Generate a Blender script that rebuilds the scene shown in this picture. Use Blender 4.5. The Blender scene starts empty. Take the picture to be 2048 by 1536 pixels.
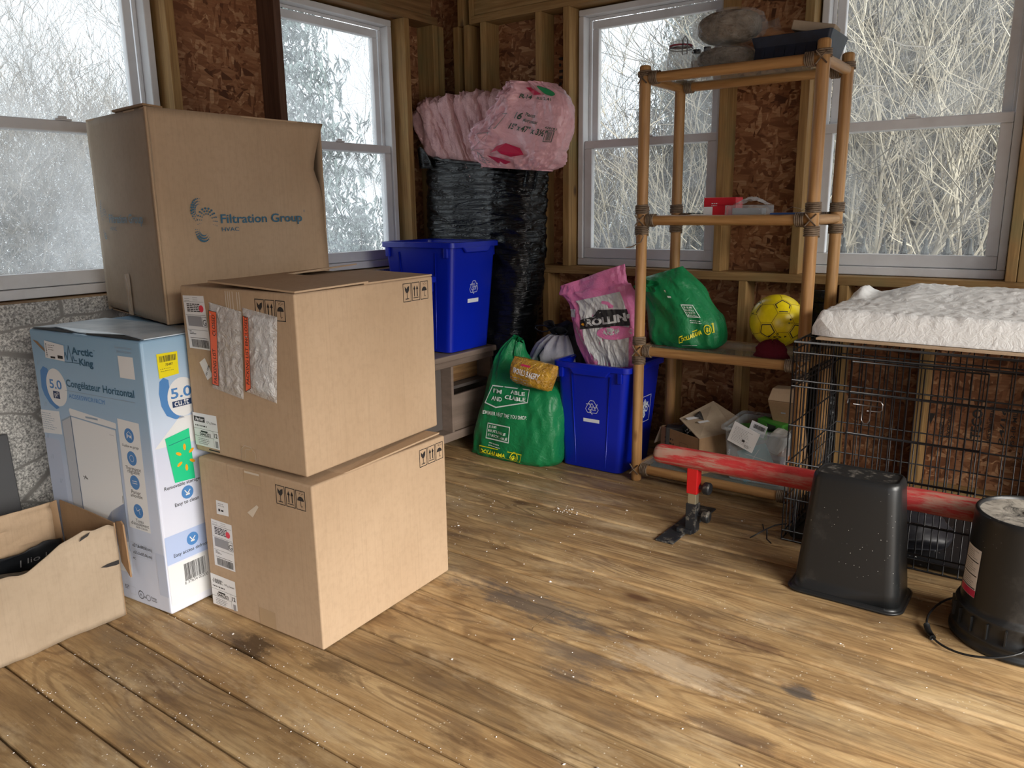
import bpy, bmesh, math, random
from mathutils import Vector, Matrix, noise
sc = bpy.context.scene
col = sc.collection
V = Vector
# ------------------------------------------------------------------ camera, world, light, exposure
cam_d = bpy.data.cameras.new('camera'); cam = bpy.data.objects.new('camera', cam_d); col.objects.link(cam)
cam_d.sensor_width = 36.0; cam_d.lens = 1570.0 * 36.0 / 2048.0; cam_d.clip_start = 0.05; cam_d.clip_end = 200
_yaw, _pit, _rol = math.radians(36.164), math.radians(12.578), math.radians(-0.745)
_fwd = V((-math.sin(_yaw) * math.cos(_pit), math.cos(_yaw) * math.cos(_pit), -math.sin(_pit)))
_r0 = V((math.cos(_yaw), math.sin(_yaw), 0)); _u0 = _r0.cross(_fwd)
_r = math.cos(_rol) * _r0 + math.sin(_rol) * _u0; _u = -math.sin(_rol) * _r0 + math.cos(_rol) * _u0
cam.matrix_world = Matrix(((_r.x, _u.x, -_fwd.x, 0), (_r.y, _u.y, -_fwd.y, 0), (_r.z, _u.z, -_fwd.z, 1.22), (0, 0, 0, 1)))
sc.camera = cam
vs = sc.view_settings
vs.view_transform = 'Standard'; vs.look = 'None'; vs.gamma = 1.0; vs.use_curve_mapping = False
vs.exposure = 0.86
world = bpy.data.worlds.new('overcast_sky'); sc.world = world; world.use_nodes = True
_bg = world.node_tree.nodes['Background']; _bg.inputs[0].default_value = (0.88, 0.94, 1.0, 1); _bg.inputs[1].default_value = 1.05
sun_d = bpy.data.lights.new('hazy_sun', 'SUN'); sun = bpy.data.objects.new('hazy_sun', sun_d); col.objects.link(sun)
sun_d.energy = 8.0; sun_d.angle = math.radians(50); sun_d.color = (1.0, 0.95, 0.87)
sun.rotation_euler = V((-0.86, 0.30, -0.60)).to_track_quat('-Z', 'Y').to_euler()
sun.location = (6, -2, 4)

# ------------------------------------------------------------------ materials
MAT = {}
def mat(name, color=(0.5, 0.5, 0.5), rough=0.6, metal=0.0, spec=0.5, build=None, **kw):
    if name in MAT: return MAT[name]
    m = bpy.data.materials.new(name); m.use_nodes = True
    nt = m.node_tree; p = nt.nodes['Principled BSDF']
    p.inputs['Base Color'].default_value = (*color, 1); p.inputs['Roughness'].default_value = rough
    p.inputs['Metallic'].default_value = metal; p.inputs['Specular IOR Level'].default_value = spec
    for k, v in kw.items(): p.inputs[k.replace('_', ' ')].default_value = v
    if build: build(N(nt), p)
    MAT[name] = m; return m
class N:
    def __init__(s, nt): s.nt = nt
    def new(s, t, **kw):
        n = s.nt.nodes.new(t)
        for k, v in kw.items(): setattr(n, k, v)
        return n
    def set(s, sock, v):
        if isinstance(v, bpy.types.NodeSocket): s.nt.links.new(v, sock)
        elif v is not None: sock.default_value = v
    def coord(s, scale=(1, 1, 1), rot=(0, 0, 0), loc=(0, 0, 0), src='Object'):
        t = s.new('ShaderNodeTexCoord'); m = s.new('ShaderNodeMapping')
        s.nt.links.new(t.outputs[src], m.inputs[0])
        m.inputs['Scale'].default_value = scale; m.inputs['Rotation'].default_value = rot; m.inputs['Location'].default_value = loc
        return m.outputs[0]
    def geo(s, scale=(1, 1, 1), rot=(0, 0, 0), loc=(0, 0, 0)):
        t = s.new('ShaderNodeNewGeometry'); m = s.new('ShaderNodeMapping')
        s.nt.links.new(t.outputs['Position'], m.inputs[0])
        m.inputs['Scale'].default_value = scale; m.inputs['Rotation'].default_value = rot; m.inputs['Location'].default_value = loc
        return m.outputs[0]
    def noise(s, vec, scale=5, detail=4, rough=0.6, dist=0.0, out='Fac'):
        n = s.new('ShaderNodeTexNoise'); s.set(n.inputs['Vector'], vec); s.set(n.inputs['Scale'], scale)
        n.inputs['Detail'].default_value = detail; n.inputs['Roughness'].default_value = rough; n.inputs['Distortion'].default_value = dist
        return n.outputs[out]
    def voro(s, vec, scale=5, feature='F1', out='Distance', rnd=1.0):
        n = s.new('ShaderNodeTexVoronoi', feature=feature); s.set(n.inputs['Vector'], vec); n.inputs['Scale'].default_value = scale
        n.inputs['Randomness'].default_value = rnd
        return n.outputs[out]
    def wave(s, vec, scale=5, dist=2, detail=2, dscale=1, dirn='X'):
        n = s.new('ShaderNodeTexWave', bands_direction=dirn); s.set(n.inputs['Vector'], vec); n.inputs['Scale'].default_value = scale
        n.inputs['Distortion'].default_value = dist; n.inputs['Detail'].default_value = detail; n.inputs['Detail Scale'].default_value = dscale
        return n.outputs['Fac']
    def ramp(s, fac, stops, interp='LINEAR'):
        n = s.new('ShaderNodeValToRGB'); s.set(n.inputs[0], fac); cr = n.color_ramp; cr.interpolation = interp
        while len(cr.elements) < len(stops): cr.elements.new(0.5)
        for e, (p, c) in zip(cr.elements, stops):
            e.position = p; e.color = (*c, 1) if not isinstance(c, (int, float)) else (c, c, c, 1)
        return n.outputs[0]
    def mix(s, fac, a, b, mode='MIX'):
        n = s.new('ShaderNodeMix', data_type='RGBA', blend_type=mode)
        s.set(n.inputs[0], fac)
        s.set(n.inputs[6], (*a, 1) if isinstance(a, tuple) else a); s.set(n.inputs[7], (*b, 1) if isinstance(b, tuple) else b)
        return n.outputs[2]
    def math(s, op, a, b=None, c=None, clamp=False):
        n = s.new('ShaderNodeMath', operation=op, use_clamp=clamp); s.set(n.inputs[0], a)
        if b is not None: s.set(n.inputs[1], b)
        if c is not None: s.set(n.inputs[2], c)
        return n.outputs[0]
    def sep(s, vec):
        n = s.new('ShaderNodeSeparateXYZ'); s.set(n.inputs[0], vec); return n.outputs
    def comb(s, x, y, z):
        n = s.new('ShaderNodeCombineXYZ'); s.set(n.inputs[0], x); s.set(n.inputs[1], y); s.set(n.inputs[2], z); return n.outputs[0]
    def bump(s, h, p, strength=0.3, dist=0.01):
        n = s.new('ShaderNodeBump'); s.set(n.inputs['Height'], h); n.inputs['Strength'].default_value = strength; n.inputs['Distance'].default_value = dist
        s.nt.links.new(n.outputs[0], p.inputs['Normal'])
    def base(s, p, c): s.set(p.inputs['Base Color'], c)

def _osb(n, p):
    c = None
    s = n.sep(n.geo()); hcoord = n.math('ADD', s[0], s[1])
    for i, (rot, lx, sx, sy) in enumerate([(0.12, 0, 9, 48), (-0.45, 3, 11, 60), (0.7, 7, 12, 62), (1.5, 11, 13, 66), (-0.15, 15, 9, 44)]):
        co, si = math.cos(rot), math.sin(rot)
        wob = n.math('MULTIPLY', n.noise(n.geo(loc=(i, 0, 0)), 5, 2), 0.05)
        u = n.math('ADD', n.math('MULTIPLY', hcoord, co * sx), n.math('ADD', n.math('MULTIPLY', s[2], si * sx), lx))
        v = n.math('ADD', n.math('MULTIPLY', n.math('ADD', s[2], wob), co * sy), n.math('MULTIPLY', hcoord, -si * sy))
        val = n.sep(n.voro(n.comb(u, v, float(lx)), 1.0, out='Color'))[0]
        if c is None: c = val
        else:
            msk = n.ramp(n.noise(n.geo(scale=(1, 1, 1), loc=(i * 7, 2, i)), 13, 2), [(0.52, 0), (0.55, 1)])
            c = n.mix(msk, c, val)
    colr = n.ramp(c, [(0.0, (0.075, 0.030, 0.014)), (0.12, (0.18, 0.072, 0.032)), (0.45, (0.29, 0.130, 0.060)), (0.8, (0.41, 0.205, 0.100)), (1.0, (0.58, 0.35, 0.19))])
    gr_ = n.noise(n.comb(n.math('MULTIPLY', hcoord, 14.0), n.math('MULTIPLY', s[2], 120.0), 0.0), 1.0, 3)
    colr = n.mix(n.ramp(gr_, [(0.35, 0.35), (0.6, 0.0)]), colr, (0.11, 0.045, 0.022))
    big = n.noise(n.geo(), 2.2, 3)
    colr = n.mix(n.ramp(big, [(0.35, 0.0), (0.7, 0.4)]), colr, (0.17, 0.060, 0.026))
    n.base(p, colr); n.bump(c, p, 0.35, 0.004)
def wood(name, axis, c1, c2, dark=(0.09, 0.05, 0.03), rough=0.7, green=0.0):
    sc_ = [30, 30, 30]; sc_['xyz'.index(axis)] = 1.6
    kn = [5, 5, 5]; kn['xyz'.index(axis)] = 2.6
    def b(n, p):
        g = n.geo(scale=tuple(sc_))
        a = n.noise(g, 1.0, 5, 0.65, 1.2)
        c = n.ramp(a, [(0.3, c1), (0.68, c2)])
        r = n.noise(n.geo(scale=tuple(x * 3.1 for x in sc_)), 1.0, 2)
        c = n.mix(n.ramp(r, [(0.35, 0.35), (0.6, 0.0)]), c, tuple(x * 0.55 for x in c1))
        k = n.voro(n.geo(scale=tuple(kn)), 1.0)
        c = n.mix(n.ramp(k, [(0.045, 0.9), (0.10, 0.0)]), c, dark)
        if green:
            c = n.mix(n.ramp(n.noise(n.geo(), 3, 3), [(0.5, 0.0), (0.7, green)]), c, (0.16, 0.17, 0.08))
        n.base(p, c); n.bump(a, p, 0.15, 0.003)
    return mat(name, rough=rough, spec=0.3, build=b)
def _deck(n, p):
    g = n.geo(); s = n.sep(g)
    idx = n.math('FLOOR', n.math('DIVIDE', n.math('SUBTRACT', s[1], 0.7503), 0.1418))
    wn = n.new('ShaderNodeTexWhiteNoise', noise_dimensions='1D'); n.set(wn.inputs['W'], idx)
    rnd = wn.outputs['Value']
    off = n.math('MULTIPLY', rnd, 37.0)
    def cv(sx, sy, k=1.0):
        return n.comb(n.math('MULTIPLY', n.math('ADD', s[0], off), sx), n.math('ADD', n.math('MULTIPLY', s[1], sy), n.math('MULTIPLY', off, k)), 0.0)
    # growth rings: a distorted distance field around scattered knots
    warp = n.noise(cv(1.1, 6.5), 1.0, 1.5, 0.4)
    rings = n.math('SINE', n.math('ADD', n.math('MULTIPLY', warp, 105.0), n.math('MULTIPLY', n.noise(cv(4, 30), 1.0, 3), 5.0)))
    rings = n.math('MULTIPLY_ADD', rings, 0.5, 0.5)
    fine = n.noise(cv(6, 110), 1.0, 4, 0.7)
    c = n.ramp(n.noise(cv(2.2, 9), 1.0, 6, 0.68), [(0.26, (0.20, 0.112, 0.046)), (0.48, (0.41, 0.262, 0.120)), (0.72, (0.60, 0.43, 0.225))])
    c = n.mix(n.math('MULTIPLY', n.ramp(rings, [(0.60, 0.0), (0.95, 0.60)]), n.ramp(n.noise(cv(1, 3), 2, 2), [(0.35, 0.15), (0.65, 1)])), c, (0.15, 0.08, 0.035))
    c = n.mix(n.ramp(fine, [(0.38, 0.34), (0.52, 0.0)]), c, (0.16, 0.09, 0.042))
    c = n.mix(n.ramp(fine, [(0.56, 0.0), (0.75, 0.35)]), c, (0.62, 0.44, 0.24))
    tone = n.ramp(rnd, [(0, 0.78), (1, 1.12)])
    c = n.mix(1.0, c, tone, 'MULTIPLY')
    # grey weathering, brown stains, scuffed pale patches
    g1 = n.noise(n.geo(scale=(1.5, 3.2, 1), loc=(3, 1, 0)), 1.6, 6, 0.68)
    c = n.mix(n.ramp(g1, [(0.50, 0.0), (0.68, 0.60)]), c, (0.125, 0.088, 0.060))
    g2 = n.noise(n.geo(scale=(1.4, 3.5, 1), loc=(9, 5, 0)), 2.6, 6, 0.7)
    c = n.mix(n.ramp(g2, [(0.57, 0.0), (0.70, 0.70)]), c, (0.125, 0.068, 0.032))
    g3 = n.noise(n.geo(scale=(1.0, 3.0, 1), loc=(1, 8, 0)), 2.0, 6, 0.72)
    c = n.mix(n.ramp(g3, [(0.53, 0.0), (0.70, 0.6)]), c, (0.68, 0.53, 0.33))
    # one long grey water stain and a few dark spills with a place of their own
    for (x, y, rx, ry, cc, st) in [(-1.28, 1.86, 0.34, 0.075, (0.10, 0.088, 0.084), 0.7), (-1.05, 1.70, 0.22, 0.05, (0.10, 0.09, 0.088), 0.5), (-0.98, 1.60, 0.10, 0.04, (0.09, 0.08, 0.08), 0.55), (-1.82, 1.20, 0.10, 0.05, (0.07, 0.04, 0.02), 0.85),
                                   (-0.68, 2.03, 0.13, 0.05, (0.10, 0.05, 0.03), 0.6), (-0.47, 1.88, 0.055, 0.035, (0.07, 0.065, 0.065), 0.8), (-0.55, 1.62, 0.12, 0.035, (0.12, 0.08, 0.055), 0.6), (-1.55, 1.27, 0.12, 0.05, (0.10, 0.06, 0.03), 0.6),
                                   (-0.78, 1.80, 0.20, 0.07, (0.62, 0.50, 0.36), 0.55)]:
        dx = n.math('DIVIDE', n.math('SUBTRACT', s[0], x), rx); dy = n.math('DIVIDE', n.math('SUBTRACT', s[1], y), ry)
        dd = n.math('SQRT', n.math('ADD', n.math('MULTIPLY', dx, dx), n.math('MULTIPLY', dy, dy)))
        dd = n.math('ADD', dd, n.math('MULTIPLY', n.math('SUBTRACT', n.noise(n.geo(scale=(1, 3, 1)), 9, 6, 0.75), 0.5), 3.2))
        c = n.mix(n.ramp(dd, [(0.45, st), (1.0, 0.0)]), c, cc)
    k = n.voro(n.comb(n.math('MULTIPLY', n.math('ADD', s[0], off), 1.9), n.math('MULTIPLY', s[1], 5.5), 0.0), 1.0)
    c = n.mix(n.ramp(k, [(0.055, 0.85), (0.12, 0.0)]), c, (0.10, 0.045, 0.022))
    sp = n.voro(n.geo(scale=(60, 60, 60)), 1.0)
    c = n.mix(n.math('MULTIPLY', n.ramp(sp, [(0.08, 0.8), (0.16, 0.0)]), n.ramp(n.noise(n.geo(), 9, 2), [(0.5, 0), (0.6, 1)])), c, (0.75, 0.66, 0.5))
    n.base(p, c)
    n.set(p.inputs['Roughness'], n.ramp(g1, [(0.4, 0.62), (0.7, 0.45)]))
    n.bump(n.math('ADD', n.math('MULTIPLY', fine, 0.6), n.math('MULTIPLY', rings, 0.25)), p, 0.35, 0.003)
def _stone(n, p):
    g = n.geo(scale=(0, 1, 1))
    w = n.noise(g, 3, 3, out='Color')
    co = n.new('ShaderNodeVectorMath', operation='MULTIPLY_ADD'); n.set(co.inputs[0], w); co.inputs[1].default_value = (0.06, 0.06, 0.06); n.set(co.inputs[2], g)
    mp = n.new('ShaderNodeMapping'); n.nt.links.new(co.outputs[0], mp.inputs[0]); mp.inputs['Scale'].default_value = (1, 2.9, 4.6)
    e = n.voro(mp.outputs[0], 1.0, feature='DISTANCE_TO_EDGE', rnd=0.75)
    v = n.sep(n.voro(mp.outputs[0], 1.0, out='Color', rnd=0.75))[0]
    sp = n.noise(n.geo(), 150, 2, 0.7)
    c = n.ramp(sp, [(0.34, (0.17, 0.165, 0.16)), (0.5, (0.44, 0.425, 0.40)), (0.64, (0.74, 0.72, 0.68))])
    c = n.mix(1.0, c, n.ramp(v, [(0, 0.72), (1, 1.1)]), 'MULTIPLY')
    m = n.ramp(e, [(0.012, 1.0), (0.028, 0.0)])
    c = n.mix(m, c, (0.24, 0.23, 0.215))
    n.base(p, c); n.bump(n.math('ADD', n.ramp(e, [(0.02, 0), (0.10, 1)]), n.math('MULTIPLY', sp, 0.3)), p, 0.6, 0.008)
def _card(c1, c2, corr='z', k=260):
    def b(n, p):
        a = n.noise(n.geo(), 2.5, 4, 0.55)
        f = n.noise(n.geo(), 55, 3, 0.6)
        c = n.ramp(a, [(0.3, c1), (0.7, c2)])
        c = n.mix(n.ramp(f, [(0.45, 0.0), (0.75, 0.22)]), c, tuple(x * 0.72 for x in c1))
        sc_ = {'z': (k, k, 2.5), 'x': (3, k, k), 'y': (k, 3, k)}[corr]
        r = n.noise(n.geo(scale=sc_), 1.0, 1)
        c = n.mix(n.ramp(r, [(0.5, 0), (0.75, 0.14)]), c, tuple(x * 0.6 for x in c1))
        d = n.noise(n.geo(scale=(34, 34, 3)), 1.0, 4)
        c = n.mix(n.ramp(d, [(0.70, 0), (0.8, 0.35)]), c, (0.16, 0.10, 0.06))
        n.base(p, c); n.bump(r, p, 0.10, 0.002)
    return b
mat('osb', rough=0.75, spec=0.25, build=_osb)
wood('pine_x', 'x', (0.23, 0.125, 0.045), (0.40, 0.25, 0.105), green=0.5)
wood('pine_y', 'y', (0.16, 0.080, 0.032), (0.30, 0.175, 0.075), green=0.4)
wood('pine_z', 'z', (0.25, 0.135, 0.048), (0.43, 0.265, 0.105), green=0.5)
wood('dark_stud_z', 'z', (0.085, 0.042, 0.028), (0.14, 0.075, 0.048))
wood('bamboo_z', 'z', (0.33, 0.16, 0.055), (0.52, 0.30, 0.125), dark=(0.16, 0.07, 0.03), rough=0.38)
wood('bamboo_x', 'x', (0.33, 0.16, 0.055), (0.52, 0.30, 0.125), dark=(0.16, 0.07, 0.03), rough=0.38)
wood('bamboo_y', 'y', (0.33, 0.16, 0.055), (0.52, 0.30, 0.125), dark=(0.16, 0.07, 0.03), rough=0.38)
mat('deck', rough=0.6, spec=0.35, build=_deck)
mat('stone_sheet', rough=0.85, spec=0.2, build=_stone)
mat('cardboard', rough=0.75, spec=0.25, build=_card((0.43, 0.300, 0.190), (0.50, 0.360, 0.238)))
mat('cardboard_pale', rough=0.75, spec=0.25, build=_card((0.37, 0.285, 0.200), (0.45, 0.355, 0.258)))
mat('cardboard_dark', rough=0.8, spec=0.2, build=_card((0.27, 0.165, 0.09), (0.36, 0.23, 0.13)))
mat('cardboard_edge', (0.50, 0.37, 0.24), 0.9)
mat('vinyl', rough=0.45, spec=0.4, build=lambda n, p: (n.base(p, n.mix(n.ramp(n.noise(n.geo(), 7, 5), [(0.45, 0), (0.75, 0.4)]), (0.66, 0.67, 0.69), (0.42, 0.41, 0.41))), None))
mat('shade_black', (0.008, 0.007, 0.006), 0.95, spec=0.1)
mat('ink', (0.022, 0.020, 0.020), 0.6)
mat('white_paper', (0.80, 0.80, 0.80), 0.6)
mat('grey_print', (0.30, 0.30, 0.31), 0.7)
mat('roof_boards', (0.16, 0.085, 0.045), 0.8)

def _hazy_dirty_glass(name, lo, hi, specks):  # specks are dirt; the whitish film stands in for outdoor haze
    m = bpy.data.materials.new(name); m.use_nodes = True; nt = m.node_tree; n = N(nt)
    nt.nodes.remove(nt.nodes['Principled BSDF']); out = nt.nodes['Material Output']
    tr = n.new('ShaderNodeBsdfTransparent'); tr.inputs[0].default_value = (0.94, 0.96, 0.96, 1)
    tl = n.new('ShaderNodeBsdfTranslucent'); tl.inputs[0].default_value = (0.9, 0.93, 0.95, 1)
    gl = n.new('ShaderNodeBsdfGlossy'); gl.inputs['Roughness'].default_value = 0.05
    a = n.noise(n.geo(), 4, 4, 0.6)
    d = n.voro(n.geo(), 150)
    d2 = n.noise(n.geo(), 45, 3, 0.65)
    f = n.math('ADD', n.ramp(a, [(0.3, lo), (0.7, hi)]), n.math('MULTIPLY', n.ramp(d, [(0.16, specks), (0.34, 0.0)]), n.ramp(d2, [(0.48, 0), (0.60, 1)])), clamp=True)
    m1 = n.new('ShaderNodeMixShader'); n.set(m1.inputs[0], f); nt.links.new(tr.outputs[0], m1.inputs[1]); nt.links.new(tl.outputs[0], m1.inputs[2])
    m2 = n.new('ShaderNodeMixShader'); m2.inputs[0].default_value = 0.04; nt.links.new(m1.outputs[0], m2.inputs[1]); nt.links.new(gl.outputs[0], m2.inputs[2])
    nt.links.new(m2.outputs[0], out.inputs[0]); MAT[name] = m
_hazy_dirty_glass('hazy_dusty_glass', 0.07, 0.25, 0.55); _hazy_dirty_glass('thin_haze_dust_glass', 0.03, 0.15, 0.35)

# ------------------------------------------------------------------ mesh helpers
LOC = {}
def tagp(o, label=None, cat=None, group=None, kind=None):
    if label: o['label'] = label
    if cat: o['category'] = cat
    if group: o['group'] = group
    if kind: o['kind'] = kind
    return o
def thing(name, loc, label, cat, group=None):
    o = bpy.data.objects.new(name, None); o.empty_display_size = 0.05; col.objects.link(o); o.location = loc
    LOC[o.name] = V(loc); return tagp(o, label, cat, group)
class MB:
    def __init__(s): s.v = []; s.f = []; s.m = []; s.mats = []; s.cur = 0
    def use(s, name):
        if name not in s.mats: s.mats.append(name)
        s.cur = s.mats.index(name); return s
    def add(s, vs, fs):
        b = len(s.v); s.v += [V(p) for p in vs]
        for f in fs: s.f.append([b + i for i in f]); s.m.append(s.cur)
        return s
    def box(s, c, size, rz=0.0, R=None):
        hx, hy, hz = size[0] / 2, size[1] / 2, size[2] / 2
        R = R or Matrix.Rotation(rz, 3, 'Z'); c = V(c)
        P = [c + R @ V((x * hx, y * hy, z * hz)) for z in (-1, 1) for x, y in ((-1, -1), (1, -1), (1, 1), (-1, 1))]
        return s.add(P, [(3, 2, 1, 0), (4, 5, 6, 7), (0, 1, 5, 4), (1, 2, 6, 5), (2, 3, 7, 6), (3, 0, 4, 7)])
    def bx(s, a, b):
        a, b = V(a), V(b); return s.box((a + b) / 2, [abs(b[i] - a[i]) for i in range(3)])
    def hexa(s, b4, t4):
        return s.add(list(b4) + list(t4), [(3, 2, 1, 0), (4, 5, 6, 7), (0, 1, 5, 4), (1, 2, 6, 5), (2, 3, 7, 6), (3, 0, 4, 7)])
    def plate(s, quad, t, nrm=None):
        q = [V(p) for p in quad]; n = nrm or (q[1] - q[0]).cross(q[-1] - q[0]).normalized()
        k = len(q); vs = q + [p - n * t for p in q]
        return s.add(vs, [tuple(range(k)), tuple(range(2 * k - 1, k - 1, -1))] + [(i, k + i, k + (i + 1) % k, (i + 1) % k) for i in range(k)])
    def tube(s, pts, r, n=8, closed=False, cap=True, twist=0.0):
        pts = [V(p) for p in pts]; K = len(pts); rs = r if isinstance(r, (list, tuple)) else [r] * K
        rings = []; prev = None
        for i, p in enumerate(pts):
            if closed: d = pts[(i + 1) % K] - pts[i - 1]
            else: d = pts[min(i + 1, K - 1)] - pts[max(i - 1, 0)]
            if d.length < 1e-9: d = V((0, 0, 1))
            d.normalize()
            if prev is None:
                a = V((0, 0, 1)) if abs(d.z) < 0.9 else V((1, 0, 0)); u = d.cross(a).normalized()
            else:
                u = prev - d * prev.dot(d)
                if u.length < 1e-6: u = d.cross(V((1, 0, 0)))
                u.normalize()
            prev = u; w = d.cross(u)
            rings.append([p + (u * math.cos(2 * math.pi * j / n + twist) + w * math.sin(2 * math.pi * j / n + twist)) * rs[i] for j in range(n)])
        vs = [q for rg in rings for q in rg]; fs = []
        for i in range(K if closed else K - 1):
            a, b = i * n, ((i + 1) % K) * n
            for j in range(n): fs.append((a + j, b + j, b + (j + 1) % n, a + (j + 1) % n)[::-1])
        if cap and not closed: fs += [tuple(range(n)), tuple(range((K - 1) * n, K * n))[::-1]]
        return s.add(vs, fs)
    def lathe(s, prof, c, n=32, sx=1.0, sy=1.0, R=None):
        c = V(c); vs = []; R = R or Matrix.Identity(3)
        for r, z in prof:
            for j in range(n):
                a = 2 * math.pi * j / n; vs.append(c + R @ V((r * math.cos(a) * sx, r * math.sin(a) * sy, z)))
        fs = []
        for i in range(len(prof) - 1):
            for j in range(n): fs.append((i * n + j, i * n + (j + 1) % n, (i + 1) * n + (j + 1) % n, (i + 1) * n + j))
        return s.add(vs, fs)
    def disc(s, c, r, n=32, up=True, sx=1, sy=1):
        c = V(c); vs = [c + V((r * math.cos(2 * math.pi * j / n) * sx, r * math.sin(2 * math.pi * j / n) * sy, 0)) for j in range(n)]
        return s.add(vs, [tuple(range(n)) if up else tuple(range(n))[::-1]])
    def grid(s, fn, nu, nv, wrap=False):
        vs = []; 
        for j in range(nv + 1):
            for i in range(nu if wrap else nu + 1): vs.append(fn(i / nu, j / nv))
        W = nu if wrap else nu + 1; fs = []
        for j in range(nv):
            for i in range(nu): fs.append((j * W + i, j * W + (i + 1) % W, (j + 1) * W + (i + 1) % W, (j + 1) * W + i))
        return s.add(vs, fs)
    def build(s, name, parent=None, loc=None, smooth=False, angle=None, bevel=0.0, seg=2, solid=0.0, sub=0, kind=None, label=None):
        me = bpy.data.meshes.new(name)
        if parent is not None:
            q = parent
            off = LOC[q.name]
        else: off = V(loc) if loc is not None else V((0, 0, 0))
        me.from_pydata([tuple(p - off) for p in s.v], [], s.f); me.update()
        for k in s.mats: me.materials.append(MAT[k])
        if len(s.mats) > 1: me.polygons.foreach_set('material_index', s.m)
        o = bpy.data.objects.new(name, me); col.objects.link(o)
        LOC[o.name] = V(off)
        if parent is not None: o.parent = parent
        else: o.location = off
        if smooth: me.polygons.foreach_set('use_smooth', [True] * len(me.polygons))
        if bevel:
            b = o.modifiers.new('bevel', 'BEVEL'); b.width = bevel; b.segments = seg; b.limit_method = 'ANGLE'; b.angle_limit = math.radians(35)
        if solid:
            b = o.modifiers.new('thickness', 'SOLIDIFY'); b.thickness = solid; b.offset = -1
        if sub:
            b = o.modifiers.new('smooth', 'SUBSURF'); b.levels = sub; b.render_levels = sub
        if angle is not None:
            me.polygons.foreach_set('use_smooth', [True] * len(me.polygons))
            try:
                bpy.context.view_layer.update()
                me.set_sharp_from_angle(angle=math.radians(angle))
            except Exception: pass
        if kind: o['kind'] = kind
        if label: o['label'] = label
        return o
def fbm(p, o=4, h=0.55):
    a, t, f = 1.0, 0.0, 1.0
    for _ in range(o): t += a * noise.noise(V(p) * f); a *= h; f *= 2.03
    return t
def ridge(p, o=3, h=0.5):
    a, t, f = 1.0, 0.0, 1.0
    for _ in range(o): t += a * (1 - 2 * abs(noise.noise(V(p) * f))); a *= h; f *= 2.1
    return t

# ------------------------------------------------------------------ lettering and flat print
_TX = {}
def glyphs(s, bold=0.0, shear=0.0):
    k = (s, bold, shear)
    if k in _TX: return _TX[k]
    cu = bpy.data.curves.new('t', 'FONT'); cu.body = s; cu.size = 1.0; cu.offset = bold; cu.shear = shear; cu.resolution_u = 3; cu.fill_mode = 'FRONT'
    ob = bpy.data.objects.new('t', cu); col.objects.link(ob); bpy.context.view_layer.update()
    dg = bpy.context.evaluated_depsgraph_get(); me = bpy.data.meshes.new_from_object(ob.evaluated_get(dg))
    vs = [(v.co.x, v.co.y) for v in me.vertices]; fs = [tuple(p.vertices) for p in me.polygons]
    bpy.data.objects.remove(ob); bpy.data.curves.remove(cu); bpy.data.meshes.remove(me)
    if not vs: vs = [(0, 0), (1, 0), (1, 1)]
    x0 = min(v[0] for v in vs); x1 = max(v[0] for v in vs); y0 = min(v[1] for v in vs); y1 = max(v[1] for v in vs)
    _TX[k] = (vs, fs, x0, x1, y0, y1); return _TX[k]
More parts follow.
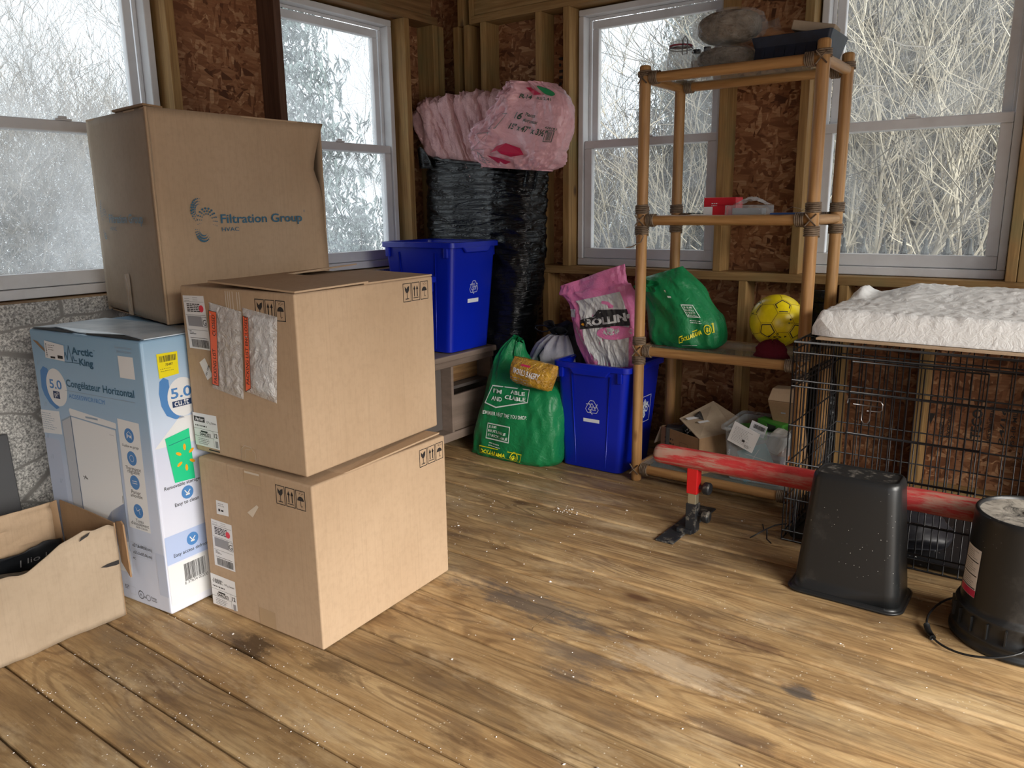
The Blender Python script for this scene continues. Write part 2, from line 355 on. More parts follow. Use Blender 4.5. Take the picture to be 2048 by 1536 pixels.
class Dec:
    """flat print laid on a surface; F(u, v) gives (point, normal)"""
    def __init__(s, F, off=0.0008): s.F = F; s.off = off; s.mb = MB(); s.lay = 0
    def use(s, m): s.mb.use(m); return s
    def L(s, k): s.lay = k; return s
    def put(s, vs, fs):
        out = []; o = s.off + 0.00035 * s.lay
        for u, v in vs:
            p, n = s.F(u, v); out.append(p + n * o)
        s.mb.add(out, fs); return s
    def poly(s, pts): return s.put(pts, [tuple(range(len(pts)))])
    def rect(s, a, b, c, d, nu=1, nv=1):
        vs = [(a + (c - a) * i / nu, b + (d - b) * j / nv) for j in range(nv + 1) for i in range(nu + 1)]
        return s.put(vs, [(j * (nu + 1) + i, j * (nu + 1) + i + 1, (j + 1) * (nu + 1) + i + 1, (j + 1) * (nu + 1) + i) for j in range(nv) for i in range(nu)])
    def quad(s, q, nu=1, nv=1):
        # q: four corners, anticlockwise from lower left
        vs = []
        for j in range(nv + 1):
            for i in range(nu + 1):
                a, b = i / nu, j / nv
                vs.append(tuple((q[0][k] * (1 - a) + q[1][k] * a) * (1 - b) + (q[3][k] * (1 - a) + q[2][k] * a) * b for k in (0, 1)))
        return s.put(vs, [(j * (nu + 1) + i, j * (nu + 1) + i + 1, (j + 1) * (nu + 1) + i + 1, (j + 1) * (nu + 1) + i) for j in range(nv) for i in range(nu)])
    def ell(s, c, rx, ry=None, n=20, rot=0.0):
        ry = ry or rx; cr, sr = math.cos(rot), math.sin(rot)
        return s.poly([(c[0] + rx * math.cos(2 * math.pi * i / n) * cr - ry * math.sin(2 * math.pi * i / n) * sr, c[1] + rx * math.cos(2 * math.pi * i / n) * sr + ry * math.sin(2 * math.pi * i / n) * cr) for i in range(n)])
    def line(s, pts, w, closed=False):
        P = list(pts) + ([pts[0]] if closed else [])
        for a, b in zip(P[:-1], P[1:]):
            dx, dy = b[0] - a[0], b[1] - a[1]; l = math.hypot(dx, dy) or 1e-9; nx, ny = -dy / l * w / 2, dx / l * w / 2; ex, ey = dx / l * w / 2, dy / l * w / 2
            s.poly([(a[0] - ex - nx, a[1] - ey - ny), (b[0] + ex - nx, b[1] + ey - ny), (b[0] + ex + nx, b[1] + ey + ny), (a[0] - ex + nx, a[1] - ey + ny)])
        return s
    def box(s, a, b, c, d, w): return s.line([(a, b), (c, b), (c, d), (a, d)], w, True)
    def ring(s, c, r, w, n=24): return s.line([(c[0] + r * math.cos(2 * math.pi * i / n), c[1] + r * math.sin(2 * math.pi * i / n)) for i in range(n)], w, True)
    def text(s, t, u, v, w=None, h=None, rot=0.0, bold=0.0, shear=0.0, al='l', cut=None):
        vs, fs, x0, x1, y0, y1 = glyphs(t, bold, shear)
        cap = 0.73
        if h is None: k = w / (x1 - x0); ky = k
        else:
            ky = h / cap; k = (w / (x1 - x0)) if w else ky
        if w and h is None: ky = k
        W = (x1 - x0) * k; ox = {'l': 0, 'c': -W / 2, 'r': -W}[al]
        c, sn = math.cos(rot), math.sin(rot); out = []
        for x, y in vs:
            X = (x - x0) * k + ox; Y = y * ky
            out.append((u + X * c - Y * sn, v + X * sn + Y * c))
        if cut:
            fs = [f for f in fs if all(cut(*out[i]) for i in f)]
        return s.put(out, fs)
    def bars(s, a, b, c, d, n=24, seed=1, vert=False):
        r = random.Random(seed); x = 0.0; L = (c - a) if not vert else (d - b); seq = []
        while x < 1.0:
            w = r.choice([1, 1, 2, 3]) / (n * 3.2); seq.append((x, min(x + w, 1))); x += w + r.choice([1, 1, 2]) / (n * 3.2)
        for p, q in seq:
            if vert: s.rect(a, b + p * L, c, b + q * L)
            else: s.rect(a + p * L, b, a + q * L, d)
        return s
    def scrib(s, a, b, c, d, rows=4, seed=0, fill=0.45):
        """rows of type too small to read: broken dashes"""
        r = random.Random(seed); rh = (d - b) / rows
        for j in range(rows):
            x = a; end = a + (c - a) * r.uniform(0.6, 1.0); y = b + rh * (rows - 1 - j) + rh * 0.25
            while x < end:
                w = r.uniform(0.15, 0.5) * rh * 2.2; s.rect(x, y, min(x + w, end), y + rh * fill); x += w + rh * 0.35
        return s
    def build(s, name, parent, label=None):
        return s.mb.build(name, parent, label=label)
def frame(L, R, z0=0.0, top=None):
    """a wall-like face from bottom-left L to bottom-right R as seen from outside"""
    L = V((L[0], L[1], z0)); R = V((R[0], R[1], z0)); e = (R - L).normalized(); n = V((e.y, -e.x, 0))
    return lambda u, v: (L + e * u + V((0, 0, v)), n)
# ================================================================== the room
def structure(name):
    o = bpy.data.objects.new(name, None); o.empty_display_size = 0.05; col.objects.link(o); LOC[o.name] = V((0, 0, 0)); o['kind'] = 'structure'; return o
X0, Y0, XW, YW = -3.03, 3.58, -3.15, 3.70          # stud faces and sheathing planes
XR, YF, ZC = 2.3, -1.9, 2.55
P0, PITCH = 0.7503, 0.1418
def make_floor():
    mb = MB().use('deck'); rnd = random.Random(4)
    k0 = int((YF - P0) / PITCH) - 1; k1 = int((YW - P0) / PITCH) + 1
    joints = {7: [-1.215], 9: [0.55], 3: [-0.2], 12: [-2.0], 16: [-0.6]}
    for k in range(k0, k1 + 1):
        y0, y1 = P0 + k * PITCH + 0.0030, P0 + (k + 1) * PITCH - 0.0030
        if y0 > YW - 0.01: continue
        y1 = min(y1, YW)
        cuts = [XW - 0.02] + joints.get(k, [rnd.uniform(0.4, 2.0)] if rnd.random() < 0.4 else []) + [XR + 0.1]
        dz = rnd.uniform(-0.001, 0.0)
        for a, b in zip(cuts[:-1], cuts[1:]):
            a += 0.001; b -= 0.001; r = 0.010
            prof = [(y0, -0.03)] + [(y0 + r - r * math.cos(t), -r + r * math.sin(t)) for t in (0, math.pi / 6, math.pi / 3, math.pi / 2)] + [(y1 - r + r * math.sin(t), -r + r * math.cos(t)) for t in (0, math.pi / 6, math.pi / 3, math.pi / 2)] + [(y1, -0.03)]
            n = len(prof); vs = [(a, p[0], p[1] + dz) for p in prof] + [(b, p[0], p[1] + dz) for p in prof]
            fs = [(i, n + i, n + i + 1, i + 1) for i in range(n - 1)] + [tuple(range(n)), tuple(range(n, 2 * n))[::-1]]
            mb.add(vs, [f[::-1] if len(f) == 4 else f for f in fs])
    o = mb.build('floor'); o['kind'] = 'structure'
    me = o.data; bm = bmesh.new(); bm.from_mesh(me); bmesh.ops.recalc_face_normals(bm, faces=bm.faces); bm.to_mesh(me); bm.free()
    u = MB().use('shade_black').bx((XW, YF, -0.20), (XR, YW, -0.16)).build('floor_gap_shade', parent=None); u['kind'] = 'structure'  # black sheet added below the boards as the shade in the gaps
make_floor()
WIN = [('L', 1.105, 1.87), ('L', 2.445, 3.215), ('B', -2.225, -1.445), ('B', -1.03, -0.262), ('B', 0.18, 0.945)]
ZS, ZT = 0.922, 2.19
def sheet(axis, lo, hi, openings, plane, t, z1, m='osb'):
    """sheathing with rectangular openings; axis 'L' runs along Y, 'B' runs along X"""
    mb = MB().use(m)
    def bx(a, b, za, zb):
        if b - a < 1e-4 or zb - za < 1e-4: return
        if axis == 'L': mb.bx((plane, a, za), (plane + t, b, zb))
        else: mb.bx((a, plane, za), (b, plane + t, zb))
    cur = lo
    for a, b, za, zb in sorted(openings):
        bx(cur, a, 0, z1); bx(a, b, 0, za); bx(a, b, zb, z1); cur = b
    bx(cur, hi, 0, z1)
    return mb
wl = sheet('L', YF, YW, [(a, b, ZS, ZT) for s, a, b in WIN if s == 'L'], XW, -0.014, ZC).build('wall_left'); wl['kind'] = 'structure'
wb = sheet('B', XW, XR, [(a, b, ZS, ZT) for s, a, b in WIN if s == 'B'], YW, 0.014, ZC).build('wall_back'); wb['kind'] = 'structure'
wr = sheet('L', YF, YW, [(-1.3, 1.9, 0.02, 2.15), (2.3, 3.1, 0.92, 2.19)], XR, 0.014, ZC).build('wall_right'); wr['kind'] = 'structure'
wf = sheet('B', XW, XR, [(0.1, 1.9, 0.02, 2.1)], YF, -0.014, ZC).build('wall_front'); wf['kind'] = 'structure'
ce = MB().use('roof_boards').bx((XW - 0.05, YF - 0.05, ZC), (XR + 0.05, YW + 0.05, ZC + 0.04)).build('ceiling'); ce['kind'] = 'structure'

# framing of the back wall
def stud(parent, wall, a, z0, z1, w=0.038, m='pine_z', d=0.12, name='stud'):
    mb = MB().use(m)
    if wall == 'B': mb.bx((a, Y0, z0), (a + w, Y0 + d, z1))
    else: mb.bx((X0, a, z0), (X0 - d, a + w, z1))
    return mb.build(name, parent, bevel=0.003)
for a in (-2.99, -2.915, -2.80, -2.44, -2.272, -1.436, -1.078, -0.255, -0.215, 0.10, 0.14, 0.95, 0.99, 1.4, 1.8): stud(wb, 'B', a, 0.92, 2.20)
for a in (-2.99, -2.80, -2.40, -2.02, -1.66, -1.306, -0.86, -0.52, -0.05, 0.30, 0.65, 1.05, 1.45, 1.85): stud(wb, 'B', a, 0.04, 0.88)
MB().use('pine_x').bx((X0 - 0.10, Y0 + 0.001, 0.88), (XR, YW, 0.92)).build('sill_plate', wb, bevel=0.003)
MB().use('pine_x').bx((X0 - 0.10, Y0, 0.0), (XR, YW, 0.04)).build('bottom_plate', wb, bevel=0.003)
MB().use('pine_x').bx((-2.86, Y0 - 0.001, 2.20), (XR, YW, 2.24)).build('header_plate', wb, bevel=0.003)
MB().use('pine_x').bx((-2.86, Y0 + 0.01, 2.242), (XR, Y0 + 0.06, 2.50)).build('header_board', wb, bevel=0.003)
stud(wb, 'B', -2.875, 2.20, 2.54, 0.03)
stud(wb, 'B', -2.955, 2.20, 2.54, 0.04)
# framing of the left wall
for a, w in ((1.885, 0.038), (2.405, 0.038), (3.235, 0.038), (3.46, 0.038), (3.51, 0.038), (1.045, 0.038), (0.6, 0.038), (0.1, 0.038), (-0.5, 0.038), (-1.1, 0.038)):
    stud(wl, 'L', a, 0.92, 2.20, w, m='dark_stud_z' if a == 2.405 else 'pine_z')
MB().use('pine_y').bx((X0 + 0.001, YF, 2.20), (XW, 3.50, 2.24)).build('header_plate', wl, bevel=0.003)
MB().use('pine_y').bx((X0 - 0.01, YF, 2.242), (X0 - 0.06, 3.46, 2.52)).build('header_board', wl, bevel=0.003)
MB().use('pine_y').bx((X0 - 0.002, YF, 0.88), (XW, YW, 0.918)).build('sill_plate', wl, bevel=0.003)
for a in (-1.5, -0.9, -0.3, 0.3, 0.9, 3.36, 3.51): stud(wl, 'L', a, 0.0, 0.88)
MB().use('stone_sheet').bx((X0 - 0.006, 0.2, 0.0), (X0, 3.34, 0.916)).build('stone_pattern_sheet', wl)
# stencilled grade marks on the sheathing
F = frame((XW, YW), (XR, YW))
def Fb(u, v): return V((u, YW, v)), V((0, -1, 0))
dc = Dec(Fb, 0.001).use('ink')
dc.text('TECO', -0.283, 0.250, h=0.036, rot=math.pi / 2, bold=0.03)
dc.poly([(-0.50, 0.42), (-0.47, 0.42), (-0.485, 0.37)]); dc.poly([(-0.485, 0.34), (-0.455, 0.34), (-0.47, 0.29)])
for k, (uu, tt) in enumerate([(-0.42, 'PANEL 16 O.C.'), (-0.39, 'EXPOSURE 1'), (-0.24, 'SHEATHING SPAN'), (-0.20, '24/16'), (-0.16, 'PS 2-10  MILL')]): dc.text(tt, uu, 0.24, w=0.16, h=0.016, rot=math.pi / 2, bold=0.02)
dc.scrib(-2.37, 1.72, -2.29, 2.0, 9, 8)
dc.build('stencil_mark', wb)

# ------------------------------------------------------------------ double-hung windows
def make_window(idx, side, a, b):
    W = b - a; H = ZT - ZS
    st = structure('window_%d' % idx)
    # local: u along wall, w into the wall (0 = 0.075 behind the stud face), z
    def P(u, w, z):
        return V((X0 - 0.075 - w, a + u, ZS + z)) if side == 'L' else V((a + u, Y0 + 0.075 + w, ZS + z))
    def ring(mb, u0, u1, z0, z1, w0, w1, wl_, wr_, wb_, wt_):
        for (p, q, r_, s_) in ((u0, z0, u1, z0 + wb_), (u0, z1 - wt_, u1, z1), (u0, z0 + wb_, u0 + wl_, z1 - wt_), (u1 - wr_, z0 + wb_, u1, z1 - wt_)):
            mb.bx(P(p, w0, q), P(r_, w1, s_))
    f = MB().use('vinyl'); ring(f, 0, W, 0, H, 0.0, 0.10, 0.030, 0.030, 0.036, 0.030)
    ring(f, 0.030, W - 0.030, 0.036, H - 0.030, 0.052, 0.060, 0.016, 0.016, 0.01, 0.016)
    f.build('window_frame', st, bevel=0.004)
    zm = 0.625
    lo = MB().use('vinyl'); ring(lo, 0.032, W - 0.032, 0.038, zm + 0.012, 0.012, 0.046, 0.044, 0.044, 0.052, 0.040)
    l = lo.build('lower_sash', st, bevel=0.004)
    up = MB().use('vinyl'); ring(up, 0.046, W - 0.046, zm - 0.028, H - 0.046, 0.062, 0.094, 0.036, 0.036, 0.034, 0.040)
    u_ = up.build('upper_sash', st, bevel=0.004)
    gm = 'hazy_dusty_glass' if side == 'L' else 'thin_haze_dust_glass'
    g = MB().use(gm).bx(P(0.078, 0.028, 0.092), P(W - 0.078, 0.030, zm - 0.03)); g.build('pane', l)
    g = MB().use(gm).bx(P(0.084, 0.077, zm + 0.008), P(W - 0.084, 0.079, H - 0.088)); g.build('pane', u_)
    k = MB().use('vinyl').bx(P(W / 2 - 0.03, 0.012, zm + 0.0125), P(W / 2 + 0.03, 0.034, zm + 0.019)); k.bx(P(W / 2 - 0.02, 0.012, zm + 0.019), P(W / 2 + 0.012, 0.024, zm + 0.028)); k.build('sash_lock', l, bevel=0.002)
for i, (s, a, b) in enumerate(WIN): make_window(i + 1, s, a, b)

# ================================================================== outdoors
mat('snow_ground', (0.72, 0.72, 0.72), 0.9, build=lambda n, p: n.base(p, n.ramp(n.noise(n.geo(), 1.5, 5, 0.7), [(0.35, (0.26, 0.245, 0.21)), (0.6, (0.50, 0.51, 0.53))])))
mat('bark_pale', rough=0.9, spec=0.1, build=lambda n, p: n.base(p, n.ramp(n.noise(n.geo(), 3, 3), [(0.3, (0.17, 0.150, 0.118)), (0.7, (0.44, 0.405, 0.33))])))
mat('bark_grey', rough=0.9, spec=0.1, build=lambda n, p: n.base(p, n.ramp(n.noise(n.geo(), 3, 3), [(0.3, (0.075, 0.070, 0.064)), (0.7, (0.17, 0.16, 0.148))])))
mat('needles', rough=0.9, spec=0.1, build=lambda n, p: n.base(p, n.ramp(n.noise(n.geo(), 7, 4), [(0.3, (0.050, 0.070, 0.070)), (0.58, (0.105, 0.135, 0.135)), (0.80, (0.34, 0.38, 0.38))])))
mat('fence_iron', (0.03, 0.035, 0.035), 0.5)
GZ = -0.45
gr = MB().use('snow_ground').bx((-40, -30, GZ - 0.1), (40, 45, GZ)).build('ground'); gr['kind'] = 'structure'
def bare_mesh(seed, height, n_stem, twig, m, spread=0.35, depth=4, reach=1.5):
    rnd = random.Random(seed); mb = MB().use(m)
    def branch(p, d, L, r, lv):
        k = 5 if lv < 2 else 4; pts = [p]; rs = [r]; q = p.copy(); dd = d.copy()
        for i in range(k):
            dd = (dd + V((rnd.uniform(-1, 1), rnd.uniform(-1, 1), rnd.uniform(-0.5, 0.8))) * 0.24).normalized()
            if math.hypot(q.x, q.y) > reach: dd = V((-q.x, -q.y, 1.2)).normalized()
            q = q + dd * L / k; pts.append(q.copy()); rs.append(max(r * (1 - 0.75 * (i + 1) / k), 0.0022))
        mb.tube(pts, rs, 5 if lv == 0 else (4 if lv == 1 else 3), cap=False)
        if lv >= depth: return
        for _ in range(twig[lv]):
            i = rnd.randint(1, k); b = pts[i]
            ang = V((rnd.uniform(-1, 1), rnd.uniform(-1, 1), rnd.uniform(-0.15, 0.9))).normalized()
            nd = (dd * 0.7 + ang * 0.8).normalized()
            branch(b, nd, L * rnd.uniform(0.38, 0.62), max(rs[i] * 0.62, 0.003), lv + 1)
    for i in range(n_stem):
        a = rnd.uniform(0, 6.28); s = rnd.uniform(0.05, spread)
        branch(V((0.15 * math.cos(a), 0.15 * math.sin(a), 0)), V((math.cos(a) * s, math.sin(a) * s, 1)).normalized(), height * rnd.uniform(0.75, 1.0), rnd.uniform(0.009, 0.020), 0)
    return mb
def conifer_mesh(seed, height, rad, n=26):
    rnd = random.Random(seed); mb = MB().use('bark_grey'); mb.tube([(0, 0, 0), (0, 0, height * 0.98)], [0.10, 0.01], 6)
    mb.use('needles')
    z = 0.25
    while z < height:
        f = 1 - z / height; k = int(7 + 6 * f); a0 = rnd.uniform(0, 6.28)
        for j in range(k):
            a = a0 + 6.28 * j / k + rnd.uniform(-0.2, 0.2); L = rad * (f ** 0.8) * rnd.uniform(0.75, 1.1) + 0.08
            dx, dy = math.cos(a), math.sin(a)
            m_ = max(3, int(L / 0.10))
            for i in range(m_):
                t = (i + 1) / m_; cx, cy, cz = dx * L * t, dy * L * t, z - 0.28 * L * t + 0.12 * L * t * t
                for q in range(12):
                    w = rnd.uniform(0.035, 0.075) * (1.15 - 0.5 * t); b = a + rnd.choice([-1, 1]) * rnd.uniform(0.3, 1.1)
                    e = V((cx + math.cos(b) * w * 1.7, cy + math.sin(b) * w * 1.7, cz - rnd.uniform(-0.03, 0.08)))
                    n_ = V((-math.sin(b), math.cos(b), 0)) * w * 0.35
                    c = V((cx + rnd.uniform(-.06, .06), cy + rnd.uniform(-.06, .06), cz + rnd.uniform(-.17, .12))); mb.add([c, (c + e) / 2 + n_ + V((0, 0, 0.02)), e, (c + e) / 2 - n_ + V((0, 0, 0.02))], [(0, 1, 2, 3)])
        z += 0.16 + 0.05 * (1 - f)
    return mb
def copyt(o, loc, rz, s, label, group=None):
    c = o.copy()
    if group: c['group'] = group
    col.objects.link(c); c.location = loc; c.rotation_euler = (0, 0, rz); c.scale = (s, s, s); c['label'] = label; return c
def plant(o, loc, rz, s, label, cat, group):
    o.location = loc; o.rotation_euler = (0, 0, rz); o.scale = (s, s, s); tagp(o, label, cat, group)
bA = bare_mesh(3, 3.4, 8, [6, 5, 3, 0], 'bark_pale', depth=3).build('bare_shrub')
bB = bare_mesh(8, 3.2, 7, [6, 4, 3, 0], 'bark_pale', depth=3).build('bare_shrub')
bD = bare_mesh(13, 2.4, 12, [7, 6, 5, 0], 'bark_grey', 0.6, depth=3, reach=2.0).build('bare_shrub')
bC = bare_mesh(21, 5.0, 4, [8, 6, 5, 0], 'bark_grey', 0.3, depth=3, reach=2.4).build('bare_tree')
cA = conifer_mesh(5, 5.6, 1.9).build('conifer')
sg = 'bare shrubs outside the back windows'; tg = 'bare trees around the hut'; cg = 'conifers outside'
plant(bA, (-1.25, 5.7, GZ), 0.3, 1.0, 'pale leafless shrub close behind the iron fence finials', 'shrub', sg)
plant(bB, (-3.0, 6.4, GZ), 1.3, 0.85, 'pale leafless shrub seen low through the window behind the bamboo shelf', 'shrub', sg)
plant(bD, (-6.4, 3.0, GZ), 0.0, 0.8, 'grey twiggy bush in the lower half of the far left window', 'shrub', 'twiggy bushes outside the far left window')
r_ = random.Random(2)
for i, (x, y, s) in enumerate([(-0.5, 6.0, 1.2), (-1.9, 6.8, 1.3), (-1.0, 7.4, 1.4), (-3.9, 7.8, 0.72), (-0.3, 8.2, 1.5), (-2.3, 8.8, 1.5), (-1.6, 9.4, 1.6), (-4.9, 9.0, 0.75), (-6.0, 10.2, 0.85), (-4.0, 10.4, 1.5), (0.5, 6.6, 1.2)]):
    if y > 6.95 or x < -3.3: copyt(bD, (x, y, GZ), r_.uniform(0, 6.28), s * 1.1, 'dark grey leafless shrub filling the back of the thicket behind the fence', 'grey shrubs at the back of the thicket')
    else: copyt(bA if i % 2 else bB, (x, y, GZ), r_.uniform(0, 6.28), s, 'leafless pale shrub in the front of the thicket behind the fence')
for x, y, s in [(-6.9, 4.3, 0.85), (-7.6, 3.4, 0.95), (-8.4, 5.0, 1.0), (-7.2, 2.4, 0.8), (-9.4, 4.4, 1.1), (-8.6, 6.4, 0.9)]:
    copyt(bD, (x, y, GZ), r_.uniform(0, 6.28), s, 'grey twiggy bush in the undergrowth outside the far left window')
plant(bC, (-10.2, 6.2, GZ), 0.2, 0.85, 'tall bare grey tree seen through the far left window', 'tree', tg)
for (x, y, s) in [(-11.5, 5.0, 0.75), (-8.4, 9.0, 0.8), (-12.5, 7.4, 0.85), (-6.6, 10.4, 0.75), (-2.9, 11.2, 1.1), (-1.9, 10.6, 1.0), (-0.8, 11.4, 1.1)]:
    copyt(bC, (x, y, GZ), r_.uniform(0, 6.28), s, 'slender bare tree standing in the haze beyond the windows')
plant(cA, (-7.5, 5.65, GZ), 0.9, 1.0, 'large frosted conifer outside the left wall window behind the boxes', 'tree', cg)
copyt(cA, (-5.2, 4.9, GZ), 1.0, 0.30, 'small frosted conifer close to the left wall window')
for (x, y, s, l) in [(-5.9, 13.5, 1.0, 'misty conifer rising behind the thicket left of the bamboo shelf'), (-2.0, 13.8, 1.35, 'misty conifer behind the thicket outside the right window'),
                     (-8.8, 4.0, 0.34, 'low conifer in the undergrowth of the far left window'), (-9.9, 5.3, 0.36, 'low rounded conifer further back in the far left window')]:
    copyt(cA, (x, y, GZ), x * 3.0, s, l)
for i, (x, y, s) in enumerate([(-4.1, 15.0, 1.2), (-0.3, 14.6, 1.35), (1.6, 14.0, 1.3), (-3.1, 16.5, 1.5), (-1.2, 16.8, 1.5), (-7.4, 15.0, 0.45), (-9.0, 14.5, 0.42), (-6.7, 16.0, 0.5), (-13.0, 5.5, 0.45), (-13.0, 8.0, 0.5), (-12.5, 3.9, 0.42)]):
    copyt(cA, (x, y, GZ), i * 1.1, s, 'distant conifer in the hazy tree line behind the thicket')
# iron fence with spear finials
fe = thing('iron_fence', (-0.6, 4.45, GZ), 'black iron fence with spear finials just outside the back windows', 'fence')
rl = MB().use('fence_iron').bx((-2.9, 4.435, 0.86), (1.2, 4.465, 0.90)).bx((-2.9, 4.435, -0.1), (1.2, 4.465, -0.06)); rl.build('rail', fe)
pk = None
prof = [(0.011, 0.90), (0.011, 0.915), (0.022, 0.917), (0.022, 0.945), (0.010, 0.950), (0.019, 0.968), (0.021, 0.978), (0.013, 1.0), (0.0085, 1.015), (0.0075, 1.048), (0.001, 1.052)]
x = -0.965 - 0.0975 * 20
while x < 1.15:
    if pk is None:
        m_ = MB().use('fence_iron'); m_.bx((x - 0.008, 4.442, GZ), (x + 0.008, 4.458, 0.905)); m_.lathe(prof, (x, 4.45, 0), 8)
        pk = m_.build('picket', fe); px0 = x
    else:
        c = pk.copy(); col.objects.link(c); c.parent = fe; c.location.x = pk.location.x + (x - px0)
    x += 0.0975
# ================================================================== cartons on the left
mat('label_white', (0.78, 0.78, 0.79), 0.55); mat('label_red', (0.75, 0.04, 0.07), 0.5); mat('label_grey', (0.30, 0.30, 0.32), 0.6)
mat('tape', (0.44, 0.31, 0.19), 0.22, spec=0.6); mat('tape_shine', (0.62, 0.54, 0.44), 0.15, spec=0.8)  # tape_shine: paler tape colour, mostly strokes that paint glints on the tape
mat('cold_print_teal', (0.035, 0.13, 0.21), 0.6)
mat('slot_shade', (0.01, 0.01, 0.01), 0.9)
def carton(root, b4, t4, m='cardboard', edge=0.006, name='carton_body'):
    """b4/t4: front-left, front-right, back-right, back-left"""
    mb = MB().use(m).hexa(b4, t4); o = mb.build(name, root, bevel=edge, seg=3); return o
def handling(dc, u, v, w, h):
    """glass, up arrows and umbrella in three ruled frames; v is the bottom"""
    s = w / 3.0; t = 0.0022
    for k in range(3): dc.box(u + k * s + 0.003, v, u + (k + 1) * s - 0.003, v + h, t)
    c = u + s / 2; dc.poly([(c - 0.011, v + h * 0.86), (c - 0.010, v + h * 0.62), (c - 0.004, v + h * 0.48), (c + 0.004, v + h * 0.48), (c + 0.010, v + h * 0.62), (c + 0.011, v + h * 0.86), (c + 0.002, v + h * 0.80), (c - 0.002, v + h * 0.70)])
    dc.rect(c - 0.0012, v + h * 0.16, c + 0.0012, v + h * 0.5); dc.rect(c - 0.009, v + h * 0.12, c + 0.009, v + h * 0.17)
    c = u + s * 1.5
    for q in (-0.007, 0.007):
        dc.rect(c + q - 0.002, v + h * 0.22, c + q + 0.002, v + h * 0.7); dc.poly([(c + q - 0.0055, v + h * 0.62), (c + q + 0.0055, v + h * 0.62), (c + q, v + h * 0.84)])
    dc.rect(c - 0.013, v + h * 0.13, c + 0.013, v + h * 0.17)
    c = u + s * 2.5; dc.poly([(c - 0.013, v + h * 0.47)] + [(c + 0.013 * math.cos(a), v + h * 0.47 + 0.013 * math.sin(a)) for a in [math.pi - i * math.pi / 8 for i in range(9)]])
    dc.rect(c - 0.0008, v + h * 0.2, c + 0.0008, v + h * 0.5); dc.line([(c, v + h * 0.2), (c + 0.003, v + h * 0.15), (c + 0.006, v + h * 0.2)], 0.0014)
    r = random.Random(3)
    for _ in range(9):
        x, y = c + r.uniform(-0.010, 0.010), v + h * r.uniform(0.76, 0.92); dc.line([(x, y), (x + 0.002, y + 0.003)], 0.0008)
def lab_addr(dc, q, dotpos):
    dc.L(1).use('label_white').quad(q)
    def U(a, b): 
        return tuple((q[0][k] * (1 - a) + q[1][k] * a) * (1 - b) + (q[3][k] * (1 - a) + q[2][k] * a) * b for k in (0, 1))
    dc.L(2).use('ink')
    def R(a, b, c, d): dc.poly([U(a, b), U(c, b), U(c, d), U(a, d)])
    rr = random.Random(5)
    for j in range(5):
        x = 0.14
        while x < 0.72: w = rr.uniform(0.06, 0.16); R(x, 0.70 + j * 0.033, min(x + w, 0.75), 0.72 + j * 0.033); x += w + 0.02
    for j in range(4):
        R(0.06 + 0.4 * (j % 2), 0.90 + 0.02 * j, 0.3 + 0.4 * (j % 2), 0.905 + 0.02 * j)
    dc.line([U(0.04, 0.885), U(0.96, 0.885)], 0.0008); dc.line([U(0.04, 0.36), U(0.96, 0.36)], 0.0008); dc.line([U(0.04, 0.64), U(0.96, 0.64)], 0.0008)
    for j in range(3): R(0.1, 0.28 + 0.025 * j, 0.1 + 0.1 * (3 - j), 0.29 + 0.025 * j)
    x = 0.14
    while x < 0.93:
        w = rr.choice([0.008, 0.012, 0.024]); R(x, 0.03, x + w, 0.18); x += w + rr.choice([0.008, 0.014])
    R(0.1, 0.205, 0.9, 0.213)
    dc.use('label_grey'); R(0.10, 0.43, 0.76, 0.62); dc.use('ink'); c = U(0.88, 0.52); dc.L(3).text('G', c[0] - 0.008, c[1] - 0.01, h=0.018); dc.box(c[0] - 0.010, c[1] - 0.014, c[0] + 0.010, c[1] + 0.014, 0.0012)
    dc.use('label_red').L(3).ell(dotpos, 0.0105, n=20)
def lab_part(dc, q, scribbled=False):
    dc.L(1).use('label_white').quad(q)
    u0, v0 = q[0]; u1 = q[1][0]; v1 = q[3][1]; W = u1 - u0; H = v1 - v0
    dc.L(2).use('ink')
    if not scribbled:
        dc.rect(u0 + 0.03 * W, v1 - 0.26 * H, u0 + 0.48 * W, v1 - 0.10 * H); dc.L(3).use('label_white').text('Parker', u0 + 0.10 * W, v1 - 0.225 * H, w=0.34 * W, bold=0.02, shear=0.2)
    else:
        pts = [(u0 + W * (0.08 + 0.34 * i / 14), v1 - H * (0.20 + 0.08 * math.sin(i * 2.1))) for i in range(15)]; dc.line(pts, 0.0016); dc.scrib(u0 + 0.2 * W, v1 - 0.28 * H, u0 + 0.5 * W, v1 - 0.14 * H, 3, 2)
    dc.L(2).use('ink').text('DF-g Green', u0 + 0.56 * W, v1 - 0.26 * H, w=0.38 * W)
    dc.scrib(u0 + 0.06 * W, v1 - 0.42 * H, u0 + 0.75 * W, v1 - 0.33 * H, 1, 4)
    dc.rect(u0 + 0.27 * W, v1 - 0.57 * H, u0 + 0.55 * W, v1 - 0.52 * H)
    dc.text('0446203', u0 + 0.22 * W, v1 - 0.68 * H, w=0.45 * W, bold=0.02); dc.text('12', u0 + 0.82 * W, v1 - 0.66 * H, w=0.13 * W, bold=0.03)
    dc.line([(u0, v1 - 0.47 * H), (u1, v1 - 0.47 * H)], 0.0008); dc.line([(u0, v1 - 0.70 * H), (u1 - 0.2 * W, v1 - 0.70 * H)], 0.0008); dc.line([(u1 - 0.22 * W, v1 - 0.47 * H), (u1 - 0.22 * W, v0 + 0.05 * H)], 0.0008)
    dc.scrib(u0 + 0.14 * W, v0 + 0.05 * H, u0 + 0.74 * W, v0 + 0.26 * H, 4, 7, 0.35); dc.use('label_grey').rect(u1 - 0.16 * W, v0 + 0.04 * H, u1 - 0.05 * W, v0 + 0.24 * H)

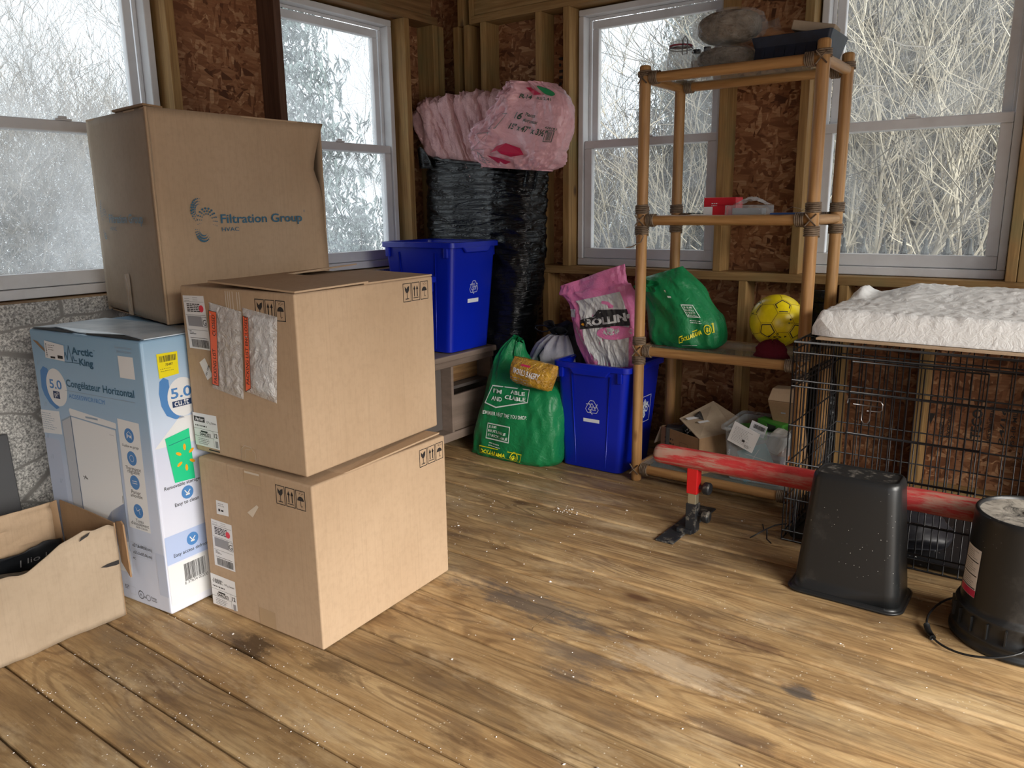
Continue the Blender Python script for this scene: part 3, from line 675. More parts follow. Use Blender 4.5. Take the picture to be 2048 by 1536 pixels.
# --- lower carton of the stack
A = thing('cardboard_box', (-1.9, 1.59, 0), 'brown cardboard box on the deck, under the one with two packing list pouches', 'box', 'stacked brown cardboard boxes')
A_FL, A_FR, A_BR, A_BL = (-2.128, 1.281), (-1.626, 1.303), (-1.664, 1.893), (-2.166, 1.872)
carton(A, [(*p, 0.002) for p in (A_FL, A_FR, A_BR, A_BL)], [(A_FL[0] + .002, A_FL[1], 0.496), (A_FR[0] - .002, A_FR[1], 0.494), (A_BR[0], A_BR[1], 0.488), (A_BL[0], A_BL[1], 0.49)])
fA = frame(A_FL, A_FR); fA2 = frame(A_FR, A_BR)
d = Dec(fA).use('ink'); handling(d, 0.350, 0.417, 0.124, 0.055); d2 = Dec(fA2).use('ink'); handling(d2, 0.454, 0.415, 0.126, 0.056)
d.build('handling_mark', A); d2.build('handling_mark', A)
d = Dec(fA); lab_addr(d, [(0.035, 0.149), (0.134, 0.149), (0.137, 0.302), (0.038, 0.303)], (0.115, 0.265)); d.build('shipping_label', A)
d = Dec(fA); lab_part(d, [(0.006, 0.009), (0.127, 0.016), (0.126, 0.114), (0.006, 0.115)], True); d.build('part_label', A)
d = Dec(fA); d.use('label_white').quad([(0.070, 0.325), (0.127, 0.328), (0.129, 0.370), (0.072, 0.370)]); d.L(1).use('grey_print').scrib(0.080, 0.352, 0.12, 0.364, 2, 1); d.use('ink').rect(0.080, 0.336, 0.089, 0.344).rect(0.093, 0.337, 0.104, 0.343); d.build('small_label', A)
d = Dec(fA); d.use('tape').rect(0.215, 0.452, 0.288, 0.494); d.L(1).use('tape_shine').rect(0.220, 0.484, 0.285, 0.490); d.build('tape', A)
d = Dec(fA); d.use('tape').rect(0.232, 0.006, 0.304, 0.062); d.build('tape', A)
d = Dec(fA); d.use('tape_shine').poly([(0.217, 0.360), (0.240, 0.349), (0.271, 0.388), (0.262, 0.392)]); d.build('loose_tape_scrap', A)
fl = MB().use('cardboard'); fl.plate([(-1.645, 1.42, 0.492), (-1.640, 1.44, 0.494), (-1.658, 1.86, 0.507), (-1.78, 1.86, 0.500), (-1.78, 1.42, 0.500)], 0.005, V((0, 0, 1)))
fl.build('top_flap', A)

# --- upper carton with packing list pouches
B = thing('cardboard_box', (-1.95, 1.62, 0.505), 'brown cardboard box carrying two clear packing list pouches, topmost of its stack', 'box', 'stacked brown cardboard boxes')
B_FL, B_FR, B_BR, B_BL = (-2.166, 1.304), (-1.668, 1.323), (-1.722, 1.925), (-2.222, 1.905)
def sh(p, dx=0, dy=0): return (p[0] + dx, p[1] + dy)
carton(B, [(*p, 0.505) for p in (B_FL, B_FR, B_BR, B_BL)], [(*sh(B_FL, 0.0), 1.012), (*sh(B_FR, 0.0), 1.010), (*sh(B_BR, 0.0), 1.010), (*sh(B_BL, 0.0), 1.012)])
fB = frame(B_FL, B_FR, 0.505); fB2 = frame(B_FR, B_BR, 0.505)
d = Dec(fB).use('ink'); handling(d, 0.336, 0.430, 0.126, 0.054); d2 = Dec(fB2).use('ink'); handling(d2, 0.447, 0.436, 0.132, 0.056)
d.build('handling_mark', B); d2.build('handling_mark', B)
d = Dec(fB); lab_addr(d, [(0.022, 0.322), (0.126, 0.322), (0.112, 0.481), (0.012, 0.478)], (0.097, 0.443)); d.build('shipping_label', B)
d = Dec(fB); lab_part(d, [(0.002, 0.018), (0.120, 0.018), (0.117, 0.123), (0.000, 0.121)]); d.L(1).use('ink').rect(0.066, 0.009, 0.119, 0.013); d.build('part_label', B)
d = Dec(fB); d.use('label_white').quad([(0.061, 0.281), (0.092, 0.230), (0.119, 0.247), (0.089, 0.297)][::1]); d.L(1).use('ink').text('181.1098', 0.091, 0.243, w=0.036, rot=1.05, bold=0.02); d.build('small_label', B)
d = Dec(fB); d.use('tape').rect(0.220, 0.003, 0.288, 0.048); d.build('tape', B)
d = Dec(fB); d.use('tape').rect(0.207, 0.444, 0.281, 0.504)
d.L(1).use('tape_shine')
for x in (0.212, 0.222, 0.231, 0.243, 0.262, 0.272): d.rect(x, 0.450, x + 0.003, 0.500)
d.build('tape', B)
d = Dec(fB); d.L(2).use('tape_shine').line([(0.222, 0.01), (0.224, 0.040), (0.240, 0.052), (0.264, 0.050), (0.284, 0.036), (0.286, 0.012)], 0.0014).line([(0.238, 0.012), (0.242, 0.040), (0.262, 0.042)], 0.001); d.build('tape_wrinkle_glint', B)  # pale lines paint the light catching on creased tape
def film(name, color, alpha, rough=0.12, fac=0.5):
    m = bpy.data.materials.new(name); m.use_nodes = True; nt = m.node_tree; p = nt.nodes['Principled BSDF']
    p.inputs['Base Color'].default_value = (*color, 1); p.inputs['Roughness'].default_value = rough; p.inputs['Specular IOR Level'].default_value = 0.9
    n = N(nt); n.bump(n.noise(n.geo(), 38, 5, 0.6, 1.5), p, 0.9, 0.02)
    t = n.new('ShaderNodeBsdfTransparent'); mx = n.new('ShaderNodeMixShader'); mx.inputs[0].default_value = alpha
    nt.links.new(t.outputs[0], mx.inputs[1]); nt.links.new(p.outputs[0], mx.inputs[2]); nt.links.new(mx.outputs[0], nt.nodes['Material Output'].inputs[0]); MAT[name] = m
film('clear_pouch', (0.86, 0.86, 0.86), 0.55); film('clear_plastic', (0.75, 0.80, 0.82), 0.30); film('clear_bag', (0.70, 0.68, 0.64), 0.20, 0.10)
mat('pouch_orange', (0.86, 0.14, 0.05), 0.3)
def pouch(parent, F, q, band, text, paper, seed):
    """a puckered clear pouch, q anticlockwise from lower left; band = printed orange strip"""
    mb = MB().use('clear_pouch'); rr = V((seed, 0, 0))
    def pt(a, b):
        u, v = tuple((q[0][k] * (1 - a) + q[1][k] * a) * (1 - b) + (q[3][k] * (1 - a) + q[2][k] * a) * b for k in (0, 1))
        e = min(a, 1 - a, b, 1 - b); bulge = min(1, e * 9); p, n = F(u, v)
        return p + n * (0.0035 + bulge * (0.005 + 0.004 * ridge(V((u * 30, v * 30, 0)) + rr)))
    mb.grid(pt, 26, 44); o = mb.build('packing_list_pouch', parent, smooth=True)
    d = Dec(F, 0.0022)
    if paper: d.use('label_white').quad(paper); d.L(1).use('label_grey'); [d.line([(paper[0][0] + 0.01, paper[0][1] + 0.04 + 0.035 * i), (paper[1][0] - 0.01, paper[0][1] + 0.035 + 0.035 * i)], 0.0006) for i in range(5)]
    if paper: pp = d.build('enclosed_paper', parent)
    d = Dec(F, 0.0145); x = band
    d.use('pouch_orange').quad(x, 1, 12)
    d.L(1).use('ink'); w = x[1][0] - x[0][0]; hgt = x[3][1] - x[0][1]
    d.line(x, 0.0018, True)
    rot = math.atan2(x[3][1] - x[0][1], x[3][0] - x[0][0])
    for (t, a, b) in text:
        px = x[1][0] * (1 - a) + x[2][0] * a - w * 0.22; py = x[1][1] * (1 - a) + x[2][1] * a
        d.text(t, px, py, w=(b - a) * hgt, h=w * 0.52, rot=rot, bold=0.01)
    d.build('pouch_band', parent)
pouch(B, fB, [(0.117, 0.211), (0.257, 0.192), (0.282, 0.446), (0.138, 0.465)], [(0.134, 0.226), (0.163, 0.223), (0.184, 0.440), (0.150, 0.443)], [('PACKING LIST', 0.03, 0.50), ('CLOSED', 0.68, 0.96)], None, 3)
pouch(B, fB, [(0.270, 0.218), (0.400, 0.199), (0.429, 0.441), (0.286, 0.458)], [(0.284, 0.221), (0.308, 0.233), (0.322, 0.434), (0.300, 0.437)], [('PACKING LIST ENCLOSED', 0.05, 0.94)], [(0.315, 0.225), (0.392, 0.215), (0.408, 0.43), (0.330, 0.44)], 9)
# top flaps, sprung a little open
fb = MB().use('cardboard'); fb.plate([(-2.04, 1.316, 1.030), (-1.672, 1.328, 1.016), (-1.69, 1.61, 1.020), (-2.04, 1.60, 1.030)], 0.005, V((0, 0, 1))); fb.build('top_flap', B)
fb = MB().use('cardboard'); fb.plate([(-1.99, 1.64, 1.022), (-1.698, 1.60, 1.015), (-1.722, 1.922, 1.016), (-2.02, 1.91, 1.022)], 0.005, V((0, 0, 1))); fb.build('top_flap', B)
fb = MB().use('cardboard'); fb.plate([(-2.165, 1.40, 1.016), (-2.05, 1.41, 1.019), (-2.02, 1.72, 1.038), (-2.08, 1.93, 1.040), (-2.218, 1.90, 1.022)], 0.005, V((0, 0, 1))); fb.build('top_flap', B)

# --- freezer carton
D = thing('freezer_carton', (-2.46, 1.45, 0), 'pale blue printed chest freezer carton standing on end left of the brown boxes', 'box')
mat('print_blue', rough=0.38, spec=0.5, build=lambda n, p: n.base(p, n.mix(n.ramp(n.noise(n.geo(), 6, 4), [(0.4, 0), (0.8, 0.25)]), n.ramp(n.sep(n.geo())[2], [(0.10, (0.62, 0.66, 0.78)), (0.40, (0.58, 0.65, 0.80)), (0.62, (0.34, 0.50, 0.68)), (0.86, (0.24, 0.42, 0.60))]), (0.30, 0.40, 0.52))))
mat('print_pale', rough=0.38, build=lambda n, p: n.base(p, n.ramp(n.sep(n.geo())[2], [(0.10, (0.74, 0.76, 0.84)), (0.50, (0.66, 0.70, 0.86)), (0.60, (0.60, 0.70, 0.86)), (0.86, (0.30, 0.48, 0.66))])))
mat('print_navy', (0.018, 0.045, 0.13), 0.45); mat('print_mid', (0.08, 0.24, 0.55), 0.45); mat('print_white', (0.78, 0.79, 0.80), 0.4); mat('print_grey', (0.52, 0.54, 0.58), 0.4)
mat('print_teal', (0.02, 0.10, 0.18), 0.45); mat('print_haze', (0.50, 0.56, 0.70), 0.4); mat('print_steel', (0.30, 0.38, 0.48), 0.4); mat('print_band', (0.45, 0.55, 0.80), 0.4)
mat('sticker_yellow', (0.85, 0.72, 0.01), 0.45); mat('sticker_green', (0.02, 0.62, 0.28), 0.4); mat('spark_orange', (0.90, 0.42, 0.02), 0.4)
D_FL, D_FR, D_BR, D_BL = (-2.745, 1.112), (-2.172, 1.168), (-2.224, 1.80), (-2.80, 1.745)
mb = MB().use('print_blue').hexa([(*p, 0.002) for p in (D_FL, D_FR, D_BR, D_BL)], [(*p, 0.862) for p in (D_FL, D_FR, D_BR, D_BL)])
mb.mats.append('print_pale'); mb.m[3] = 1
mb.build('carton_body', D, bevel=0.008, seg=3)
fD = frame(D_FL, D_FR); fD2 = frame(D_FR, D_BR)
d = Dec(fD).use('print_haze').rect(0.005, 0.06, 0.09, 0.50).use('print_grey')
d.use('print_white').poly([(0.004, 0.515), (0.112, 0.522), (0.112, 0.600), (0.004, 0.594)]); d.L(1).use('print_steel').scrib(0.008, 0.53, 0.085, 0.59, 8, 3, 0.3)
# pictured freezer
d.L(0).use('print_steel').poly([(0.118, 0.572), (0.173, 0.594), (0.173, 0.20), (0.118, 0.22)]).use('print_white').poly([(0.172, 0.594), (0.409, 0.580), (0.411, 0.597), (0.405, 0.599), (0.174, 0.618), (0.168, 0.612)])
d.L(1).use('print_grey').poly([(0.120, 0.20), (0.171, 0.19), (0.171, 0.588), (0.122, 0.568)]).use('print_white').poly([(0.176, 0.10), (0.400, 0.10), (0.404, 0.575), (0.176, 0.590)])
d.use('print_band').poly([(0.230, 0.19), (0.30, 0.17), (0.400, 0.21), (0.404, 0.34), (0.33, 0.30)])
d.L(2).use('print_navy').line([(0.174, 0.10), (0.174, 0.592)], 0.0015).use('print_steel').line([(0.172, 0.593), (0.409, 0.579)], 0.0015).line([(0.402, 0.18), (0.406, 0.575)], 0.003).rect(0.256, 0.596, 0.32, 0.602)
d.use('ink').ell((0.386, 0.178), 0.003).line([(0.200, 0.395), (0.223, 0.388), (0.212, 0.398), (0.205, 0.386)], 0.0022).line([(0.397, 0.34), (0.399, 0.362)], 0.002).use('grey_print').text('Arctic King', 0.372, 0.556, w=0.022); d.ring((0.378, 0.21), 0.009, 0.0012, 14)
d.L(0).use('print_mid').poly([(0.030, 0.672 + 0.0), (0.036, 0.728), (0.055, 0.744), (0.078, 0.738), (0.086, 0.722), (0.082, 0.64), (0.118, 0.612), (0.098, 0.606), (0.064, 0.622), (0.040, 0.648)])
d.L(1).use('print_white').ell((0.118, 0.680), 0.056, 0.062, 32, 0.15)
d.L(2).use('print_mid').text('5.0', 0.080, 0.676, w=0.068, h=0.030, bold=0.02); d.use('print_navy').rect(0.094, 0.643, 0.130, 0.667); d.L(3).use('print_white').text('pi³', 0.102, 0.649, w=0.022, bold=0.01)
d.L(1).use('print_teal').text('Arctic', 0.228, 0.798, w=0.110, h=0.023, bold=0.03).text('King', 0.262, 0.766, w=0.072, h=0.022, bold=0.03).text('TM', 0.342, 0.815, w=0.009)
d.line([(0.184, 0.782), (0.193, 0.800), (0.200, 0.778), (0.214, 0.822), (0.226, 0.772), (0.233, 0.792), (0.238, 0.778), (0.250, 0.778)], 0.003).line([(0.184, 0.769), (0.262, 0.771)], 0.002)
d.text('Congélateur Horizontal', 0.175, 0.690, w=0.345, h=0.024, bold=0.015); d.use('print_steel').line([(0.165, 0.676), (0.520, 0.675)], 0.0016)
d.use('print_mid').text('AC05ESWCR1RCM', 0.180, 0.652, w=0.188, h=0.015)
d.use('print_steel').text('Scannez ici pour', 0.453, 0.834, w=0.082).text("plus d'options", 0.460, 0.822, w=0.070)
d.L(1).use('print_white').rect(0.462, 0.746, 0.534, 0.812)
d.use('print_haze').rect(0.530, 0.06, 0.572, 0.20)
d.L(1).use('print_white').poly([(0.416, 0.264), (0.520, 0.262), (0.525, 0.612), (0.421, 0.616)])
for k, (cy, t1, t2) in enumerate([(0.568, "S'utilise en garage", ''), (0.496, 'Thermostat', 'réglable'), (0.419, 'Panier', 'amovible'), (0.326, 'Tuyau', "d'écoulement")]):
    d.L(2).use('print_mid').ell((0.471, cy), 0.023); d.use('ink').text(t1, 0.471, cy - 0.038, w=min(0.080, 0.0075 * len(t1)), al='c')
    if t2: d.text(t2, 0.471, cy - 0.049, w=0.0072 * len(t2), al='c')
    d.L(3).use('print_white')
    if k == 0: d.line([(0.459, cy - 0.010), (0.459, cy + 0.004), (0.471, cy + 0.013), (0.483, cy + 0.004), (0.483, cy - 0.010)], 0.0015).text('P', 0.462, cy - 0.008, h=0.011, bold=0.03).rect(0.472, cy - 0.007, 0.481, cy + 0.001)
    if k == 1: d.ring((0.471, cy), 0.010, 0.0013, 16)
    if k == 2: d.rect(0.459, cy - 0.004, 0.483, cy - 0.002).rect(0.459, cy + 0.003, 0.483, cy + 0.005)
    if k == 3: d.line([(0.461, cy + 0.010), (0.466, cy), (0.474, cy + 0.004), (0.478, cy - 0.010)], 0.0018).line([(0.474, cy + 0.004), (0.482, cy + 0.008)], 0.0015)
d.L(2).use('ink').text("facile d'accès", 0.450, 0.268, w=0.055)
d.text('x57,8x88,8(cm)', 0.418, 0.200, w=0.096).text('x55,0x85,0(cm)', 0.418, 0.176, w=0.093).text('AC', 0.413, 0.156, w=0.014); d.use('print_grey').box(0.41, 0.194, 0.517, 0.214, 0.0008).box(0.41, 0.170, 0.514, 0.190, 0.0008)
d.use('ink').ring((0.432, 0.036), 0.013, 0.002, 18).text('R', 0.428, 0.031, h=0.010).text('us', 0.446, 0.029, w=0.010).ring((0.468, 0.034), 0.010, 0.0014, 14).text('Energy', 0.483, 0.036, w=0.026).text('Verified', 0.483, 0.027, w=0.026); d.scrib(0.352, 0.040, 0.372, 0.056, 3, 2); d.use('print_grey').box(0.375, 0.028, 0.405, 0.054, 0.0008)
d.use('print_steel')
for (x, y) in ((0.026, 0.747), (0.034, 0.610), (0.020, 0.50), (0.03, 0.43), (0.06, 0.35)): d.line([(x, y), (x + 0.006, y + 0.014)], 0.0016).line([(x + 0.008, y), (x + 0.014, y + 0.014)], 0.0016)
d.build('printed_artwork', D)
d = Dec(fD, 0.003).use('label_white').quad([(0.082, 0.775), (0.187, 0.771), (0.192, 0.822), (0.087, 0.831)]); d.L(1).use('ink').scrib(0.105, 0.800, 0.150, 0.822, 3, 5, 0.25).rect(0.112, 0.776, 0.138, 0.782).rect(0.152, 0.778, 0.180, 0.788); d.bars(0.091, 0.780, 0.097, 0.822, 16, 3, True); d.build('return_sticker', D)
d = Dec(fD, 0.0015).use('cardboard_dark').poly([(0.018, 0.829), (0.052, 0.808), (0.082, 0.792), (0.078, 0.803), (0.045, 0.824)]); d.build('torn_scuff', D)
d = Dec(fD2).use('print_white').poly([(-0.0 + 0.004, 0.030), (0.5, 0.03), (0.5, 0.16), (0.004, 0.16)]).use('print_band').rect(0.004, 0.165, 0.5, 0.256).use('print_mid').poly([(0.040, 0.70), (0.046, 0.735), (0.060, 0.745), (0.076, 0.735), (0.078, 0.64), (0.120, 0.61), (0.085, 0.612), (0.058, 0.628), (0.044, 0.66)])
d.L(0).use('print_white').poly([(0.006, 0.537), (0.100, 0.617), (0.3, 0.60), (0.3, 0.52)])
d.L(1).use('print_white').ell((0.118, 0.676), 0.052, 0.060, 32)
d.L(2).use('print_mid').text('5.0', 0.078, 0.676, w=0.072, h=0.032, bold=0.02); d.use('print_navy').rect(0.080, 0.648, 0.146, 0.667); d.L(3).use('print_white').text('cu.ft', 0.087, 0.651, w=0.05, bold=0.01)
d.L(2).use('ink').text('Removable storage', 0.022, 0.402, w=0.125, bold=0.005).text('Easy to clean', 0.051, 0.341, w=0.085, bold=0.005).text('Easy access defrost', 0.028, 0.183, w=0.125, bold=0.005)
for cy in (0.375, 0.221): d.L(2).use('print_mid').ell((0.099, cy), 0.021); d.L(3).use('print_white').line([(0.090, cy + 0.008), (0.098, cy - 0.004), (0.108, cy + 0.006)], 0.003).rect(0.092, cy - 0.009, 0.106, cy - 0.004)
d.L(2).use('ink').bars(0.058, 0.092, 0.135, 0.149, 30, 6).text('6 37634 00200', 0.056, 0.081, w=0.085)
d.build('printed_artwork', D)
d = Dec(fD2, 0.003).use('sticker_yellow').quad([(0.046, 0.744), (0.112, 0.749), (0.114, 0.817), (0.044, 0.818)], 3, 3); d.L(1).use('ink').bars(0.052, 0.792, 0.108, 0.810, 22, 2).text('75497', 0.070, 0.779, w=0.025, bold=0.02).scrib(0.052, 0.762, 0.10, 0.776, 2, 4, 0.2); d.build('yellow_sticker', D)
d = Dec(fD2, 0.003).use('sticker_green').quad([(0.059, 0.417), (0.130, 0.412), (0.126, 0.575), (0.042, 0.561)]); d.L(1).use('print_teal').line([(0.052, 0.537), (0.125, 0.546)], 0.0016); d.use('spark_orange')
for k in range(6):
    a = math.pi / 2 + k * math.pi / 3; cx, cy = 0.104 + 0.026 * math.cos(a), 0.487 + 0.033 * math.sin(a); d.ell((cx, cy), 0.0105, 0.0048, 12, a)
d.build('store_label', D)
# lid flaps; flat black patches paint the shade inside the finger gaps
mb = MB().use('slot_shade'); 
tp = lambda u, w, z: (V((*D_FL, 0)) + (V((*D_FR, 0)) - V((*D_FL, 0))).normalized() * u + V((-0.09, 0.995, 0)) * w + V((0, 0, z)))
mb.add([tp(0.012, 0.004, 0.8635), tp(0.235, 0.004, 0.8635), tp(0.235, 0.012, 0.8655), tp(0.10, 0.03, 0.868), tp(0.012, 0.014, 0.866)], [(0, 1, 2, 3, 4)]); mb.add([tp(0.30, 0.004, 0.8635), tp(0.565, 0.004, 0.8635), tp(0.565, 0.012, 0.8655), tp(0.45, 0.035, 0.868), tp(0.30, 0.012, 0.866)], [(0, 1, 2, 3, 4)]); mb.build('finger_slot_shade', D)
mat('print_top_shine', rough=0.3, build=lambda n, p: n.base(p, n.ramp(n.noise(n.geo(), 8, 4), [(0.35, (0.34, 0.46, 0.56)), (0.6, (0.62, 0.72, 0.80))])))  # paler blue: the reflection on the carton top is put into the colour
mb = MB().use('print_top_shine').plate([tp(0.006, 0.016, 0.866), tp(0.10, 0.034, 0.872), tp(0.24, 0.014, 0.867), tp(0.30, 0.014, 0.867), tp(0.45, 0.036, 0.870), tp(0.57, 0.016, 0.866), tp(0.57, 0.26, 0.866), tp(0.006, 0.26, 0.866)], 0.003, V((0, 0, 1))); mb.build('lid_flap', D)

# --- big carton standing on the freezer carton
C = thing('cardboard_box', (-2.65, 1.75, 0.872), 'large crushed brown cardboard box on top of the blue freezer carton, highest box', 'box')
C_FL, C_FR, C_BR, C_BL = (-2.945, 1.480), (-2.350, 1.364), (-2.352, 2.040), (-2.94, 2.10)
zc0, zc1 = 0.874, 1.535
def sidepanel(mb, Ln, Rn, prof_r=None, prof_l=None, warp=0.0, nu=20, nv=24):
    L = V((*Ln, 0)); R = V((*Rn, 0)); e = (R - L); n = V((e.y, -e.x, 0)).normalized(); W = e.length
    def pt(a, b):
        u = a
        if prof_r and a > 0.6: u = a + (a - 0.6) / 0.4 * prof_r(b) / W
        z = zc0 + (zc1 - zc0) * b + (0.012 * (1 - a) if Ln == C_FL else 0)
        return L + e * u + n * (warp * math.sin(math.pi * a) * math.sin(math.pi * b) + 0.0025 * fbm(V((a * 2.5, b * 2.5, 7 + Ln[0])))) + V((0, 0, z))
    mb.grid(pt, nu, nv)
def rprof(b): 
    # right edge bitten in below the top corner
    pts = [(0, 0.0), (0.22, 0.0), (0.60, -0.012), (0.68, -0.024), (0.74, -0.046), (0.80, -0.040), (0.92, -0.012), (1.0, 0.012)]
    for (x0, y0), (x1, y1) in zip(pts[:-1], pts[1:]):
        if x0 <= b <= x1: return y0 + (y1 - y0) * (b - x0) / (x1 - x0)
    return 0
mb = MB().use('cardboard_pale'); sidepanel(mb, C_FL, C_FR, warp=0.006); mb.use('cardboard'); sidepanel(mb, C_FR, C_BR, rprof, warp=0.006); sidepanel(mb, C_BR, C_BL); sidepanel(mb, C_BL, C_FL)
mb.build('carton_body', C, solid=0.005, smooth=False, angle=30)
mb = MB().use('cardboard').plate([(*C_FL, zc1 + 0.012), (*C_FR, zc1), (*C_BR, zc1), (*C_BL, zc1)], 0.005, V((0, 0, 1))); mb.build('top_flap', C); mb = MB().use('cardboard').plate([(C_FL[0] + .01, C_FL[1] + .01, zc0), (C_FR[0] - .01, C_FR[1] + .01, zc0), (C_BR[0] - .01, C_BR[1] - .01, zc0), (C_BL[0] + .01, C_BL[1] - .01, zc0)][::1], 0.003, V((0, 0, 1))); mb.build('bottom_panel', C)
mb = MB().use('cardboard_dark').plate([(-2.640, 1.415, 1.551), (-2.352, 1.358, 1.544), (-2.35, 1.42, 1.540), (-2.66, 1.47, 1.546)], 0.006, V((0, 0, 1))); mb.build('raised_flap', C)
mb = MB().use('cardboard'); mb.tube([(C_FR[0] + 0.001, C_FR[1] - 0.001, zc0), (C_FR[0], C_FR[1] - 0.001, zc1)], 0.0045, 8); mb.build('rounded_corner', C)
def swirl(dc, cx, cy, W, H, sx=1.0):
    for arm, (ox, oy, r0, a0, a1, flip) in enumerate([(-0.10, 0.24, 0.30, 0.45, 1.30, 1), (0.14, -0.04, 0.34, -0.1, 1.05, -1), (-0.02, -0.22, 0.30, 1.0, 1.75, 1)]):
        for row in range(3):
            r = r0 - row * 0.068; k = 12 - row
            for i in range(k):
                t = i / (k - 1); a = math.pi * (a0 + (a1 - a0) * t)
                x = ox + r * math.cos(a) * (0.9 if arm != 1 else 1.0); y = oy + r * math.sin(a)
                rad = 0.0037 * math.sin(math.pi * (0.12 + 0.76 * t)) * (1 - 0.16 * row) * (W / 0.1)
                dc.ell((cx + x * W * sx, cy + y * H), rad * sx, rad, 7)
fC = frame(C_FL, C_FR, zc0); fC2 = frame(C_FR, C_BR, zc0)
d = Dec(fC2, 0.010).use('cold_print_teal'); d.text('Filtration Group', 0.217, 0.312, w=0.338, h=0.030, bold=0.014).text('HVAC', 0.218, 0.285, w=0.066, h=0.014); d.ring((0.566, 0.348), 0.0035, 0.001, 10); swirl(d, 0.152, 0.322, 0.105, 0.128); d.build('printed_logo', C)
d = Dec(fC, 0.010).use('cold_print_teal'); k = 1.225; d.text('Filtration Group', 0.135 * k, 0.316, w=0.278 * k, h=0.030, bold=0.014).text('HVAC', 0.134 * k, 0.290, w=0.059 * k, h=0.014); swirl(d, 0.088 * k, 0.325, 0.080, 0.125); d.build('printed_logo', C)
d = Dec(fC, 0.007).use('tape').rect(0.205 * k, 0.003, 0.245 * k, 0.145); d.L(1).use('tape_shine').line([(0.21 * k, 0.14), (0.225 * k, 0.10), (0.213 * k, 0.06), (0.23 * k, 0.02)], 0.004); d.build('tape', C)

# --- torn open carton at the left edge
E_ = thing('torn_cardboard_box', (-2.47, 0.8, 0), 'torn open cardboard box with dark contents in front of the freezer carton', 'box')
xo, xi, ya, yb = -2.30, -2.645, 0.42, 1.088
edge = [(0.42, 0.25), (0.60, 0.252), (0.733, 0.252), (0.769, 0.252), (0.793, 0.250), (0.812, 0.243), (0.833, 0.243), (0.87, 0.262), (0.931, 0.292), (0.99, 0.308), (0.997, 0.312), (1.025, 0.303), (1.07, 0.307), (1.088, 0.295)]
mb = MB().use('cardboard_pale')
def efn(a, b):
    y = ya + (yb - ya) * a
    for (y0, z0), (y1, z1) in zip(edge[:-1], edge[1:]):
        if y0 <= y <= y1 + 1e-9: top = z0 + (z1 - z0) * (y - y0) / (y1 - y0); break
    z = top * b
    return V((xo + 0.005 * fbm(V((y * 7, z * 9, 1))) + 0.0035 * ridge(V((y * 6 + z * 3, z * 2.0, 5)), 3) + 0.006 * math.sin(b * 3) * (1 if y > 0.95 else 0.4), y, max(z, 0.001)))
mb.grid(efn, 90, 16); mb.build('front_panel', E_, solid=0.005, smooth=False, angle=40)
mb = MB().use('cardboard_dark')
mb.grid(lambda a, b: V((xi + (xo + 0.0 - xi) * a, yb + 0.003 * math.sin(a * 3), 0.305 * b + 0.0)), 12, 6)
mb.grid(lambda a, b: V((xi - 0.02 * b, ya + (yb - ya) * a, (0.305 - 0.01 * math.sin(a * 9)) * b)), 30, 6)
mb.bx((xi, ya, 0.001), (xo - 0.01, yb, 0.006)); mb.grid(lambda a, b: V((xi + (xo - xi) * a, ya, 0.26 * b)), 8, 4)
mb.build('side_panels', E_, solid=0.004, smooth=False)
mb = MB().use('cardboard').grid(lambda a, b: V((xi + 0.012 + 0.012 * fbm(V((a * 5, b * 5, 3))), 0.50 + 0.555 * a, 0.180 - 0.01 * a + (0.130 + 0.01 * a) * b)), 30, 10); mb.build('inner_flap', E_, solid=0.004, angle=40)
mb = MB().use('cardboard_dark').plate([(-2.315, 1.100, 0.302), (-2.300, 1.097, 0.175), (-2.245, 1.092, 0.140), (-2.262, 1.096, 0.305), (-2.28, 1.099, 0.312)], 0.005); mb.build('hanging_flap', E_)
def Fe(u, v): return V((xo + 0.006, u, v)), V((1, 0, 0))
d = Dec(Fe, 0.007).use('ink'); d.poly([(1.028, 0.186), (1.045, 0.180), (1.075, 0.176), (1.084, 0.177), (1.084, 0.190), (1.05, 0.190)]); d.use('ink').poly([(0.978, 0.287), (1.005, 0.296), (1.012, 0.306), (0.985, 0.298)]); d.build('tape_remnant', E_)
mat('poly_mailer', rough=0.35, build=lambda n, p: n.base(p, n.ramp(n.noise(n.geo(), 7, 4), [(0.4, (0.016, 0.018, 0.022)), (0.7, (0.05, 0.055, 0.06))])))
mb = MB().use('poly_mailer').grid(lambda a, b: V((-2.630 + 0.03 * b, 0.50 + 0.56 * a, 0.080 + 0.11 * b + 0.012 * fbm(V((a * 6, b * 6, 0))))), 30, 10)
o = mb.build('dark_packing_tape', None, loc=(-2.6, 0.78, 0.05), solid=0.003, smooth=True); tagp(o, 'dark printed packaging strip inside the torn open box', 'packaging')
def Fm(u, v): return V((-2.630 + 0.03 * (v - 0.08) / 0.11, u, v)), V((1, 0, 0.2)).normalized()
d = Dec(Fm, 0.012).use('grey_print'); d.text('| lio | re', 0.93, 0.143, w=0.13, h=0.020); d.mb.build('printed_words', o)
mat('grey_felt', rough=0.9, build=lambda n, p: n.base(p, n.ramp(n.noise(n.geo(), 60, 3), [(0.3, (0.09, 0.083, 0.065)), (0.7, (0.19, 0.175, 0.14))])))
mb = MB().use('grey_felt').grid(lambda a, b: V((-2.59 + 0.26 * b, 0.46 + 0.55 * a, 0.10 + 0.115 * math.sin(math.pi * min(1, 0.15 + a * 0.85)) ** 0.6 * math.sin(math.pi * (0.12 + 0.55 * b)) + 0.01 * fbm(V((a * 5, b * 5, 3))))), 24, 14)
mb.grid(lambda a, b: V((-2.59 + 0.26 * b, 0.46 + 0.55 * a, 0.02)), 4, 4)
o = mb.build('folded_felt', None, loc=(-2.46, 0.75, 0.02), smooth=True); tagp(o, 'dark grey felt cloth bundled in the torn open box', 'cloth')
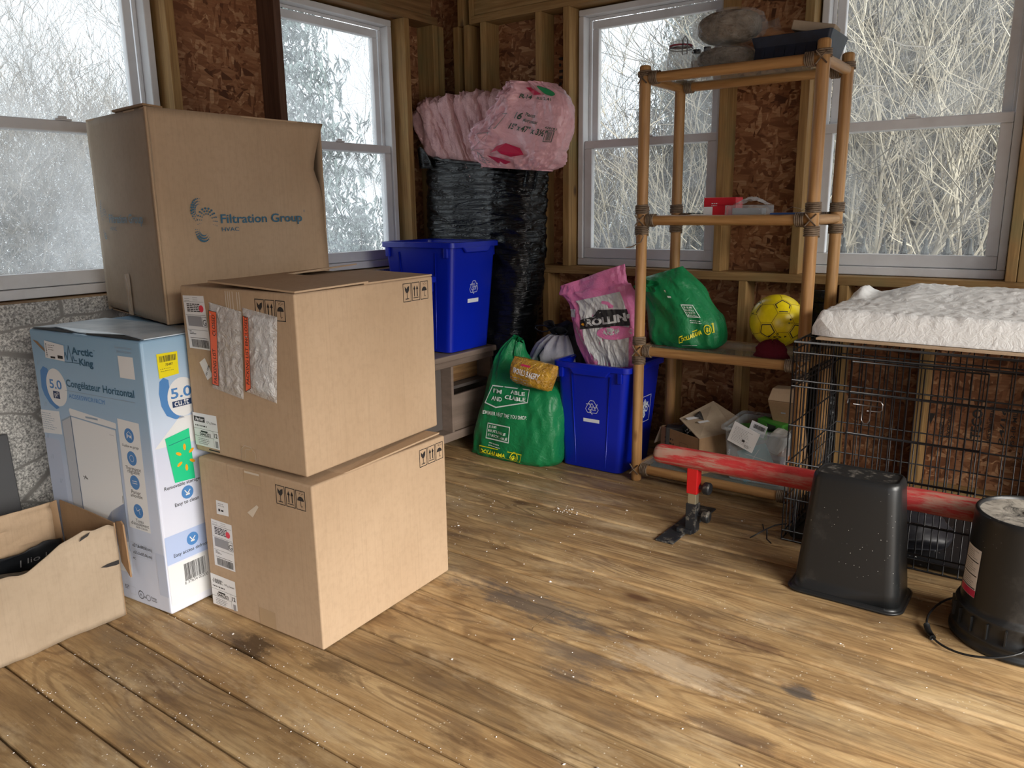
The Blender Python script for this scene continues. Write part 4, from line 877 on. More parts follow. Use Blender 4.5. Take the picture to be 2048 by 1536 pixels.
mb = MB().use('grey_felt').hexa([(-3.02, 0.30, 0.001), (-2.90, 0.30, 0.001), (-2.90, 1.085, 0.001), (-3.02, 1.085, 0.001)], [(-3.024, 0.30, 0.47), (-3.0, 0.30, 0.47), (-3.0, 1.097, 0.47), (-3.024, 1.097, 0.47)])
mat('dark_board', (0.075, 0.075, 0.08), 0.6)
mb = MB().use('dark_board').hexa([(-2.955, 0.45, 0.001), (-2.935, 0.45, 0.001), (-2.935, 1.09, 0.001), (-2.955, 1.09, 0.001)], [(-3.022, 0.45, 0.50), (-3.002, 0.45, 0.50), (-3.002, 1.10, 0.47), (-3.022, 1.10, 0.47)])
o = mb.build('dark_board', None, loc=(-2.98, 0.75, 0), bevel=0.004); tagp(o, 'dark grey board leaning on the stone patterned wall at the far left edge', 'board')
# ================================================================== soft bags
class Loft:
    """closed bag skin from sections (left point, right point, half thickness); p = corner squareness"""
    def __init__(s, secs, back=(0, 1, 0), p=0.5, disp=None, nu=96, nv=60):
        s.S = [(V(a), V(b), h) for a, b, h in secs]; s.back = V(back).normalized(); s.p = p; s.disp = disp; s.nu = nu; s.nv = nv
    def sec(s, t):
        k = t * (len(s.S) - 1); i = min(int(k), len(s.S) - 2); f = k - i
        def cr(q): # catmull-rom through the listed sections
            P = [s.S[max(i - 1, 0)][q], s.S[i][q], s.S[i + 1][q], s.S[min(i + 2, len(s.S) - 1)][q]]
            return 0.5 * ((2 * P[1]) + (-1 * P[0] + P[2]) * f + (2 * P[0] - 5 * P[1] + 4 * P[2] - P[3]) * f * f + (-1 * P[0] + 3 * P[1] - 3 * P[2] + P[3]) * f ** 3)
        return cr(0), cr(1), cr(2)
    def XY(s, X=None, th=None):
        if th is None: th = -math.acos(max(-1, min(1, math.copysign(abs(X) ** (1 / s.p), X))))
        c, n = math.cos(th), math.sin(th)
        return math.copysign(abs(c) ** s.p, c), math.copysign(abs(n) ** s.p, n)
    def at(s, X, Y, t):
        L, R, h = s.sec(max(0.0, min(1.0, t))); c = (L + R) / 2; ux = (R - L) / 2
        p = c + ux * X + s.back * (h * Y)
        n = (ux.normalized() * X * 0.6 + s.back * Y).normalized()
        if s.disp: p = p + n * s.disp(X, Y, t, p)
        return p, n
    def surf(s, mb, cap0=True, cap1=False):
        def fn(a, t):
            X, Y = s.XY(th=2 * math.pi * a); return s.at(X, Y, t)[0]
        mb.grid(fn, s.nu, s.nv, wrap=True); b = len(mb.v)
        if cap0: mb.f.append([b - s.nu * (s.nv + 1) + i for i in range(s.nu)][::-1]); mb.m.append(mb.cur)
        if cap1: mb.f.append([b - s.nu + i for i in range(s.nu)]); mb.m.append(mb.cur)
        return mb
    def F(s, w=1.0):
        """front print: u, v in 0..1 across and up the front"""
        def f(u, v):
            X, Y = s.XY(X=max(-0.98, min(0.98, 2 * u - 1))); p, n = s.at(X, Y, v); return p, -s.back
        return f
def plastic(name, c, rough, bs=0.6, scale=30, spec=0.6, **kw):
    mat(name, c, rough, spec=spec, build=lambda n, p: n.bump(n.math('ADD', n.noise(n.geo(), scale, 4, 0.6, 1.2), n.math('MULTIPLY', n.noise(n.geo(), scale * 3, 2), 0.3)), p, bs, 0.01), **kw)
mat('garbage_plastic', (0.0045, 0.0055, 0.007), 0.18, spec=0.5, build=lambda n, p: n.bump(n.math('ADD', n.noise(n.geo(scale=(0.7, 0.7, 5)), 9, 4, 0.55, 1.2), n.math('MULTIPLY', n.noise(n.geo(scale=(1, 1, 2)), 45, 2), 0.2)), p, 0.85, 0.016))
plastic('green_bag', (0.008, 0.20, 0.065), 0.42, 0.45, 24, 0.45)
plastic('pink_film', (0.86, 0.50, 0.57), 0.22, 0.5, 24, 0.6)
plastic('pink_bag', (0.78, 0.22, 0.45), 0.25, 0.6, 28, 0.7)
plastic('bag_white', (0.62, 0.62, 0.62), 0.25, 0.6, 28, 0.7)
plastic('bag_lilac', (0.46, 0.46, 0.52), 0.35, 0.5, 24, 0.5)
mat('print_red', (0.62, 0.03, 0.10), 0.3); mat('print_green', (0.03, 0.30, 0.12), 0.35); mat('print_dark_green', (0.05, 0.10, 0.07), 0.4); mat('print_yellow', (0.80, 0.75, 0.02), 0.4); mat('bag_print_white', (0.72, 0.78, 0.74), 0.4)
mat('pink_wool', rough=1.0, spec=0.05, build=lambda n, p: (n.base(p, n.ramp(n.noise(n.geo(scale=(40, 40, 6)), 1.0, 4), [(0.3, (0.66, 0.37, 0.38)), (0.7, (0.90, 0.60, 0.60))])), n.bump(n.noise(n.geo(), 120, 4, 0.7), p, 0.9, 0.01)))

# --- tall black bag of insulation in the corner
def gdisp(X, Y, t, p):
    w = 0.008 * ridge(V((X * 0.9, Y * 0.8, t * 15 + X * 1.2)), 3) + 0.004 * ridge(V((X * 3, Y * 2, t * 34 + 7)), 2) - 0.012 * X * X * t
    valley = -0.035 * math.exp(-((X - 0.10) / 0.16) ** 2) * (1 if Y < 0 else 0)
    if X > 0.3: w *= 1.8
    return w + valley * min(1, t * 3)
gb = Loft([((-2.90, 3.42, 0.004), (-2.46, 3.42, 0.004), 0.06), ((-3.0, 3.42, 0.06), (-2.44, 3.42, 0.06), 0.11), ((-3.01, 3.42, 0.4), (-2.425, 3.42, 0.4), 0.12), ((-3.01, 3.425, 0.8), (-2.35, 3.425, 0.8), 0.125),
           ((-3.015, 3.425, 1.1), (-2.325, 3.425, 1.1), 0.125), ((-3.02, 3.425, 1.35), (-2.315, 3.425, 1.30), 0.12), ((-3.02, 3.43, 1.505), (-2.30, 3.43, 1.415), 0.11)], p=0.42, disp=gdisp, nu=140, nv=150)
G = thing('garbage_bag', (-2.64, 3.42, 0), 'tall glossy black garbage bag in the corner, stuffed with pink insulation', 'bag')
mb = MB().use('garbage_plastic'); gb.surf(mb)
mb.build('bag_skin', G, smooth=True)
mb = MB().use('garbage_plastic')
rimp = []
for i in range(72):
    X, Y = gb.XY(th=2 * math.pi * i / 72); p, n = gb.at(X, Y, 1.0); rimp.append(p + n * 0.004 + V((0, 0, 0.010 * fbm(V((i * 0.3, 0, 5))) - 0.004)))
mb.tube(rimp, [0.010 + 0.005 * noise.noise(V((i * 0.4, 2, 0))) for i in range(72)], 7, closed=True)
mb.grid(lambda a, b: V((-3.02 + 0.11 * a, 3.302 - 0.01 * math.sin(a * 6) - 0.012 * b, 1.44 + 0.10 * b + 0.03 * b * math.sin(a * 5) - 0.06 * a * b)), 10, 8)
mb.grid(lambda a, b: V((-2.345 + 0.075 * a + 0.02 * b, 3.32 - 0.01 * math.sin(a * 6), 1.33 + 0.085 * b - 0.02 * a)), 8, 6)
mb.build('rolled_rim', G, smooth=True)
# --- insulation batts, fanned out
base_y = 3.425; rb = random.Random(12)
NB = 9
for i in range(NB):
    f = i / (NB - 1); x0 = -2.935 + f * 0.56; z0 = 1.47 - 0.05 * f
    tx, tz = [(-3.088, 1.745), (-3.03, 1.80), (-2.965, 1.805), (-2.875, 1.815), (-2.785, 1.82), (-2.70, 1.822), (-2.615, 1.818), (-2.53, 1.81), (-2.45, 1.79)][i]
    d_ = V((tx - x0, 0, tz - z0)); up = d_.normalized(); side = V((up.z, 0, -up.x)); wd0, wd1 = 0.030, 0.047
    mb = MB().use('pink_wool')
    def bf(a, t, x0=x0, z0=z0, up=up, side=side, L=d_.length, i=i):
        c = V((x0, base_y, z0)) + up * (L + 0.08) * (t - 0.2)
        w = wd0 + (wd1 - wd0) * t; th = 2 * math.pi * a; X, Y = math.cos(th), math.sin(th)
        X = math.copysign(abs(X) ** 0.55, X); Y = math.copysign(abs(Y) ** 0.45, Y)
        e = 1.0 if t < 0.97 else 0.82
        n1 = 0.006 * fbm(V((X * 3 + i * 5, Y * 2, t * 12)), 4) + 0.007 * ridge(V((X * 3.2 + i * 3.3, Y, t * 2.2 + i)), 3)
        crest = 0.020 * fbm(V((X * 2 + i * 9, Y * 3, 4))) * (1 if t > 0.9 else 0)
        return c + side * (X * w * e + n1 * X) + V((0, 1, 0)) * (Y * 0.080 * e + 1.4 * n1 * Y - 0.012 * (i % 2)) + up * crest
    mb.grid(bf, 48, 44, wrap=True); b = len(mb.v); mb.f.append([b - 48 + k for k in range(48)]); mb.m.append(0)
    o = mb.build('insulation_batt', None, loc=(x0, base_y, z0 - 0.06), smooth=True)
    tagp(o, 'fluffy pink fibreglass batt fanned out of the tall black garbage bag', 'insulation', 'pink insulation batts fanned from the black bag')
# --- torn pink wrapper over the batts
wr_ = Loft([((-2.50, 3.30, 1.425), (-2.22, 3.30, 1.40), 0.03), ((-2.56, 3.29, 1.49), (-2.13, 3.28, 1.45), 0.05), ((-2.57, 3.28, 1.55), (-2.075, 3.26, 1.50), 0.06), ((-2.545, 3.28, 1.62), (-2.035, 3.25, 1.585), 0.062),
            ((-2.46, 3.28, 1.69), (-2.035, 3.25, 1.68), 0.055), ((-2.37, 3.28, 1.755), (-2.08, 3.26, 1.745), 0.05), ((-2.33, 3.28, 1.815), (-2.19, 3.27, 1.80), 0.03)], p=0.6,
           disp=lambda X, Y, t, p: (0.022 * ridge(V((X * 2.0 + t, Y, t * 2.6 + 3)), 4, 0.6) + 0.009 * ridge(V((X * 5, Y * 3, t * 6 + X * 2)), 3)) * (0.45 + 0.9 * min(1, max(0, -0.1 - X) * 3 + max(0, 0.28 - t) * 6 + max(0, t - 0.84) * 6)), nu=140, nv=110)
W_ = thing('plastic_wrapper', (-2.3, 3.3, 1.41), 'torn pink plastic insulation wrapper with printed sizes, draped beside the pink batts', 'wrapper')
mb = MB().use('pink_film'); wr_.surf(mb, cap0=False); mb.build('film', W_, smooth=True)
Fw = wr_.F(); d = Dec(Fw, 0.012)
d.use('print_dark_green'); rt = -0.16
def tw(t, u, v, w, h, b=0.02, r=rt): d.text(t, u, v, w=w, h=h, rot=r, bold=b)
tw('R-14', 0.40, 0.78, 0.20, 0.050, 0.03); tw('RSI 2.41', 0.68, 0.745, 0.20, 0.032)
tw('16', 0.46, 0.575, 0.09, 0.055, 0.03); tw('Pieces', 0.58, 0.590, 0.13, 0.030); tw('Morceaux', 0.575, 0.545, 0.18, 0.028)
tw('15" x 47" x 3½"', 0.44, 0.485, 0.44, 0.050, 0.03); tw('428191', 0.84, 0.485, 0.11, 0.018)
d.box(0.86, 0.375, 0.935, 0.465, 0.006); d.bars(0.875, 0.385, 0.922, 0.455, 10, 4)
d.use('print_green').ell((0.86, 0.84), 0.10, 0.055, 24, -0.5)
d.L(1).use('pink_film').ell((0.86, 0.84), 0.05, 0.012, 16, -0.5)
d.L(0).use('print_red').poly([(0.50, 0.90), (0.60, 0.90), (0.66, 0.86), (0.76, 0.80), (0.62, 0.80), (0.56, 0.85)])
d.poly([(0.36, 0.30), (0.46, 0.34), (0.62, 0.29), (0.70, 0.20), (0.58, 0.16), (0.44, 0.19), (0.40, 0.24), (0.32, 0.20)]).poly([(0.28, 0.16), (0.42, 0.14), (0.60, 0.10), (0.50, 0.07), (0.36, 0.08)])
d.L(1).use('pink_film').ell((0.52, 0.23), 0.07, 0.02, 14, -0.3)
d.L(0).use('grey_print').line([(0.12, 0.22), (0.18, 0.42), (0.27, 0.44), (0.24, 0.24)], 0.006, True).line([(0.12, 0.22), (0.27, 0.44)], 0.004).line([(0.26, 0.48), (0.29, 0.62), (0.36, 0.62), (0.34, 0.48)], 0.006, True).scrib(0.14, 0.07, 0.28, 0.19, 5, 3, 0.3).line([(0.10, 0.10), (0.16, 0.20), (0.24, 0.14), (0.18, 0.05)], 0.006, True)
d.build('printed_marks', W_)

# --- drawstring bag
S_ = thing('drawstring_bag', (-2.11, 3.3, 0), 'black and lilac white drawstring bag tucked behind the lower green bag', 'bag')
sl = Loft([((-2.24, 3.30, 0.003), (-1.97, 3.30, 0.003), 0.09), ((-2.30, 3.30, 0.10), (-1.95, 3.30, 0.10), 0.14), ((-2.30, 3.30, 0.30), (-1.94, 3.30, 0.30), 0.14), ((-2.275, 3.30, 0.44), (-1.94, 3.30, 0.46), 0.12), ((-2.22, 3.30, 0.55), (-1.985, 3.30, 0.55), 0.08), ((-2.15, 3.30, 0.60), (-2.04, 3.30, 0.605), 0.03)],
          p=0.8, disp=lambda X, Y, t, p: 0.012 * math.sin(math.atan2(Y, X) * 13) * max(0, t - 0.45) * 2 + 0.008 * ridge(V((X * 2, Y * 2, t * 3))), nu=90, nv=50)
mat('bag_black', (0.010, 0.010, 0.014), 0.5)
mb = MB().use('bag_lilac'); sl.surf(mb)
mb.mats.append('bag_black')
for k, f in enumerate(mb.f[:-1]):
    r = k // 90; c = k % 90
    if r < 16 or 24 <= r <= 26: mb.m[k] = 1
    if r > 26 and (c < 8 or c > 80): mb.m[k] = 1
mb.build('bag_skin', S_, smooth=True)
mb = MB().use('bag_black').grid(lambda a, b: V((-2.095 + (0.045 + 0.05 * b) * math.cos(6.283 * a) * (1 + 0.2 * math.sin(a * 40)), 3.30 + (0.02 + 0.03 * b) * math.sin(6.283 * a), 0.60 + 0.055 * b + 0.012 * math.sin(a * 31))), 60, 6, wrap=True); mb.build('gathered_neck', S_, smooth=True)
mb = MB().use('bag_black').tube([(-2.13 - 0.09 * math.sin(a) - 0.02 * math.sin(2 * a), 3.25, 0.615 + 0.035 * math.sin(a + 0.9) * math.cos(a * 0.7)) for a in [i * 0.45 for i in range(14)]], 0.0035, 6); mb.build('cord', S_, smooth=True)
d = Dec(sl.F(), 0.006).use('bag_lilac'); d.text('KIN', 0.50, 0.36, w=0.42, h=0.12, bold=0.02).text('NGS', 0.55, 0.20, w=0.38, h=0.09, bold=0.02); d.build('lettering', S_)
d = Dec(sl.F(), 0.008).use('bag_black').line([(0.34, 0.60), (0.36, 0.66), (0.30, 0.70), (0.33, 0.74), (0.37, 0.78)], 0.03); d.build('emblem', S_)

# --- lower green shopping bag and bread bag
def green_print(d, k=1.0): pass
Gn = thing('shopping_bag', (-2.14, 3.06, 0), 'green plastic shopping bag standing on the deck beside the floor recycling bin', 'bag', 'green shopping bags')
gl = Loft([((-2.452, 3.06, 0.004), (-1.983, 3.07, 0.004), 0.075), ((-2.442, 3.06, 0.05), (-1.962, 3.07, 0.04), 0.095), ((-2.406, 3.06, 0.18), (-1.957, 3.08, 0.18), 0.10), ((-2.380, 3.07, 0.30), (-1.962, 3.09, 0.30), 0.095),
           ((-2.370, 3.09, 0.40), (-1.998, 3.12, 0.375), 0.08), ((-2.354, 3.11, 0.48), (-2.122, 3.13, 0.42), 0.06), ((-2.313, 3.12, 0.54), (-2.204, 3.13, 0.50), 0.04), ((-2.251, 3.12, 0.60), (-2.230, 3.12, 0.585), 0.01)], p=0.62,
          disp=lambda X, Y, t, p: 0.010 * ridge(V((X * 1.4 - t * 1.5, Y, t * 1.8)), 3) + 0.006 * ridge(V((X * 4 + t * 3, Y, t * 3 + 4)), 3), nu=100, nv=80)
mb = MB().use('green_bag'); gl.surf(mb); mb.build('bag_skin', Gn, smooth=True)
d = Dec(gl.F(), 0.0085); d.use('bag_print_white')
d.line([(0.15, 0.415), (0.20, 0.535), (0.72, 0.555), (0.70, 0.455), (0.30, 0.395)], 0.008, True)
d.text("I'M", 0.225, 0.487, w=0.13, h=0.030, rot=0.02, bold=0.02).text('ABLE', 0.46, 0.500, w=0.20, h=0.030, bold=0.02).text('AND', 0.215, 0.435, w=0.15, h=0.030, rot=0.01, bold=0.02).text('CLABLE', 0.40, 0.458, w=0.27, h=0.028, bold=0.02)
d.text('REMEMBER NEXT TIME YOU SHOP.', 0.12, 0.345, w=0.58, h=0.022, bold=0.01)
d.box(0.22, 0.215, 0.52, 0.295, 0.006); d.text('JE SUIS', 0.235, 0.272, w=0.10, h=0.013, bold=0.02).text('RÉUTILISABLE', 0.235, 0.249, w=0.25, h=0.013, bold=0.02).text('ET RECYCLABLE', 0.235, 0.226, w=0.27, h=0.013, bold=0.02)
d.scrib(0.26, 0.17, 0.48, 0.20, 2, 3, 0.4)
d.use('print_yellow').box(0.16, 0.085, 0.68, 0.162, 0.006).text('DOLLARAMA', 0.185, 0.104, w=0.31, h=0.040, bold=0.04).ring((0.60, 0.123), 0.044, 0.008, 20).text('$1', 0.570, 0.105, w=0.06, h=0.036, bold=0.05)
d.build('printed_marks', Gn)
mat('bread_film', rough=0.18, spec=0.8, build=lambda n, p: (n.base(p, n.ramp(n.noise(n.geo(), 14, 4), [(0.35, (0.42, 0.20, 0.015)), (0.6, (0.62, 0.34, 0.03)), (0.8, (0.70, 0.60, 0.42))])), n.bump(n.noise(n.geo(), 30, 4, 0.6, 2), p, 0.8, 0.02)))
Br = thing('bread_bag', (-2.05, 2.99, 0.39), 'golden plastic bread bag resting on top of the lower green bag', 'bag')
bl = Loft([((-2.165, 3.00, 0.405), (-1.975, 3.00, 0.385), 0.02), ((-2.17, 2.985, 0.43), (-1.965, 2.985, 0.405), 0.045), ((-2.165, 2.98, 0.47), (-1.945, 2.98, 0.45), 0.05), ((-2.16, 2.98, 0.51), (-1.935, 2.985, 0.49), 0.035), ((-2.158, 2.985, 0.535), (-1.93, 2.99, 0.51), 0.006)],
          p=0.6, disp=lambda X, Y, t, p: 0.006 * ridge(V((X * 2.5, Y, t * 1.5 + 4)), 3), nu=60, nv=30)
mb = MB().use('bread_film'); bl.surf(mb, cap1=True); mb.build('bag_film', Br, smooth=True)
d = Dec(bl.F(), 0.004).use('label_white').text('WORLD BAKERY', 0.14, 0.50, w=0.66, h=0.16, rot=-0.06, bold=0.02); d.use('print_red').rect(0.30, 0.74, 0.52, 0.80); d.use('grey_print').scrib(0.1, 0.18, 0.8, 0.42, 3, 3, 0.3); d.build('printed_marks', Br)

# --- blue recycling bins
mat('bin_blue', (0.002, 0.016, 0.42), 0.33, spec=0.5); mat('bin_white', (0.74, 0.77, 0.82), 0.5)
def rrect(hx, hy, r, k=5):
    pts = []
    for cx, cy, a0 in ((hx - r, hy - r, 0), (-hx + r, hy - r, 90), (-hx + r, -hy + r, 180), (hx - r, -hy + r, 270)):
        for i in range(k + 1):
            a = math.radians(a0 + 90 * i / k); pts.append((cx + r * math.cos(a), cy + r * math.sin(a)))
    return pts
def rloft(mb, rings, c, rz=0.0, cap0=False, cap1=False, k=5):
    """rings: (hx, hy, r, z, ox, oy)"""
    co, si = math.cos(rz), math.sin(rz); n = 4 * (k + 1); b0 = len(mb.v); vs = []; fs = []
    for hx, hy, r, z, ox, oy in rings:
        for x, y in rrect(hx, hy, r, k):
            x += ox; y += oy; vs.append((c[0] + x * co - y * si, c[1] + x * si + y * co, c[2] + z))
    for i in range(len(rings) - 1):
        for j in range(n): fs.append((i * n + j, i * n + (j + 1) % n, (i + 1) * n + (j + 1) % n, (i + 1) * n + j))
    if cap0: fs.append(tuple(range(n))[::-1])
    if cap1: fs.append(tuple(range((len(rings) - 1) * n, len(rings) * n)))
    return mb.add(vs, fs)
def recycle(d, cx, cy, s, w):
    for k in range(3):
        a = math.radians(120 * k)
        def T(x, y): return (cx + (x * math.cos(a) - y * math.sin(a)) * s, cy + (x * math.sin(a) + y * math.cos(a)) * s)
        d.line([T(-0.34, 0.28), T(-0.16, 0.56), T(0.16, 0.56), T(0.36, 0.24), T(0.48, 0.31), T(0.36, -0.02), T(0.02, 0.05), T(0.15, 0.12), T(0.0, 0.36), T(-0.12, 0.16)], w, True)
def make_bin(label, base, rim, z0, H, face, group):
    """base, rim = (x0, x1, y0, y1)"""
    cx, cy = (base[0] + base[1]) / 2, (base[2] + base[3]) / 2
    t = thing('recycling_bin', (cx, cy, z0), label, 'bin', group)
    bx_, by_ = (base[1] - base[0]) / 2, (base[3] - base[2]) / 2; rx, ry = (rim[1] - rim[0]) / 2 - 0.014, (rim[3] - rim[2]) / 2 - 0.014
    ox, oy = (rim[0] + rim[1]) / 2 - cx, (rim[2] + rim[3]) / 2 - cy
    R = []
    for i in range(13):
        f = i / 12; R.append((bx_ + (rx - bx_) * f, by_ + (ry - by_) * f, 0.032, 0.006 + (H - 0.012) * f, ox * f, oy * f))
    rings = [(bx_ - 0.012, by_ - 0.012, 0.03, 0.0, 0, 0)] + R
    inner = [(a - 0.004, b - 0.004, r, z, p, q) for a, b, r, z, p, q in R[::-1]]
    mb = MB().use('bin_blue'); rloft(mb, rings + inner, (cx, cy, z0), cap0=True, cap1=True); mb.build('bin_body', t, angle=40)
    mb = MB().use('bin_blue')
    rloft(mb, [(rx - 0.002, ry - 0.002, 0.03, H - 0.002, ox, oy), (rx + 0.004, ry + 0.004, 0.03, H + 0.001, ox, oy), (rx + 0.014, ry + 0.014, 0.034, H - 0.002, ox, oy), (rx + 0.014, ry + 0.014, 0.034, H - 0.026, ox, oy), (rx + 0.011, ry + 0.011, 0.034, H - 0.028, ox, oy), (rx + 0.010, ry + 0.010, 0.034, H - 0.005, ox, oy)], (cx, cy, z0)); mb.build('rolled_rim', t, angle=40)
    # grip lips under the rim on the two narrow ends and stacking ribs
    mb = MB().use('bin_blue')
    X, Y = cx + ox, cy + oy; zt = z0 + H
    if face == 'S': mb.hexa([(X - 0.085, Y - ry - 0.016, zt - 0.052), (X + 0.085, Y - ry - 0.016, zt - 0.052), (X + 0.085, Y - ry + 0.0, zt - 0.055), (X - 0.085, Y - ry + 0.0, zt - 0.055)], [(X - 0.11, Y - ry - 0.016, zt - 0.024), (X + 0.11, Y - ry - 0.016, zt - 0.024), (X + 0.11, Y - ry, zt - 0.024), (X - 0.11, Y - ry, zt - 0.024)])
    else: mb.hexa([(X + rx, Y - 0.085, zt - 0.052), (X + rx + 0.016, Y - 0.085, zt - 0.052), (X + rx + 0.016, Y + 0.085, zt - 0.052), (X + rx, Y + 0.085, zt - 0.055)], [(X + rx, Y - 0.11, zt - 0.024), (X + rx + 0.016, Y - 0.11, zt - 0.024), (X + rx + 0.016, Y + 0.11, zt - 0.024), (X + rx, Y + 0.11, zt - 0.024)])
    mb.build('grip_lip', t, bevel=0.004)
    for sx, sy in ((-1, -1), (1, -1), (1, 1)):
        q = MB().use('bin_blue').box((X + sx * (rx - 0.035), Y + sy * (ry + 0.004), zt - 0.050), (0.024, 0.016, 0.05)); q.build('stacking_rib', t, bevel=0.004)
    for k in range(2):
        f = 0.25 + 0.5 * k; x_b = base[0] + (base[1] - base[0]) * f; x_t = rim[0] + (rim[1] - rim[0]) * f
        q = MB().use('bin_blue').tube([(x_b, base[2] + 0.0015, z0 + 0.02), (x_t, rim[2] + 0.0135, zt - 0.05)], 0.0035, 6); q.build('body_rib', t, smooth=True)
    def Fs(u, v):  # front (-Y) face, u metres from the middle, v metres up
        f = v / H; return V((cx + ox * f + u, base[2] + (rim[2] + 0.014 - base[2]) * f, z0 + v)), V((0, -1, 0))
    def Fe2(u, v):
        f = v / H; return V((base[1] + (rim[1] - 0.014 - base[1]) * f, cy + oy * f + u, z0 + v)), V((1, 0, 0))
    return t, Fs, Fe2
bg = 'blue recycling bins'
t, Fs, Fx = make_bin('blue recycling bin standing on the deck beside the bamboo shelf', (-1.968, -1.650, 3.10, 3.40), (-1.992, -1.585, 3.045, 3.425), 0.0, 0.522, 'S', bg)
d = Dec(Fs, 0.0015).use('bin_white'); recycle(d, 0.008, 0.313, 0.060, 0.0022); d.rect(-0.038, 0.240, 0.048, 0.257); d.build('recycling_symbol', t)
def FxT(u, v): p, n = Fx(u, v); return p, n
d = Dec(FxT, 0.0015).use('bin_white'); U0, V0, S0 = -0.035, 0.222, 0.128
d.box(U0, V0, U0 + S0, V0 + S0, 0.003)
d.text('HOME', U0 + 0.030, V0 + 0.030, w=0.088, h=0.033, rot=math.pi / 4, bold=0.05).text('DEPOT', U0 + 0.052, V0 + 0.004, w=0.100, h=0.033, rot=math.pi / 4, bold=0.05); d.build('store_logo', t)
t, Fs, Fx = make_bin('tall blue recycling bin on the bench in front of the black garbage bag', (-2.88, -2.520, 2.93, 3.245), (-2.938, -2.452, 2.888, 3.272), 0.516, 0.550, 'E', bg)
d = Dec(Fx, 0.0015).use('bin_white'); recycle(d, 0.005, 0.322, 0.058, 0.0022); d.rect(-0.040, 0.246, 0.046, 0.266); d.build('recycling_symbol', t)
make_bin('lower blue recycling bin on the bench, mostly hidden behind the upper brown box', (-2.86, -2.535, 2.46, 2.76), (-2.90, -2.462, 2.42, 2.80), 0.516, 0.40, 'S', bg)

# --- low grey-brown bench
mat('bench_laminate', rough=0.45, build=lambda n, p: n.base(p, n.ramp(n.noise(n.geo(scale=(12, 1.5, 30)), 1.0, 4), [(0.3, (0.17, 0.125, 0.10)), (0.7, (0.25, 0.19, 0.155))])))
mat('bench_grey', (0.10, 0.085, 0.078), 0.5)
Be = thing('storage_bench', (-2.74, 2.6, 0), 'grey brown laminate storage bench along the left wall carrying the blue bins', 'bench')
MB().use('bench_laminate').bx((-2.985, 1.95, 0.485), (-2.498, 3.285, 0.515)).build('bench_top', Be, bevel=0.006)
MB().use('bench_laminate').bx((-2.96, 1.97, 0.453), (-2.512, 3.275, 0.485)).build('top_moulding', Be, bevel=0.004)
for y in (1.98, 2.60, 2.93, 3.255): MB().use('bench_laminate').bx((-2.96, y, 0.10), (-2.52, y + 0.018, 0.453)).build('divider', Be)
MB().use('bench_laminate').bx((-2.96, 1.97, 0.068), (-2.515, 3.275, 0.112)).build('bottom_board', Be, bevel=0.004)
MB().use('bench_grey').bx((-2.97, 1.97, 0.07), (-2.96, 3.275, 0.48)).build('back_panel', Be)
MB().use('bench_laminate').bx((-2.536, 2.95, 0.116), (-2.520, 3.253, 0.302)).build('drawer_front', Be, bevel=0.002)
MB().use('bench_grey').bx((-2.60, 2.62, 0.116), (-2.585, 2.928, 0.450)).build('sliding_door', Be, bevel=0.002)
for x, y in ((-2.55, 3.22), (-2.92, 3.22), (-2.55, 2.0), (-2.92, 2.0)): MB().use('bench_grey').bx((x - 0.02, y - 0.02, 0.0), (x + 0.02, y + 0.02, 0.068)).build('foot', Be)
o = MB().use('pine_y').bx((-2.72, 2.96, 0.345), (-2.60, 3.24, 0.430)).build('wooden_offcut', None, loc=(-2.66, 3.1, 0.345), bevel=0.003); tagp(o, 'brown wooden offcut lying in the open compartment of the bench', 'wood')
MB().use('bench_grey').bx((-2.955, 2.95, 0.327), (-2.54, 3.25, 0.343)).build('inner_shelf', Be)

# ================================================================== bamboo shelf and what it carries
mat('rattan', rough=0.6, build=lambda n, p: n.base(p, n.ramp(n.noise(n.geo(), 40, 3), [(0.3, (0.10, 0.065, 0.04)), (0.7, (0.25, 0.18, 0.12))])))
mat('shelf_glass', (0.50, 0.60, 0.58), 0.03, spec=0.8, Transmission_Weight=0.0, Alpha=0.30)
Sh = thing('bamboo_shelf', (-1.21, 3.26, 0), 'tall bamboo etagere with glass shelves and rattan lashings in front of the windows', 'shelf')
PX, PY = (-1.562, -0.856), (3.092, 3.436)
LV = [0.058, 0.602, 1.165, 1.735]
def cane(name, a, b, r, m, parent=Sh, ends=True):
    a, b = V(a), V(b); n = 22; L = (b - a).length; d_ = (b - a).normalized(); pts = []; rs = []
    if ends: pts += [a, a + d_ * 0.004]; rs += [r * 0.72, r * 0.95]
    for i in range(n + 1):
        f = (0.008 + (L - 0.016) * i / n) / L if ends else i / n
        pts.append(a + (b - a) * f); rs.append(r * (1 + 0.015 * noise.noise(V((f * 6, r * 50, a.x * 3)))))
    if ends: pts += [b - d_ * 0.004, b]; rs += [r * 0.95, r * 0.72]
    return MB().use(m).tube(pts, rs, 20).build(name, parent, smooth=True)
def lash(c, axis, r, turns, w, seed=0):
    c = V(c); pts = []; ax = {'x': V((1, 0, 0)), 'y': V((0, 1, 0)), 'z': V((0, 0, 1))}[axis]
    u = V((0, 0, 1)) if axis != 'z' else V((1, 0, 0)); v = ax.cross(u); rr = random.Random(seed)
    K = turns * 12
    for i in range(K + 1):
        a = 2 * math.pi * i / 12; q = r + 0.0035
        pts.append(c + ax * (w * (i / K - 0.5) + rr.uniform(-0.0006, 0.0006)) + u * math.cos(a) * q + v * math.sin(a) * q)
    return MB().use('rattan').tube(pts, 0.0038, 6).build('lashing', Sh, smooth=True)
RP = 0.0235
top_z = {(0, 0): 1.785, (1, 0): 1.80, (0, 1): 1.760, (1, 1): 1.80}
